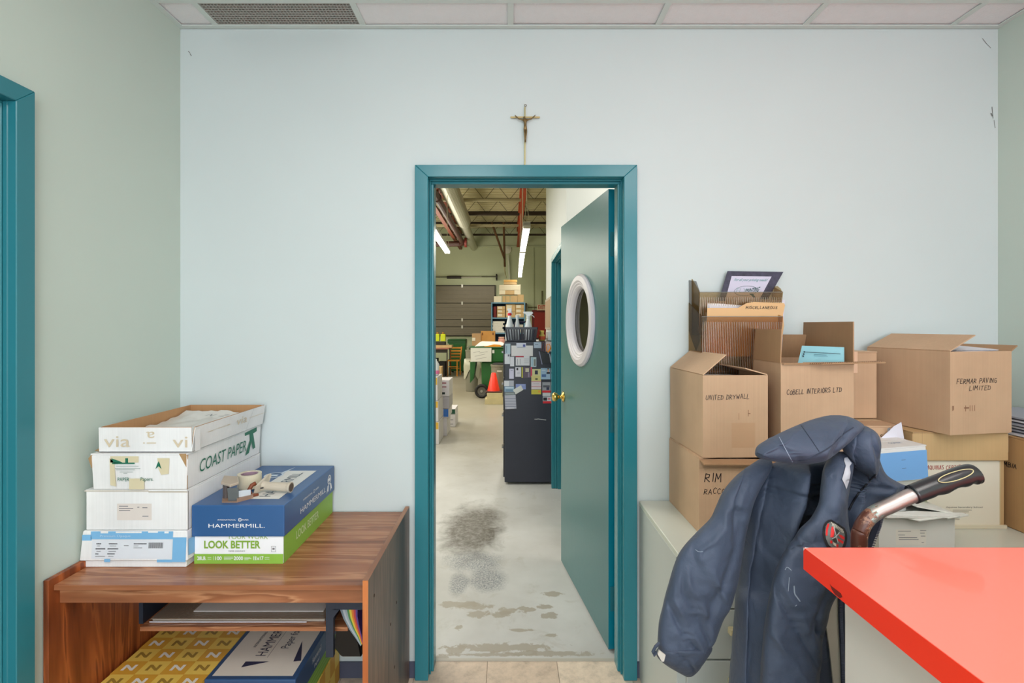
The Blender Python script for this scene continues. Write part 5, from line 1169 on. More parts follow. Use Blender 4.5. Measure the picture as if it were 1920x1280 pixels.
# --- tape dispenser on the box lid
zt = .7005 + eh
t = thing('tape_dispenser', 'beige hand-held packing tape dispenser with a roll, lying on the navy box lid', 'tape dispenser', (X(470, 1.75), 1.74, zt))
BG = mat((196, 184, 166), .4, name='beige_dispenser_plastic'); BG2 = mat((186, 170, 152), .4, name='pinkish_beige_plastic')
def L3(px, py_floor, dz=0.0):        # point on the lid plane seen at a pixel, raised by dz
    k = (EH - zt) / ((py_floor - VY) / F); return Vector((X(px, k), k, zt + dz))
rc = L3(468, 914); rr = .040
MB().lathe([(.029, 0), (rr, 0), (rr, .048), (.029, .048), (.029, 0)], (rc.x, rc.y, zt + .004), 36, caps=False).build('tape_roll', mat((222, 212, 186), .25, name='tape_roll_cream'), t, smooth=False)
MB().lathe([(.0275, 0), (.0288, 0), (.0288, .046), (.0275, .046), (.0275, 0)], (rc.x, rc.y, zt + .004), 36, caps=False).build('roll_core', mat((168, 140, 156), .5, name='mauve_core'), t)
b = MB()
for k in range(6):
    a = k * math.pi / 3; b.box(-.027, .027, -.002, .002, .002, .03, Matrix.Translation((rc.x, rc.y, zt)) @ Matrix.Rotation(a, 4, 'Z'))
b.build('spool_spokes', BG2, t)
# frame strip, cutter head
h0 = L3(437, 938); fr = L3(418, 941); 
b = MB(); b.slab([L3(416, 942), L3(445, 942), L3(447, 930), L3(418, 928)], (0, 0, .003)); b.slab([L3(444, 942), L3(475, 934), L3(475, 930), L3(446, 934)], (0, 0, .012)); b.build('frame', mat((150, 120, 100), .4, name='brown_beige_frame'), t)
b = MB(); b.slab([L3(414, 936, .050), L3(432, 942, .050), L3(448, 936, .050), L3(446, 924, .050), L3(420, 922, .050)], (0, 0, .009)); b.build('roller_cap', BG2, t, bevel=.002)
b = MB(); c0 = L3(424, 934); b.tube([c0 + Vector((0, 0, .003)), c0 + Vector((0, 0, .050))], .010, 14); b.build('roller', mat((86, 76, 74), .4, name='dark_roller'), t)
b = MB(); b.slab([L3(428, 941, .003), L3(447, 940, .003), L3(447, 940, .046), L3(426, 941, .046)], (0, .0015, 0)); b.build('tape_guard', mat((112, 114, 118), .15, metal=.6, name='smoky_steel'), t)
b = MB(); b.slab([L3(447, 939, .004), L3(470, 934, .004), L3(470, 934, .030), L3(447, 939, .034)], (0, .001, 0)); b.build('tape_strip', mat((200, 206, 212), .12, name='shiny_tape_strip'), t)
b = MB(); b.tube([L3(470, 932, .006), L3(467, 930, .022), L3(472, 928, .034), L3(480, 927, .040)], .007, 8); b.tube([L3(470, 932, .006), L3(484, 929, .003)], .006, 8); b.build('brake_arm', mat((124, 62, 34), .45, name='rust_brown_plastic'), t, smooth=True)
b = MB(); b.slab([L3(475, 930, .006), L3(494, 922, .010), L3(503, 915, .044), L3(500, 915, .050), L3(478, 930, .034)], (.006, .016, 0)); b.build('handle_plate', BG, t, bevel=.002)
p0, p1 = L3(494, 922, .022), L3(546, 924, .020)
b = MB(); dirv = (p1 - p0).normalized(); b.tube([p0, p0 + dirv * .012, p1 - dirv * .014, p1 - dirv * .005, p1], [.017, .0145, .0155, .0185, .0185], 18); b.build('handle', BG, t, smooth=False)
b = MB(); b.tube([p1 - dirv * .001, p1 + dirv * .0005], .0145, 18); b.build('handle_opening', mat((92, 74, 60), .6, name='hollow_brown'), t)
b = MB(); b.tube([L3(488, 927, .022), L3(494, 926, .022)], .0025, 8); b.build('pin', BLK, t)

# --- paper boxes on the floor under the tray
YELB = mat((242, 206, 96), .5, var=.04, name='yellow_box_board'); OCH = mat((222, 166, 58), .5, name='ochre_print'); BRNN = mat((166, 132, 56), .5, name='olive_brown_ink')
def patterned(label, x0, x1, y0, y1, z0, h):
    w, d = x1 - x0, y1 - y0
    r = thing('paper_box', label, 'box', ((x0 + x1) / 2, (y0 + y1) / 2, z0), group='yellow patterned paper boxes under the desk'); DIM[r.name] = (w, d, h)
    MB().box(-w/2, w/2, -d/2, d/2, 0, h).build('box_body', YELB, r, local=True, bevel=.002)
    nx_, ny_ = 4, 7; sq = []
    for i in range(nx_):
        for j in range(ny_):
            if (i + j) % 2: sq.append((i / nx_, j / ny_, (i + 1) / nx_, (j + 1) / ny_))
    patch(r, 'T', sq, OCH, 'printed_squares')
    me = textmesh('N', .045); co = [p.co.copy() for p in me.vertices]; x0_ = min(p.x for p in co); x1_ = max(p.x for p in co); y0_ = min(p.y for p in co); y1_ = max(p.y for p in co); pl = [tuple(p.vertices) for p in me.polygons]
    o, u, v, n = face(r, 'T'); bw, bb_ = MB(), MB()
    for i in range(nx_):
        for j in range(ny_):
            b = bw if (i + j) % 2 else bb_
            b.add([o + u * ((i + .25 + .5 * (p.x - x0_) / (x1_ - x0_)) / nx_) + v * ((j + .28 + .44 * (p.y - y0_) / (y1_ - y0_)) / ny_) + n * .0012 for p in co], pl)
    tag(bw.build('white_letters', mat((240, 236, 226), .5, name='silver_white_ink'), r, local=True), kind='stuff'); tag(bb_.build('brown_letters', BRNN, r, local=True), kind='stuff')
    patch(r, 'R', [(k / 8, 0 if k % 2 else .5, (k + 1) / 8, .5 if k % 2 else 1) for k in range(8)], OCH, 'printed_squares')
    text(r, 'R', 'N', .30, .5, .08, .5, mat((222, 216, 200), .5, name='silver_white_ink'))
    return r
hx0, hx1 = -1.012, -.712; fy0, fy1 = 1.640, 2.066
patterned('yellow patterned box on the floor, left column, lower one', -1.350, -1.016, 1.60, 2.06, 0.0005, .150)
patterned('yellow patterned box on top of the left column under the desk', -1.350, -1.016, 1.60, 2.06, .1512, .150)
patterned('yellow patterned box beneath the navy copy paper box under the desk', hx0, hx1, fy0 - .002, fy1, 0.0005, .150)
Fx = thing('copy_paper_box', 'copy paper box with a white panelled navy lid under the desk tray', 'box', ((hx0 + hx1) / 2, (fy0 + fy1) / 2, .1512)); w, d, h = hx1 - hx0, fy1 - fy0, .153; DIM[Fx.name] = (w, d, h)
MB().box(-w/2 + .003, w/2 - .003, -d/2 + .003, d/2 - .003, 0, h - .005).build('box_base', LIME, Fx, local=True, bevel=.0015)
lid = MB().box(-w/2 - .002, w/2 + .002, -d/2 - .002, d/2 + .002, .068, h).build('box_lid', NAVY_D, Fx, local=True, bevel=.004, seg=2)
bx('_', None, (0, 0, 0, 0, 0, 0)) if False else None
T2_ = (Vector((-w/2, -d/2, h)), Vector((w, 0, 0)), Vector((0, d, 0)), Vector((0, 0, 1)))
patch(Fx, T2_, [(.05, .035, .95, .965)], PCR, 'white_panel', parent=lid)
patch(Fx, T2_, [[(.30, .13), (.58, .20), (.30, .20)], [(.855, .20), (.94, .21), (.80, .47)], [(.14, .80), (.20, .80), (.14, .60)]], BLACKP, 'navy_triangle', parent=lid, off=.0012)
text(Fx, T2_, 'HAMMERMILL', .42, .53, .52, .12, BLACKP, rot=90, off=.0014, parent=lid); text(Fx, T2_, 'INTERNATIONAL PAPER', .27, .53, .30, .035, BLACKP, rot=90, off=.0014, parent=lid)
text(Fx, T2_, 'Paper for', .66, .50, .27, .13, BLACKP, rot=90, bold=0, off=.0014, parent=lid); patch(Fx, T2_, [(.515, .25, .52, .86)], GREY_INK, 'thin_line', parent=lid, off=.0013)
R2 = (Vector((w/2 + .002, -d/2, 0)), Vector((0, d, 0)), Vector((0, 0, h)), Vector((1, 0, 0)))
text(Fx, R2, 'Hammermill', .42, .78, .2, .14, PWH, parent=lid, shear=.2); text(Fx, R2, 'Paper', .42, .58, .12, .10, PWH, parent=lid, shear=.2)
patch(Fx, 'R', [(.02, .1 + k * .1, .98, .12 + k * .1) for k in range(3)], mat((170, 206, 110), .5, name='pale_lime'), 'pale_stripe', out=-.0025)

# ================================================================== OFFICE: right side
CT = .745
CAB = mat((188, 192, 188), .4, var=.02, name='grey_enamel'); CABT = mat((204, 206, 194), .35, var=.02, name='cream_grey_enamel_top')
t = thing('low_drawer_cabinet', 'long low grey-cream cabinet with drawers under the cardboard boxes along the back wall', 'cabinet', (1.3, 1.83, 0))
cxl, cxr, cyf, cyb = .546, 2.055, 1.589, 2.072
bx('cabinet_body', CAB, (cxl, cxr, cyf + .02, cyb, 0.0, CT - .022), t, bevel=.0015)
bx('cabinet_top', CABT, (cxl - .002, cxr, cyf, cyb, CT - .02, CT), t, bevel=.002)
HCR = mat((214, 200, 160), .4, name='cream_pull_plastic')
for cx0_ in (.574, .94, 1.31, 1.68):
    for (z0_, z1_) in ((.05, .396), (.402, .56), (.566, .715)):
        d_ = bx('drawer', CAB, (cx0_, cx0_ + .355, cyf + .004, cyf + .02, z0_, z1_), t, bevel=.002)
        hzz = (z1_ - .05) if z1_ > .4 else z1_ - .05
        bx('drawer_pull', HCR, (cx0_ + .13, cx0_ + .225, cyf - .016, cyf + .004, hzz - .022, hzz), d_, bevel=.003)
bx('edge_seam', mat((120, 124, 120), .6, name='seam_grey'), (cxl - .0005, cxl + .001, cyf + .022, cyf + .024, CT - .06, CT - .022), t)

def world_box(label, pf, Yf_, zb, w, d, h, rz, **k):
    """box whose front-left bottom corner is at (X(pf,Yf_), Yf_)"""
    c = Vector((X(pf, Yf_), Yf_, zb)) + Matrix.Rotation(R(rz), 3, 'Z') @ Vector((w / 2, d / 2, 0))
    return carton(label, c, w, d, h, rz, **k)
# RIM box (bottom left)
Rm = world_box('kraft box with marker writing at the bottom left, its crushed flaps under another box', 1311, 1.742, CT + .0008, .46, .325, .262, 0, flaps={'F': (196, .035), 'L': (4, .10), 'R': (4, .10), 'B': (2, .1)}, group='kraft boxes on the grey cabinet')
hand(Rm, 'F', 'RIM', .04, .70, .14, .11, INK, seed=3); hand(Rm, 'F', 'RACCO IRON', .035, .53, .31, .075, INK, seed=4, tilt=.02)
patch(Rm, 'F', [(.0, .88, .5, .885)], KRAFT_IN, 'fold_crease'); patch(Rm, 'F', [(.10, .14, .12, .22), (.12, .18, .15, .185)], mat((120, 84, 50), .8, name='brown_stamp'), 'stamp_mark')
# UNITED DRYWALL box
U = world_box('kraft box with one raised flap and marker writing, standing on the bottom left box', 1318, 1.738, CT + .263 + .006, .232, .328, .290, 1.5, flaps={'L': (40, .11), 'R': (16, .08), 'B': (-4, .12)}, group='kraft boxes on the grey cabinet')
hand(U, 'F', 'UNITED DRYWALL', .04, .70, .68, .055, INK, seed=5, tilt=.03)
patch(U, 'F', [(.44, .12, .80, .42)], mat((196, 158, 124), .8, name='darker_kraft'), 'faded_label'); patch(U, 'F', [(.55, .46, .556, .54), (.69, .50, .70, .58), (.70, .53, .73, .54)], mat((150, 112, 84), .8, name='scuff_brown'), 'scuff')  # slightly darker kraft rectangle, with small brown scuffs above it
hand(U, (Vector((-.116, .164, .29)), Vector((0, -.328, 0)), Vector((.084, 0, .07)), Vector((-.6, 0, .77))), 'PAPER CLIPS', .42, .12, .42, .10, mat((120, 96, 74), .6, name='faded_ink'), seed=9)
b = MB(); b.box(-.108, .108, -.155, .155, .235, .262); b.build('box_contents', mat((60, 48, 44), .9, name='dark_contents'), U, local=True)
b = MB(); b.box(-.09, .105, -.150, .10, .262, .274); b.build('paper_contents', mat((216, 206, 200), .7, name='paper_contents'), U, local=True)
# COBELL box
Cb = world_box('tall open kraft box with marker writing and a blue paper inside', 1464, 1.735, CT + .2635 + .004, .252, .315, .336, -1.5, flaps={'L': (87, .118), 'F': (186, .012), 'B': (70, .10), 'R': (91, .145)}, group='kraft boxes on the grey cabinet')
hand(Cb, 'F', 'COBELL INTERIORS LTD', .08, .665, .76, .050, INK, seed=6, tilt=.06)
b = MB(); b.slab([(.005, -.155, .333), (.126, -.155, .335), (.206, -.165, .340), (.205, -.20, .338), (.0, -.19, .333), (-.05, -.158, .333)], (0, 0, .005)); b.build('front_flap', KRAFT_IN, Cb, local=True)
b = MB()
for k in range(34): b.slab([(-.045 + k * .0072, -.1905 - .0001 * k, .334 + .00018 * k), (-.0425 + k * .0072, -.1905 - .0001 * k, .334 + .00018 * k), (-.040 + k * .0072, -.1905 - .0001 * k, .3385 + .00018 * k), (-.0425 + k * .0072, -.1905 - .0001 * k, .3385 + .00018 * k)], (0, .001, 0))
tag(b.build('corrugation', mat((110, 78, 52), .9, name='flute_shadow'), Cb, local=True), kind='stuff')
CYAN = mat((150, 206, 218), .6, var=.02, name='light_blue_paper')
t = thing('blue_paper', 'light blue printed sheet sticking out of the tall open kraft box', 'paper sheet', tuple(W(1543, 668, 1.86)))
b = MB(); b.slab([W(1494, 690, 1.84), W(1583, 690, 1.752), W(1583, 651, 1.752), W(1504, 648, 1.85)], (0, .001, .0005)); b.build('sheet', CYAN, t)
def pxline(parent, p, q, Yv, th, m, name='printed_line'):
    a, c = W(p[0], p[1], Yv), W(q[0], q[1], Yv); n_ = Vector((-(c.z - a.z), 0, c.x - a.x)).normalized() * th / 2
    return MB().poly([a - n_, c - n_, c + n_, a + n_]).build(name, m, parent)
BT = lambda px: 1.85 + (1.752 - 1.85) * (px - 1504) / 79 - .014
def bline(p, q, th, m, name='printed_line'):
    a, c = W(p[0], p[1], BT(p[0])), W(q[0], q[1], BT(q[0])); MB().poly([a, c, c + Vector((0, 0, th)), a + Vector((0, 0, th))]).build(name, m, t)
SL2 = mat((60, 80, 90), .6, name='slate_ink_2'); PT2 = mat((110, 160, 176), .6, name='pale_text')
bline((1509, 660), (1576, 664), .0022, SL2); bline((1526, 664.5), (1550, 666), .002, PT2); bline((1526, 667), (1552, 668.5), .0015, PT2)
for (px, py) in ((1508, 660), (1507, 664), (1506, 668)): bline((px - 1.3, py + 1), (px + 1.3, py + 1), .006, SL2, 'printed_dot')
# hidden supports and the box showing between COBELL and FERMAR
Sa = world_box('plain kraft box behind, its side showing between the tall open box and the large box', 1592, 1.93, CT + .3715, .11, .13, .262, 0, group='kraft boxes on the grey cabinet')
patch(Sa, 'F', [(.0, .68, .3, 1)], mat((226, 188, 158), .5, name='pale_tape'), 'pale_tape')
Sb = world_box('kraft box lettered for a school, half hidden under the large box', 1585, 1.80, CT + .0008, .205, .25, .368, 0, group='kraft boxes on the grey cabinet')
hand(Sb, 'F', 'ST AQUINAS S.S', .08, .88, .66, .035, INK, seed=8, thick=.14); hand(Sb, 'F', 'YR. BOOKS', .40, .80, .36, .03, INK, seed=18, thick=.14)
# certificate box
Ce = world_box('cream white carton with red marker writing standing upright beside the black box grip', 1733, 1.789, CT + .0008, .277, .20, .246, 0, m=mat((232, 226, 208), .6, var=.02, name='cream_white_board'), name='certificate_carton')
Ce.children[0].name = 'box_body'
patch(Ce, 'F', [(.0, .0, 1, .03), (.985, .0, 1.0, 1)], mat((206, 184, 140), .7, name='kraft_yellow_edge'), 'board_edge')
hand(Ce, 'F', 'AQUINAS CERTIFICATE', .03, .865, .60, .06, REDINK, seed=11); hand(Ce, 'F', 'HOLDERS', .42, .79, .24, .05, REDINK, seed=12)
text(Ce, 'F', 'Aquinas Secondary School', .52, .305, .48, .028, mat((96, 90, 84), .6, name='brown_grey_ink'), bold=0)
lines(Ce, 'F', [(.37, .62, .265), (.37, .58, .24), (.37, .54, .215), (.37, .46, .15), (.37, .46, .13)], mat((170, 164, 150), .6, name='faded_print_ink'), .010)
MB().box(.1385, .152, -.098, .09, -.0, .244).build('side_sleeve', KRAFT_Y, Ce, local=True)
MB().box(-.10, .156, -.106, -.10, 0, .012).build('plastic_edge', mat((222, 214, 190), .3, name='clear_yellow_plastic'), Ce, local=True)
# flat kraft box on top of it
Fl = world_box('flat kraft box lying between the cream carton and the large box', 1712, 1.775, CT + .2475, .345, .27, .104, 0, m=KRAFT_Y, group='kraft boxes on the grey cabinet')
patch(Fl, 'F', [(.0, .985, .4, 1.0), (.093, 0, .096, 1)], KRAFT_IN, 'box_seam')
# FERMAR box
Fe = world_box('large kraft box with marker writing at the top right, one flap up and papers inside', 1781.5, 1.712, CT + .3525 + .0015, .264, .325, .290, 10.0, flaps={'L': (26, .125), 'R': (150, .04)}, group='kraft boxes on the grey cabinet')
hand(Fe, 'F', 'FERMAR PAVING', .10, .615, .66, .058, INK, seed=13); hand(Fe, 'F', 'LIMITED', .30, .53, .36, .055, INK, seed=14)
patch(Fe, 'F', [(.03, .29, .045, .35), (.05, .30, .06, .35), (.22, .31, .30, .33), (.24, .28, .25, .35), (.31, .28, .32, .35), (.345, .28, .355, .35), (.385, .28, .395, .35)], mat((150, 112, 86), .8, name='faint_print_brown'), 'faint_print')
b = MB(); b.box(-.115, .115, -.16, .16, .22, .270); b.build('paper_stack', mat((214, 208, 204), .7, name='paper_contents_2'), Fe, local=True)
b = MB()
for k in range(4): b.slab([(-.08 + .01 * k, -.150 + .01 * k, .279 + .004 * k), (.10, -.145, .285 + .003 * k), (.11 - .02 * k, .14, .300 + .006 * k), (-.06, .15, .310 + .004 * k)], (0, 0, .001))
tag(b.build('loose_papers', mat((226, 222, 228), .6, name='white_lilac_paper'), Fe, local=True), kind='stuff')
# COLUMBIA box at the right edge
Co = carton('kraft box at the far right end of the cabinet, its side lettered in marker', (1.9345, 1.82, CT + .0008), .235, .40, .333, 0, m=cardmat((190, 148, 100)), group='kraft boxes on the grey cabinet')
hand(Co, 'L', 'COLUMBIA', .39, .66, .25, .05, INK, seed=15, thick=.14)
t = thing('paper_pile', 'pile of loose white printed sheets on the rightmost kraft box', 'paper pile', (1.94, 1.85, CT + .335))
for k in range(6):
    z_ = CT + .3355 + k * .012; o_ = random.uniform(-.012, .012); MB().slab([(1.835 + o_, 1.66 - .5 * o_, z_), (2.03, 1.64, z_ + .004), (2.045, 1.98, z_ + .006), (1.84 + o_, 2.0, z_ + .004)], (0, 0, .006)).build('paper_sheet', mat((222, 220, 226), .6, name='printed_paper_white') if k % 2 == 0 else mat((170, 172, 184), .6, name='printed_paper_grey'), t)
# label box at the front of the cabinet
WP = mat((224, 224, 216), .55, var=.03, name='worn_white_board')
Lb = world_box('white box with a small address label and a crumpled open lid, behind the red counter', 1648, 1.60, CT + .0008, .246, .20, .122, 0, m=WP, flaps={'F': (176, .03), 'R': (10, .12), 'B': (14, .14)}, inner=WP, group='white boxes on the grey cabinet', name='paper_box')
patch(Lb, 'F', [(.22, .18, .62, .60)], mat((230, 226, 214), .5, name='cream_address_label'), 'label_sticker')
lines(Lb, 'F', [(.25, .42, .55), (.25, .34, .45), (.26, .50, .38), (.26, .52, .33), (.54, .62, .57), (.54, .60, .50), (.55, .61, .42), (.56, .59, .25)], mat((130, 130, 134), .6, name='pale_label_ink'), .016)
b = MB(); b.slab([(-.02, -.135, .112), (.06, -.128, .120), (.145, -.124, .128), (.146, -.10, .124), (.0, -.09, .126), (-.10, -.10, .124)], (0, 0, .003)); b.slab([(.07, -.134, .120), (.145, -.127, .127), (.143, -.12, .122), (.075, -.125, .117)], (0, 0, .002)); b.build('crumpled_lid', WP, Lb, local=True)
b = MB(); b.box(-.115, .115, -.09, .09, .03, .108); b.build('box_contents', WP, Lb, local=True)
# white green box behind it carrying the blue carton
Gb = world_box('white box with a lime green corner, standing beneath the pale blue carton', 1655, 1.835, CT + .0008, .19, .20, .192, 0, m=WP, group='white boxes on the grey cabinet', name='paper_box') if False else None
Gb = carton('white box with a lime green corner beneath the pale blue carton', (1.345, 1.753, CT + .0008), .21, .085, .200, 0, m=WP, tape=False, name='paper_box', group='white boxes on the grey cabinet')
patch(Gb, 'F', [(.90, .50, .985, .99)], mat((150, 206, 50), .5, name='bright_lime'), 'green_corner')
BLC = mat((120, 172, 226), .5, var=.03, name='pale_blue_board')
Pb = carton('carton with a pale blue front and white printed top, leaning left of the cream carton', (1.322, 1.74, CT + .209), .185, .15, .116, 3, m=mat((228, 226, 224), .55, name='white_coated_board'), tape=False, name='blue_front_carton', rot=(R(0), R(-3.5), R(4)))
patch(Pb, 'F', [(0, .02, 1, .86)], BLC, 'blue_front'); lines(Pb, 'F', [(.5, .58, .62), (.5, .58, .38)], mat((90, 110, 140), .6, name='grey_blue_ink'), .012)
text(Pb, 'T', 'COLOURE', .30, .55, .34, .12, mat((84, 90, 110), .6, name='slate_print_2'), bold=0, shear=.2); text(Pb, 'T', 'COPIER', .62, .32, .24, .10, mat((110, 130, 160), .6, name='blue_grey_print'), bold=0, shear=.2)
t = tag(MB().slab([W(1640, 832, 1.785), W(1700, 850, 1.785), W(1690, 791, 1.79), W(1676, 799, 1.79)], (0, .001, 0)).build('paper_sheet', mat((222, 220, 232), .6, name='lilac_white_paper')), 'white sheet with a tiny grey stamp, poking up behind the pale blue carton', 'paper sheet')
MB().poly([W(1664, 809, 1.78), W(1669, 806, 1.78), W(1669, 801, 1.78), W(1664, 803, 1.78)]).build('stamp_mark', GREY_INK, t)
# low crumpled white cloth-like wrap between jacket and boxes
t = tag(MB().slab([W(1632, 930, 1.66), W(1646, 922, 1.66), W(1700, 918, 1.66), W(1702, 960, 1.66), W(1648, 964, 1.66), W(1628, 975, 1.66)], (0, .05, 0)).build('paper_bag', mat((214, 216, 216), .6, name='grey_white_paper'), bevel=.006), 'crumpled white paper bag with a lime patch behind the rusty handle', 'paper bag')
MB().slab([W(1650, 948, 1.655), W(1656, 936, 1.655), W(1664, 938, 1.655), W(1668, 946, 1.655)], (0, .004, 0)).build('lime_patch', mat((150, 206, 50), .5, name='bright_lime'), t)

# wall pocket organiser (smoky plastic)
def smoky(name, rgb, rough=.12, mixv=.10):
    m, nt, b = newmat(name); out = nt.nodes['Material Output']
    tr_ = N(nt, 'ShaderNodeBsdfTransparent'); tr_.inputs[0].default_value = L(*rgb); gl = N(nt, 'ShaderNodeBsdfGlossy'); gl.inputs['Roughness'].default_value = rough
    mx = N(nt, 'ShaderNodeMixShader'); mx.inputs[0].default_value = mixv
    nt.links.new(tr_.outputs[0], mx.inputs[1]); nt.links.new(gl.outputs[0], mx.inputs[2]); nt.links.new(mx.outputs[0], out.inputs[0]); return m
SM = smoky('smoky_brown_plastic', (222, 206, 178), .15, .06); SMR = smoky('smoky_rib', (240, 226, 200), .3, .32); SMS = mat((112, 116, 116), .3, name='smoky_grey_plastic')
t = thing('wall_file_pocket', 'smoky brown plastic wall file holder with two ribbed pockets above the boxes', 'file holder', (.93, YB - .06, 1.28))
xw0 = X(1293, 2.07)
b = MB(); b.slab([(xw0, 2.072, Z(525, 2.07)), (X(1306, 2.07), 2.072, Z(527, 2.07)), (X(1312, 2.07), 2.072, Z(545, 2.07)), (X(1312, 2.07), 2.072, Z(640, 2.07)), (X(1306, 2.07), 2.072, Z(658, 2.07)), (X(1296, 2.07), 2.072, Z(630, 2.07)), (xw0, 2.072, Z(620, 2.07))], (0, .006, 0)); b.build('side_bracket', SMS, t)
def pocket(xl, xr, yf, ztop, ybk, zbot, nrib):
    b = MB(); yb2 = ybk; zb2 = zbot
    ybot = yf + .045
    b.slab([(xl, yf, ztop), (xr, yf, ztop), (xr - .01, ybot - .03, zbot), (xl + .0, ybot - .03, zbot)], (0, .003, 0)); b.build('pocket_front', SM, t)
    b = MB(); b.slab([(xl, yf, ztop), (xl, 2.072, ztop + .06), (xl, 2.072, zbot), (xl, ybot - .03, zbot)], (.003, 0, 0)); b.build('pocket_side', SM, t)
    b = MB(); b.slab([(xr, yf, ztop), (xr, 2.072, ztop + .03), (xr, 2.072, zbot), (xr - .01, ybot - .03, zbot)], (.003, 0, 0)); b.build('pocket_side', SM, t)
    b = MB()
    for k in range(nrib):
        u_ = (k + .5) / nrib; xa = xl + (xr - xl) * u_; za, zb_ = ztop - .022, zbot + .01; 
        def yy_(z): return yf + (ybot - .03 - yf) * (ztop - z) / (ztop - zbot)
        b.slab([(xa, yy_(za) - .001, za), (xa + .0019, yy_(za) - .001, za), (xa + .0019, yy_(zb_) - .001, zb_), (xa, yy_(zb_) - .001, zb_)], (0, -.002, 0))
    tag(b.build('ribs', SMR, t), kind='stuff')
    b = MB(); b.slab([(xl, yf - .0005, ztop - .002), (xr, yf - .0005, ztop - .002), (xr, yf - .0005, ztop), (xl, yf - .0005, ztop)], (0, -.001, 0)); b.build('pocket_rim', SMS, t)
pocket(X(1311, 1.99), X(1467, 1.99), 1.99, Z(547, 1.99), 2.07, 1.44, 46)
pocket(X(1316, 1.93), X(1467, 1.93), 1.93, Z(593, 1.93), 2.07, 1.27, 46)
b = MB(); b.slab([W(1452, 548, 1.995), W(1452, 537, 2.02), W(1458, 536, 2.03), W(1464, 541, 2.02), W(1467, 548, 1.995)], (0, .003, 0)); b.build('end_tab', SM, t)
# sheets in the pockets
PURP = mat((64, 62, 82), .6, var=.7, scale=70, name='marbled_purple_print')
t = thing('framed_flyer', 'flyer with a marbled purple border and green lettering in the upper wall pocket', 'flyer', tuple(W(1410, 560, 2.03)))
YA, YB2 = 2.035, 2.055
fl_ = [W(1340, 592, YA), W(1422, 592, YA), W(1469, 509.5, YB2), W(1364, 508, YB2)]
b = MB(); b.slab(fl_, (0, .0012, 0)); b.build('flyer_sheet', PURP, t)
o_, u_ = fl_[0], fl_[1] - fl_[0]; v_ = fl_[3] - fl_[0]
def FP(u, v): # bilinear on the flyer
    return fl_[0] * (1-u) * (1-v) + fl_[1] * u * (1-v) + fl_[2] * u * v + fl_[3] * (1-u) * v + Vector((0, -.0012, 0))
MB().poly([FP(.14, .05), FP(.82, .05), FP(.83, .89), FP(.10, .89)]).build('white_panel', mat((206, 202, 222), .6, name='lilac_white_panel'), t)
def flat_text(s, quad, m, parent, bold=.01, shear=0, lift=-.0006):
    me = textmesh(s, bold, shear); vs = [p.co.copy() for p in me.vertices]; x0 = min(p.x for p in vs); x1 = max(p.x for p in vs); y0 = min(p.y for p in vs); y1 = max(p.y for p in vs)
    inv = Matrix.Translation(-parent.location)
    for i, p in enumerate(vs):
        u, v = (p.x - x0) / (x1 - x0), (p.y - y0) / (y1 - y0)
        me.vertices[i].co = inv @ (quad(u, v) + Vector((0, lift, 0)))
    me.materials.append(m); o = bpy.data.objects.new('lettering', me); col.objects.link(o); o.parent = parent; return o
GI = mat((96, 150, 150), .6, name='teal_grey_ink'); GD_ = mat((50, 84, 84), .6, name='dark_teal_ink')
flat_text('For all your printing needs!', lambda u, v: FP(.17 + .62 * u, .76 + .08 * v), GI, t, shear=.3)
flat_text('FLY', lambda u, v: FP(.28 + .20 * u, .52 + .10 * v), mat((150, 170, 176), .6, name='pale_grey_ink'), t, bold=-.01); flat_text('PRINTING', lambda u, v: FP(.46 + .26 * u, .54 + (.06 + .06 * u) * v), GD_, t, bold=.03)
b = MB(); K = 40
for k in range(K):
    a0, a1 = 2*math.pi*k/K, 2*math.pi*(k+1)/K
    b.poly([FP(.47 + rx * math.cos(a), .56 + ry * math.sin(a)) + Vector((0, -.0006, 0)) for a, rx, ry in ((a0, .22, .105), (a1, .22, .105), (a1, .228, .113), (a0, .228, .113))])
b.build('oval_outline', GD_, t)
MB().poly([FP(.56, .50), FP(.70, .40), FP(.72, .42), FP(.64, .50)]).build('logo_tail', GD_, t)
t = thing('file_folders', 'white folders and sheets behind the tan folder in the lower wall pocket', 'folder', tuple(W(1390, 600, 1.99)), group='folders in the lower wall pocket')
for k, (q, c) in enumerate(((((1318, 668), (1465, 668), (1472, 562), (1404, 561), (1396, 566), (1322, 563)), (214, 212, 226)), (((1320, 668), (1463, 668), (1470, 566), (1406, 565), (1398, 573), (1327, 567)), (226, 224, 228)), (((1322, 668), (1463, 668), (1470, 570), (1400, 575), (1330, 572)), (212, 206, 210)))):
    MB().slab([W(*p, 2.0 - .006 * k) for p in q], (0, .0015, 0)).build('folder_sheet', mat(c, .6, name='folder_%d_%d_%d' % c), t)
t = thing('manila_folder', 'tan folder with a marker-written tab in the lower wall pocket', 'folder', tuple(W(1395, 620, 1.97)), group='folders in the lower wall pocket')
Ym = 1.962
MB().slab([W(*p, Ym) for p in ((1324, 668), (1462, 668), (1470, 610), (1468, 590), (1472, 572), (1470, 568), (1414, 566), (1400, 568), (1384, 577), (1326, 577))], (0, .0015, 0)).build('folder_sheet', mat((222, 180, 130), .6, var=.04, name='manila_board'), t)
mf = (W(1395, 580, Ym) - t.location, Vector((X(1470, Ym) - X(1395, Ym), 0, 0)), Vector((0, 0, 12 * Ym / F)), Vector((0, -1, 0)))
DIM[t.name] = (1, 1, 1); hand(t, mf, 'MISCELLANEOUS', .04, .10, .80, .42, INK, seed=21, thick=.16)

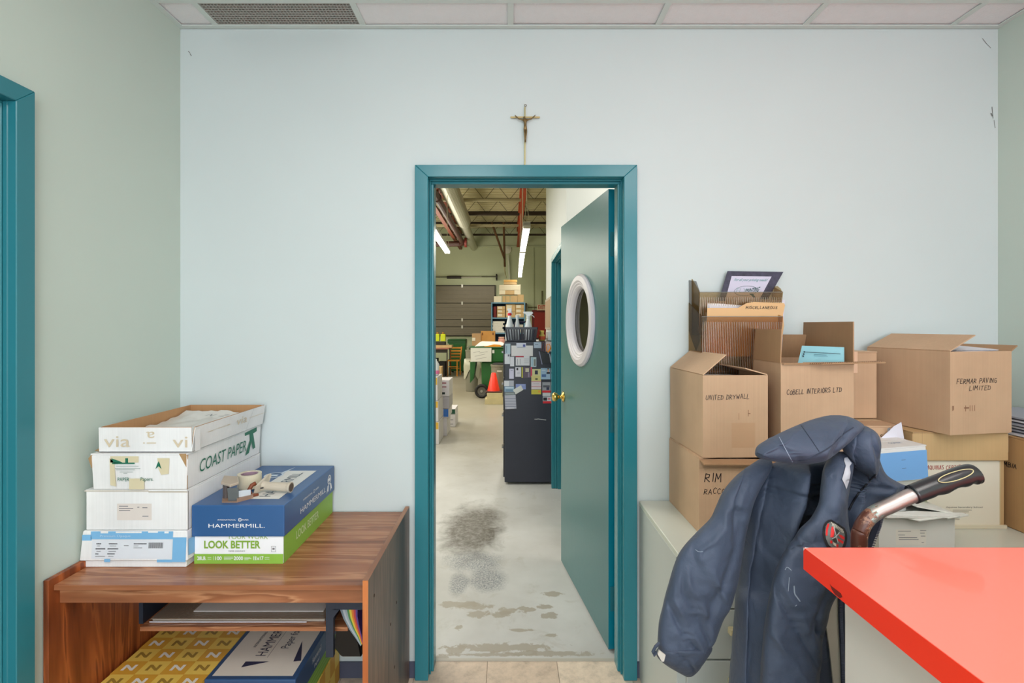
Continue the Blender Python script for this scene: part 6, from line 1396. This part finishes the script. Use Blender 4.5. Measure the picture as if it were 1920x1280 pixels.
# ------------------------------------------------------------------ red counter
REDT = mat((253, 128, 110), .30, var=.015, scale=2, name='glare_paled_red_laminate', coat=.3); REDE = mat((255, 58, 32), .35, var=.03, scale=2, name='red_edge_laminate')  # top's red paled to carry glare in its colour; edge stays saturated
CZ = 1.0675; cyF = .912; cxL = X(1507, cyF)
t = thing('reception_counter', 'white counter with a glare-paled red laminate top in the lower right foreground', 'counter', (1.3, .1, 0))
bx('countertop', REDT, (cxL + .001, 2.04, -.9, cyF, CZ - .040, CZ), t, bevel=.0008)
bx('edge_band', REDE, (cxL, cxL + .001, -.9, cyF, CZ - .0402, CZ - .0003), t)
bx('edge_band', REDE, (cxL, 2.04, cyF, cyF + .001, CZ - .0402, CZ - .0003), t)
bx('counter_body', mat((218, 212, 204), .5, var=.02, name='white_laminate'), (cxL + .050, 2.03, -.86, .874, 0, CZ - .0405), t, bevel=.001)
b = MB(); P0 = Vector((cxL - .0004, 0, 0))
def edgept(px, py):
    Yv = (cxL) * F / (px - VX); return Vector((cxL - .0004, Yv, Z(py, Yv)))
b.poly([edgept(*p) for p in ((1556, 1094), (1559, 1098), (1577, 1112), (1580, 1119), (1575, 1121), (1566, 1114), (1560, 1105))])
b.build('burn_mark', mat((120, 24, 14), .5, name='dark_scorch'), t)
b = MB(); b.poly([Vector((cxL, cyF - .004, CZ + .0004)), Vector((cxL + .010, cyF - .001, CZ + .0004)), Vector((cxL + .002, cyF + .0005, CZ + .0004))]); b.poly([Vector((cxL - .0005, cyF, CZ)), Vector((cxL - .0005, cyF - .004, CZ)), Vector((cxL - .0005, cyF, CZ - .006))]); b.build('chipped_corner', mat((224, 220, 220), .7, name='chip_white'), t)

# ------------------------------------------------------------------ hand truck
def rustmat():
    m, nt, b = newmat('rusty_chrome'); tc = N(nt, 'ShaderNodeTexCoord')
    n1 = N(nt, 'ShaderNodeTexNoise'); n1.inputs['Scale'].default_value = 75; n1.inputs['Detail'].default_value = 9; n1.inputs['Roughness'].default_value = .7; nt.links.new(tc.outputs['Object'], n1.inputs['Vector'])
    sp_ = N(nt, 'ShaderNodeSeparateXYZ'); nt.links.new(tc.outputs['Object'], sp_.inputs[0])
    mr = N(nt, 'ShaderNodeMapRange'); mr.inputs[1].default_value = -.005; mr.inputs[2].default_value = .055; nt.links.new(sp_.outputs['X'], mr.inputs[0])
    ad = N(nt, 'ShaderNodeMath', operation='ADD'); nt.links.new(mr.outputs[0], ad.inputs[0]); sb = N(nt, 'ShaderNodeMath', operation='MULTIPLY_ADD'); sb.inputs[1].default_value = 1.8; sb.inputs[2].default_value = -.9
    nt.links.new(n1.outputs[0], sb.inputs[0]); nt.links.new(sb.outputs[0], ad.inputs[1])
    r = ramp(nt, [(.22, L(84, 46, 34)), (.34, L(150, 110, 88)), (.44, L(112, 66, 48)), (.52, L(150, 176, 168)), (.62, L(178, 168, 162)), (1, L(186, 176, 172))]); nt.links.new(ad.outputs[0], r.inputs[0]); nt.links.new(r.outputs[0], b.inputs['Base Color'])
    r2 = ramp(nt, [(.42, (0, 0, 0, 1)), (.60, (.85, .85, .85, 1))]); nt.links.new(ad.outputs[0], r2.inputs[0]); nt.links.new(r2.outputs[0], b.inputs['Metallic'])
    b.inputs['Roughness'].default_value = .35
    bp = N(nt, 'ShaderNodeBump'); bp.inputs['Strength'].default_value = .3; bp.inputs['Distance'].default_value = .002; nt.links.new(n1.outputs[0], bp.inputs['Height']); nt.links.new(bp.outputs[0], b.inputs['Normal'])
    return m
RUST = rustmat()
Yh = 1.0; hx = X(1611, Yh)
t = thing('hand_truck', 'hand truck with a rusty chrome curved handle and black moulded grip', 'hand truck', (hx, Yh, 0))
def smoothpath(P, n=6):
    out = []
    for i in range(len(P) - 1):
        p0, p1, p2, p3 = P[max(i-1, 0)], P[i], P[i+1], P[min(i+2, len(P)-1)]
        for k in range(n):
            q = k / n; out.append(.5 * ((2*p1) + (p2-p0)*q + (2*p0-5*p1+4*p2-p3)*q*q + (3*p1-p0-3*p2+p3)*q**3))
    return out + [P[-1]]
hp = [Vector((hx, Yh, .12 + .08 * k)) for k in range(11)] + [W(1611, 1012, Yh), W(1613.5, 996, Yh), W(1620, 981, Yh), W(1631, 968, Yh), W(1646, 958, Yh), W(1668, 948, Yh), W(1697, 934, Yh), W(1735, 918, Yh)]
MB().tube(smoothpath(hp), .0145, 20).build('handle_tube', RUST, t, smooth=True)
gp = [W(1710, 927, Yh), W(1735, 917, Yh), W(1765, 906, Yh), W(1795, 895, Yh), W(1815, 889, Yh), W(1824, 888, Yh), W(1829, 889, Yh)]
gs = smoothpath(gp, 5); M_ = len(gs)
GRIP = mat((30, 32, 36), .28, var=.05, name='black_vinyl_grip', coat=.3)
b = MB(); nn = 24; vs = []
tdir = (gs[-1] - gs[0]).normalized(); dn = Vector((tdir.z, 0, -tdir.x))
if dn.z > 0: dn = -dn
sd = tdir.cross(dn)
for i, p in enumerate(gs):
    q = i / (M_ - 1); base = .0185 + .002 * q
    if q > .93: base *= math.sqrt(max(0.02, 1 - ((q - .93) / .07) ** 2))
    for k in range(nn):
        a = 2*math.pi*k/nn; down = max(0, math.cos(a)); rip = .0022 * math.sin(q * 4.4 * 2 * math.pi - 1.2) * down ** 2 if .22 < q < .95 else 0
        vs.append(p + (dn * math.cos(a) + sd * math.sin(a)) * (base + rip))
b.add(vs, [(i*nn+k, i*nn+(k+1)%nn, (i+1)*nn+(k+1)%nn, (i+1)*nn+k) for i in range(M_-1) for k in range(nn)] + [tuple(range(nn-1, -1, -1)), tuple(range((M_-1)*nn, M_*nn))])
b.build('grip', GRIP, t, smooth=True)
# oval raised outline on the grip
ax = gs[int(M_ * .42)]; camdir = Vector((0, -1, .25)).normalized(); camdir = (camdir - tdir * camdir.dot(tdir)).normalized(); up2 = tdir.cross(camdir)
if up2.z < 0: up2 = -up2
pts = []
for k in range(33):
    a = 2*math.pi*k/32; al = .036 * math.cos(a); ph = .50 + .42 * math.sin(a)
    pts.append(ax + tdir * al + (camdir * math.cos(ph) + up2 * math.sin(ph)) * .0198)
MB().tube(pts, .0009, 6).build('grip_outline', mat((196, 188, 140), .5, name='cream_worn_outline'), t)
TRK = mat((60, 110, 104), .45, var=.2, scale=30, name='chipped_teal_enamel')
yy2 = 1.355
MB().tube([(hx, Yh, .12), (hx, Yh, .14)], .016, 12).build('foot', TRK, t)
MB().tube(smoothpath([Vector((hx, yy2, .12)), Vector((hx, yy2, .9)), Vector((hx, yy2, 1.10))]), .0145, 14).build('rear_tube', TRK, t)
for z in (.3, .6, .92): MB().tube([(hx, Yh, z), (hx, yy2, z)], .010, 10).build('crossbar', TRK, t)
bx('toe_plate', TRK, (hx - .24, hx + .01, .98, 1.30, .006, .012), t); MB().tube([(hx, Yh, .13), (hx + .0, Yh, .012)], .0145, 12).build('foot', TRK, t); MB().tube([(hx, yy2, .13), (hx + .0, yy2, .012)], .0145, 12).build('foot', TRK, t)
MB().tube([(hx + .09, .96, .125), (hx + .09, 1.32, .125)], .008, 10).build('axle', ZN, t)
for y_ in (.95, 1.33): MB().tube([(hx + .09, y_ - .022, .125), (hx + .09, y_ + .022, .125)], .12, 26).build('wheel', BLK, t)

# ------------------------------------------------------------------ jacket
def jacketmat(name, rgb, mul=1.0):
    m, nt, b = newmat(name); tc = N(nt, 'ShaderNodeTexCoord')
    n1 = N(nt, 'ShaderNodeTexNoise'); n1.inputs['Scale'].default_value = 7; n1.inputs['Detail'].default_value = 6; nt.links.new(tc.outputs['Object'], n1.inputs['Vector'])
    c = L(*rgb); r = ramp(nt, [(.3, tuple(x * .82 for x in c[:3]) + (1,)), (.7, tuple(x * 1.15 for x in c[:3]) + (1,))]); nt.links.new(n1.outputs[0], r.inputs[0]); nt.links.new(r.outputs[0], b.inputs['Base Color'])
    b.inputs['Roughness'].default_value = .62; b.inputs['Sheen Weight'].default_value = .04; b.inputs['Sheen Roughness'].default_value = .5; b.inputs['Specular IOR Level'].default_value = .35
    n2 = N(nt, 'ShaderNodeTexNoise'); n2.inputs['Scale'].default_value = 26; n2.inputs['Detail'].default_value = 4; n2.inputs['Distortion'].default_value = .6; nt.links.new(tc.outputs['Object'], n2.inputs['Vector'])
    n3 = N(nt, 'ShaderNodeTexNoise'); n3.inputs['Scale'].default_value = 700; nt.links.new(tc.outputs['Object'], n3.inputs['Vector'])
    b1 = N(nt, 'ShaderNodeBump'); b1.inputs['Strength'].default_value = .4 * mul; b1.inputs['Distance'].default_value = .01; nt.links.new(n2.outputs[0], b1.inputs['Height'])
    b2 = N(nt, 'ShaderNodeBump'); b2.inputs['Strength'].default_value = .25; b2.inputs['Distance'].default_value = .0008; nt.links.new(n3.outputs[0], b2.inputs['Height']); nt.links.new(b1.outputs[0], b2.inputs['Normal'])
    nt.links.new(b2.outputs[0], b.inputs['Normal']); return m
JK = jacketmat('navy_shell_fabric', (65, 75, 94)); JD_ = jacketmat('dark_navy_fabric', (58, 67, 84))
def cr(rows, q):
    """Catmull-Rom over rows of equal-length tuples"""
    n = len(rows) - 1; f = q * n; i = min(int(f), n - 1); u = f - i
    a, b_, c, d = rows[max(i-1, 0)], rows[i], rows[i+1], rows[min(i+2, n)]
    return [.5 * (2*b_[k] + (c[k]-a[k])*u + (2*a[k]-5*b_[k]+4*c[k]-d[k])*u*u + (3*b_[k]-a[k]-3*c[k]+d[k])*u**3) for k in range(len(b_))]
def interp(line, y):
    if y <= line[0][0]: return line[0][1]
    for (a, c) in zip(line[:-1], line[1:]):
        if y <= c[0]: return a[1] + (c[1] - a[1]) * (y - a[0]) / (c[0] - a[0])
    return line[-1][1]
def drape(name, rows, m, parent, folds=(), n=110, mr=120, seed=0, wr=.003, hollow=False, ex=.75):
    """closed garment volume; rows: (py, px_left, px_right, Y centre, thickness); folds: (polyline [(py,px)], width px, amplitude m, y0, y1)"""
    vs = []
    for j in range(mr + 1):
        py, pl, pr, Yc, th = cr(rows, j / mr); pm, hw = (pl + pr) / 2, (pr - pl) / 2
        for k in range(n):
            a = 2 * math.pi * k / n; ca, sa = math.cos(a), math.sin(a)
            px = pm + hw * math.copysign(abs(ca) ** ex, ca); dy = th / 2 * math.copysign(abs(sa) ** ex, sa)
            w_ = abs(sa) ** .6
            y = Yc + dy; x = X(px, y); z = Z(py, y)
            if sa < 0:
                for (ln, wd, amp, ya, yb) in folds:
                    if ya - 40 < py < yb + 40:
                        e = min(1, max(0, (py - ya + 40) / 40)) * min(1, max(0, (yb + 40 - py) / 40)); d_ = (px - interp(ln, py)) / wd
                        if abs(d_) < 3: y -= amp * math.exp(-d_ * d_) * e * w_
                s_ = noise.noise(Vector((x * 20 + z * 5 + seed, z * 6, y * 3))) * wr * 1.8 + noise.noise(Vector((x * 34 + z * 16, z * 30 - x * 12 + seed, 2))) * wr + noise.noise(Vector((x * 60 - z * 50, z * 40, seed))) * wr * .4
                rg = 1 - abs(noise.noise(Vector((x * 9 + z * 7, z * 7 - x * 3 + seed, 4)))) * 2.2
                s_ += max(0, rg - .55) * wr * 2.0
                y -= s_ * w_ * 1.5
            x += noise.noise(Vector((z * 22, seed + (5 if ca > 0 else 0), 1))) * .0022 * abs(ca)
            vs.append((x, y, z))
    fs = [(j*n+k, j*n+(k+1)%n, (j+1)*n+(k+1)%n, (j+1)*n+k) for j in range(mr) for k in range(n)] + [tuple(range(n-1, -1, -1)), tuple(range(mr*n, (mr+1)*n))]
    return MB().add(vs, fs).build(name, m, parent, smooth=True)
def surfY(obj_top, obj, px, py, dflt):
    return dflt
Jt = thing('jacket', 'navy hooded work jacket with a red and grey sleeve badge, hanging over the hand truck', 'jacket', (X(1470, 1.2), 1.2, .4))
ridge = []
body = drape('jacket_body', [(858, 1478, 1648, 1.27, .04), (872, 1440, 1652, 1.26, .08), (890, 1418, 1662, 1.255, .09), (906, 1405, 1688, 1.25, .09), (914, 1400, 1706, 1.25, .08), (924, 1395, 1682, 1.25, .09), (938, 1392, 1650, 1.25, .09), (965, 1390, 1636, 1.25, .10), (1000, 1388, 1622, 1.25, .10), (1040, 1385, 1604, 1.25, .10), (1085, 1382, 1576, 1.25, .10),
    (1120, 1379, 1562, 1.23, .13), (1170, 1375, 1564, 1.23, .14), (1220, 1371, 1568, 1.23, .14), (1270, 1367, 1572, 1.23, .14), (1330, 1364, 1575, 1.23, .14), (1420, 1362, 1574, 1.25, .07)], JK, Jt,
    folds=[([(870, 1486), (930, 1476), (980, 1458), (1040, 1440), (1100, 1428), (1180, 1414), (1300, 1404)], 21, .070, 875, 1420), ([(880, 1430), (960, 1412), (1060, 1394), (1200, 1384), (1300, 1378)], 8, .040, 890, 1420),
           ([(900, 1440), (960, 1423), (1040, 1406), (1100, 1398), (1180, 1392), (1300, 1387)], 3.2, -.026, 905, 1420), ([(925, 1542), (975, 1508), (1010, 1480), (1060, 1460), (1140, 1445), (1280, 1433)], 9, -.050, 905, 1420),
           ([(955, 1500), (990, 1470), (1030, 1452)], 4, .018, 950, 1040), ([(1020, 1425), (1035, 1440), (1045, 1452)], 4, -.012, 1015, 1050), ([(1130, 1395), (1142, 1410), (1146, 1424)], 4, -.010, 1125, 1150), ([(1085, 1420), (1100, 1436)], 4, -.010, 1080, 1105),
           ([(850, 1610), (900, 1612), (960, 1600), (1020, 1596)], 9, .030, 850, 1040), ([(880, 1600), (930, 1614), (980, 1604), (1020, 1592)], 3.5, -.026, 860, 1010), ([(880, 1640), (910, 1668), (930, 1660)], 14, .022, 880, 940),
           ([(900, 1632), (960, 1610), (1020, 1598)], 4, -.02, 900, 1030)], seed=3, wr=.0012, ex=.55)
slv = drape('left_sleeve', [(860, 1424, 1446, 1.22, .03), (872, 1406, 1448, 1.21, .07), (892, 1380, 1440, 1.195, .09), (920, 1356, 1424, 1.18, .10), (950, 1342, 1412, 1.17, .10), (972, 1330, 1406, 1.165, .10), (1000, 1304, 1400, 1.16, .11), (1035, 1274, 1394, 1.155, .11), (1080, 1257, 1386, 1.15, .11),
    (1130, 1244, 1374, 1.15, .11), (1165, 1236, 1356, 1.15, .10), (1195, 1233, 1344, 1.15, .10), (1215, 1234, 1334, 1.15, .095), (1222, 1236, 1331, 1.15, .09)], JK, Jt,
    folds=[([(1000, 1388), (1060, 1372), (1110, 1350), (1160, 1330)], 9, -.010, 990, 1160), ([(1060, 1330), (1110, 1352), (1130, 1366)], 5, .010, 1060, 1130), ([(1090, 1290), (1140, 1320), (1190, 1340)], 7, .008, 1090, 1200), ([(1110, 1280), (1160, 1310), (1205, 1330)], 3.5, -.008, 1110, 1205), ([(1130, 1252), (1180, 1276), (1218, 1306)], 4, -.008, 1130, 1218), ([(1120, 1262), (1170, 1290), (1215, 1318)], 5, .006, 1125, 1215),
           ([(880, 1398), (940, 1380), (985, 1378)], 5, -.010, 880, 985), ([(900, 1385), (960, 1362), (1010, 1345), (1060, 1330)], 20, .012, 900, 1090), ([(985, 1356), (1010, 1334), (1030, 1310)], 5, .007, 985, 1035), ([(1040, 1300), (1080, 1320), (1110, 1330)], 4, -.006, 1040, 1110)], seed=9, wr=.0016, ex=.6)
cuff = drape('cuff', [(1214, 1234, 1336, 1.15, .08), (1222, 1229, 1334, 1.15, .10), (1234, 1234, 1326, 1.15, .10), (1246, 1248, 1318, 1.15, .095), (1257, 1266, 1310, 1.15, .08), (1266, 1282, 1300, 1.15, .055), (1269, 1288, 1294, 1.15, .02)], JD_, Jt, folds=[([(1210, 1250), (1240, 1290), (1262, 1306)], 3, -.006, 1215, 1262)], n=60, mr=30, seed=4, wr=.002)
MB().slab([W(1236, 1219, 1.088), W(1248, 1228, 1.086), W(1245, 1240, 1.086), (W(1241, 1240, 1.088)), W(1233, 1226, 1.09)], (0, .004, 0)).build('cuff_tab', mat((196, 190, 182), .6, name='pale_grey_tape'), Jt)
MB().tube([W(1236, 1205, 1.10), W(1229, 1212, 1.095), W(1224, 1222, 1.095), W(1226, 1228, 1.095), W(1231, 1222, 1.095)], .0035, 6).build('cuff_strap', JD_, Jt)
rsl = drape('right_sleeve', [(846, 1566, 1592, 1.18, .03), (856, 1556, 1600, 1.17, .06), (880, 1543, 1600, 1.155, .09), (915, 1538, 1594, 1.14, .10), (945, 1534, 1590, 1.13, .11), (970, 1520, 1590, 1.125, .11), (990, 1500, 1592, 1.12, .11), (1015, 1484, 1598, 1.115, .11), (1050, 1462, 1600, 1.11, .11), (1090, 1448, 1588, 1.11, .12),
    (1130, 1440, 1562, 1.11, .12), (1165, 1434, 1552, 1.11, .12), (1200, 1430, 1543, 1.11, .12), (1250, 1426, 1539, 1.11, .12), (1310, 1424, 1534, 1.11, .11), (1400, 1424, 1528, 1.11, .09)], JK, Jt,
    folds=[([(1008, 1488), (1022, 1502), (1018, 1530)], 6, .012, 995, 1030), ([(1030, 1480), (1036, 1510), (1030, 1540)], 5, -.010, 1022, 1045), ([(975, 1560), (1010, 1540), (1060, 1520)], 8, -.006, 980, 1060), ([(1090, 1462), (1150, 1500), (1230, 1540)], 8, .008, 1100, 1240), ([(1120, 1456), (1190, 1500), (1260, 1536)], 4, -.007, 1120, 1260),
           ([(1180, 1440), (1230, 1480), (1290, 1520)], 6, .007, 1180, 1300), ([(1110, 1556), (1160, 1530), (1190, 1520)], 6, -.006, 1110, 1190), ([(1190, 1534), (1196, 1544)], 4, -.014, 1186, 1200), ([(880, 1570), (950, 1562), (1000, 1555)], 14, .010, 880, 1000), ([(888, 1550), (900, 1575), (898, 1592)], 3.5, -.007, 884, 902)], seed=14, wr=.0018, ex=.6)
rco = drape('collar_front', [(798, 1600, 1622, 1.21, .04), (806, 1588, 1638, 1.19, .09), (818, 1580, 1648, 1.18, .11), (835, 1578, 1652, 1.175, .12), (855, 1586, 1651, 1.17, .11), (875, 1604, 1649, 1.17, .09), (888, 1620, 1646, 1.17, .05), (893, 1630, 1642, 1.17, .02)], JK, Jt,
    ex=.6, wr=.0018, folds=[([(800, 1606), (840, 1604), (880, 1612)], 4, -.028, 800, 880), ([(806, 1620), (850, 1626), (885, 1630)], 7, .018, 800, 890), ([(810, 1600), (850, 1590)], 5, .016, 800, 860), ([(815, 1632), (840, 1642), (860, 1648)], 3.5, -.012, 815, 870)], n=70, mr=60, seed=22)
hood = drape('hood', [(778, 1558, 1576, 1.22, .03), (781, 1542, 1592, 1.21, .07), (788, 1518, 1608, 1.19, .10), (797, 1495, 1620, 1.175, .12), (806, 1474, 1618, 1.16, .13), (816, 1453, 1608, 1.145, .13), (826, 1434, 1598, 1.13, .13), (836, 1420, 1586, 1.115, .12), (846, 1416, 1574, 1.105, .11), (855, 1418, 1562, 1.10, .10), (862, 1434, 1550, 1.10, .085), (867, 1466, 1534, 1.10, .06), (870, 1490, 1516, 1.10, .02)], JK, Jt,
    folds=[([(800, 1500), (830, 1470), (850, 1430)], 7, .006, 800, 860), ([(820, 1440), (840, 1470), (858, 1500)], 6, -.008, 830, 860), ([(790, 1575), (820, 1560), (845, 1545)], 9, .010, 785, 850), ([(800, 1594), (830, 1578), (850, 1566)], 4, -.012, 795, 850)], seed=31, wr=.0016, n=120, mr=80, ex=.62)
# hood brim edge seam, piping lines, reflective flash, zip and patch: laid on the surface by ray casting
dgj = bpy.context.evaluated_depsgraph_get(); dgj.update()
def onsurf(px, py, lift=.0015, objs=None):
    best = None; o0 = Vector((0, 0, EH)); d = Vector(((px - VX) / F, 1, -(py - VY) / F)).normalized()
    for ob in (objs or (body, slv, rsl, rco, hood, cuff)):
        inv = Matrix.Translation(-Jt.location)
        ok, loc, nrm_, idx = ob.ray_cast(inv @ o0, d)
        if ok and (best is None or loc.y < best.y): best = loc.copy()
    if best is None: return None
    return best + Jt.location - d * lift
def stroke(pxs, r_, m, name, lift=.001, sub=6):
    P = [Vector((a, b_, 0)) for a, b_ in pxs]; P = smoothpath(P, sub); Q_ = [onsurf(p.x, p.y, lift) for p in P]; Q_ = [q for q in Q_ if q is not None]
    if len(Q_) > 1: return MB().tube(Q_, r_, 6).build(name, m, Jt)
SEAM = mat((40, 48, 66), .7, name='seam_thread_navy'); LSEAM = mat((150, 160, 180), .6, name='pale_stitching')
stroke([(1502, 797), (1520, 822), (1536, 846)], .0008, SEAM, 'hood_seam'); stroke([(1461, 819), (1472, 840), (1486, 866)], .0007, LSEAM, 'hood_stitching')
stroke([(1420, 849), (1445, 858), (1480, 862), (1510, 862), (1536, 850), (1560, 835), (1580, 815), (1600, 801)], .0012, SEAM, 'hood_brim_seam')
stroke([(1642, 888), (1632, 900), (1612, 922), (1600, 940), (1592, 956)], .0022, mat((20, 22, 30), .5, name='black_zip_tape'), 'zip_piping')
def surfpatch(pts, m, name, lift=.0016, nx=10, ny=10):
    """quad patch given by 4 pixel corners laid onto the fabric"""
    g = []
    for j in range(ny + 1):
        for i in range(nx + 1):
            u, v = i / nx, j / ny; px = (pts[0][0]*(1-u)+pts[1][0]*u)*(1-v) + (pts[3][0]*(1-u)+pts[2][0]*u)*v; py = (pts[0][1]*(1-u)+pts[1][1]*u)*(1-v) + (pts[3][1]*(1-u)+pts[2][1]*u)*v
            g.append(onsurf(px, py, lift))
    if any(q is None for q in g): return None
    return MB().add(g, [(j*(nx+1)+i, j*(nx+1)+i+1, (j+1)*(nx+1)+i+1, (j+1)*(nx+1)+i) for j in range(ny) for i in range(nx)]).build(name, m, Jt, smooth=True)
REFX = mat((196, 198, 206), .4, name='silver_reflective_tape')
# sleeve badge (polygon fan laid on the sleeve)
def surfpoly(pts, m, name, lift, nx=8, step=.8):
    ya, yb = min(p[1] for p in pts) + .05, max(p[1] for p in pts) - .05; ny = max(4, int((yb - ya) / step)); g = []
    for j in range(ny + 1):
        y = ya + (yb - ya) * j / ny; xs = []
        for (a, c) in zip(pts, pts[1:] + pts[:1]):
            if (a[1] - y) * (c[1] - y) <= 0 and a[1] != c[1]: xs.append(a[0] + (c[0] - a[0]) * (y - a[1]) / (c[1] - a[1]))
        xl, xr = min(xs), max(xs)
        for i in range(nx + 1): g.append(onsurf(xl + (xr - xl) * i / nx, y, lift, (rsl,)))
    if any(q is None for q in g): return None
    return MB().add(g, [(j*(nx+1)+i, j*(nx+1)+i+1, (j+1)*(nx+1)+i+1, (j+1)*(nx+1)+i) for j in range(ny) for i in range(nx)]).build(name, m, Jt, smooth=True)
def badge(pts, m, name, lift):
    o = surfpoly(pts, m, name, lift)
    if o: return o
    P = [onsurf(*p, lift, (rsl,)) for p in pts]; P = [p for p in P if p is not None]
    if len(P) > 2:
        c = sum(P, Vector()) / len(P); return MB().add([c] + P, [(0, i + 1, (i + 1) % len(P) + 1) for i in range(len(P))]).build(name, m, Jt)
surfpoly([(1583, 858), (1589, 857), (1597, 868), (1593, 874), (1595, 886), (1592, 903), (1587, 917), (1584, 908), (1579, 898), (1583, 884), (1586, 873), (1583, 864)], REFX, 'reflective_strip', .0035)
def bp_(lst): return [(1530 + x / 18.29, 960 + y / 18.29) for x, y in lst]
BKB = mat((26, 24, 30), .6, name='black_badge_border'); GYB = mat((112, 114, 112), .6, name='grey_badge_cloth'); RDB = mat((226, 44, 44), .6, name='red_badge_cloth'); WHB = mat((222, 214, 196), .6, name='cream_badge_thread'); DGB = mat((66, 70, 66), .6, name='dark_badge_cloth')
badge(bp_([(520, 245), (720, 370), (980, 540), (1060, 700), (1075, 880), (1040, 1100), (960, 1280), (480, 1290), (360, 1180), (260, 960), (225, 740), (240, 500), (320, 330), (440, 255)]), BKB, 'badge_border', .0018)
badge(bp_([(510, 320), (720, 440), (940, 610), (985, 760), (985, 960), (900, 1200), (560, 1230), (430, 1110), (340, 900), (310, 680), (330, 480), (400, 370)]), GYB, 'badge_field', .0026)
badge(bp_([(640, 480), (800, 600), (740, 760), (680, 860), (640, 700)]), DGB, 'badge_panel', .0030); badge(bp_([(620, 880), (700, 900), (760, 1040), (640, 1040), (560, 940)]), DGB, 'badge_panel', .0030)
for q in ([(400, 385), (465, 390), (410, 600), (395, 810), (330, 800), (345, 560)], [(545, 480), (620, 520), (630, 700), (600, 860), (490, 860), (510, 640)], [(760, 760), (850, 765), (985, 860), (970, 950), (850, 890)], [(720, 890), (830, 930), (950, 1010), (920, 1085), (760, 980)], [(480, 970), (560, 970), (565, 1070), (500, 1070)], [(700, 1100), (770, 1100), (770, 1200), (700, 1200)]): badge(bp_(q), RDB, 'badge_stripe', .0034)
badge(bp_([(580, 1020), (690, 1080), (700, 1180), (600, 1120)]), WHB, 'badge_emblem', .0034)
for q in ([(600, 520), (625, 510), (770, 1040), (745, 1050)], [(540, 900), (640, 850), (800, 680), (820, 700), (670, 870), (550, 920)]): badge(bp_(q), mat((200, 206, 206), .5, name='silver_badge_thread'), 'badge_crossed_stick', .0038)
def badge_text(s, a, b_, hgt, m):
    me = textmesh(s, .02); vs = [p.co.copy() for p in me.vertices]; x0 = min(p.x for p in vs); x1 = max(p.x for p in vs); y0 = min(p.y for p in vs); y1 = max(p.y for p in vs)
    A_, B_ = Vector(a), Vector(b_); n_ = Vector((B_.y - A_.y, -(B_.x - A_.x))).normalized() * hgt
    for i, p in enumerate(vs):
        q = A_ + (B_ - A_) * ((p.x - x0) / (x1 - x0)) + n_ * ((p.y - y0) / (y1 - y0)); P = onsurf(q.x, q.y, .004, (rsl,)) or Vector((0, 0, 0)); me.vertices[i].co = P - Jt.location
    me.materials.append(m); o = bpy.data.objects.new('badge_lettering', me); col.objects.link(o); o.parent = Jt
badge_text('NATIONAL', bp_([(505, 385)])[0], bp_([(925, 650)])[0], 3.4, WHB); badge_text('YOUTH CUP', bp_([(520, 450)])[0], bp_([(935, 720)])[0], 3.0, WHB)
# paint smears on the sleeves
SMR_ = mat((140, 150, 164), .8, name='pale_paint_smear')
stroke([(1472, 1068), (1476, 1063), (1484, 1069)], .0008, SMR_, 'paint_smear', .0004); stroke([(1480, 1082), (1479, 1095), (1478, 1108)], .0007, SMR_, 'paint_smear', .0004)
stroke([(1489, 1098), (1490, 1112), (1495, 1120), (1500, 1127)], .0014, SMR_, 'paint_smear', .0004); stroke([(1304, 1030), (1310, 1034), (1318, 1034)], .0007, SMR_, 'paint_smear', .0004); stroke([(1494, 1134), (1491, 1136)], .0007, SMR_, 'paint_smear', .0004)
# inner lining strip and zip at the right edge, below the counter top
MB().slab([W(1554, 1090, 1.165), W(1577, 1090, 1.165), W(1577, 1180, 1.165), W(1579, 1240, 1.165), W(1583, 1310, 1.165), W(1566, 1310, 1.165), W(1556, 1220, 1.165), W(1546, 1150, 1.165)], (0, .004, 0)).build('lining', mat((206, 200, 184), .6, name='cream_lining'), Jt)
zp = [W(1577, 1095, 1.160), W(1577, 1150, 1.160), W(1579, 1200, 1.160), W(1581, 1250, 1.160), W(1582, 1310, 1.160)]
zs_ = smoothpath(zp, 8)
MB().slab([p + Vector((-.0055, 0, 0)) for p in zs_] + [p + Vector((.009, 0, 0)) for p in zs_[::-1]], (0, .002, 0)).build('zip_tape', mat((36, 42, 60), .6, name='navy_zip_tape'), Jt)
b = MB()
for i in range(90):
    q = i / 89 * (len(zs_) - 1.001); k = int(q); p = zs_[k].lerp(zs_[k + 1], q - k); b.box(p.x - .004, p.x + .003, p.y - .002, p.y, p.z - .0008, p.z + .0008)
tag(b.build('zip_teeth', mat((96, 104, 124), .35, name='grey_zip_teeth'), Jt), kind='stuff')
# upper run of the zip beside the rusty tube
MB().slab([W(1606, 950, 1.305), W(1648, 966, 1.305), W(1645, 985, 1.305), W(1638, 1005, 1.305), W(1624, 1045, 1.305), W(1596, 1045, 1.30)], (0, .006, 0)).build('lining', mat((206, 200, 184), .6, name='cream_lining'), Jt)
zp = smoothpath([W(1650, 968, 1.30), W(1646, 985, 1.30), W(1639, 1005, 1.30), (W(1628, 1035, 1.30))], 8)
MB().slab([p + Vector((-.012, 0, 0)) for p in zp] + [p + Vector((.004, 0, 0)) for p in zp[::-1]], (0, .003, 0)).build('zip_tape', mat((36, 42, 60), .6, name='navy_zip_tape'), Jt)
b = MB()
for i in range(26):
    q = i / 25 * (len(zp) - 1.001); k = int(q); p = zp[k].lerp(zp[k + 1], q - k); b.box(p.x + .003, p.x + .010, p.y - .001, p.y + .002, p.z - .0010, p.z + .0010)
tag(b.build('zip_teeth', mat((56, 62, 84), .35, name='dark_zip_teeth'), Jt), kind='stuff')
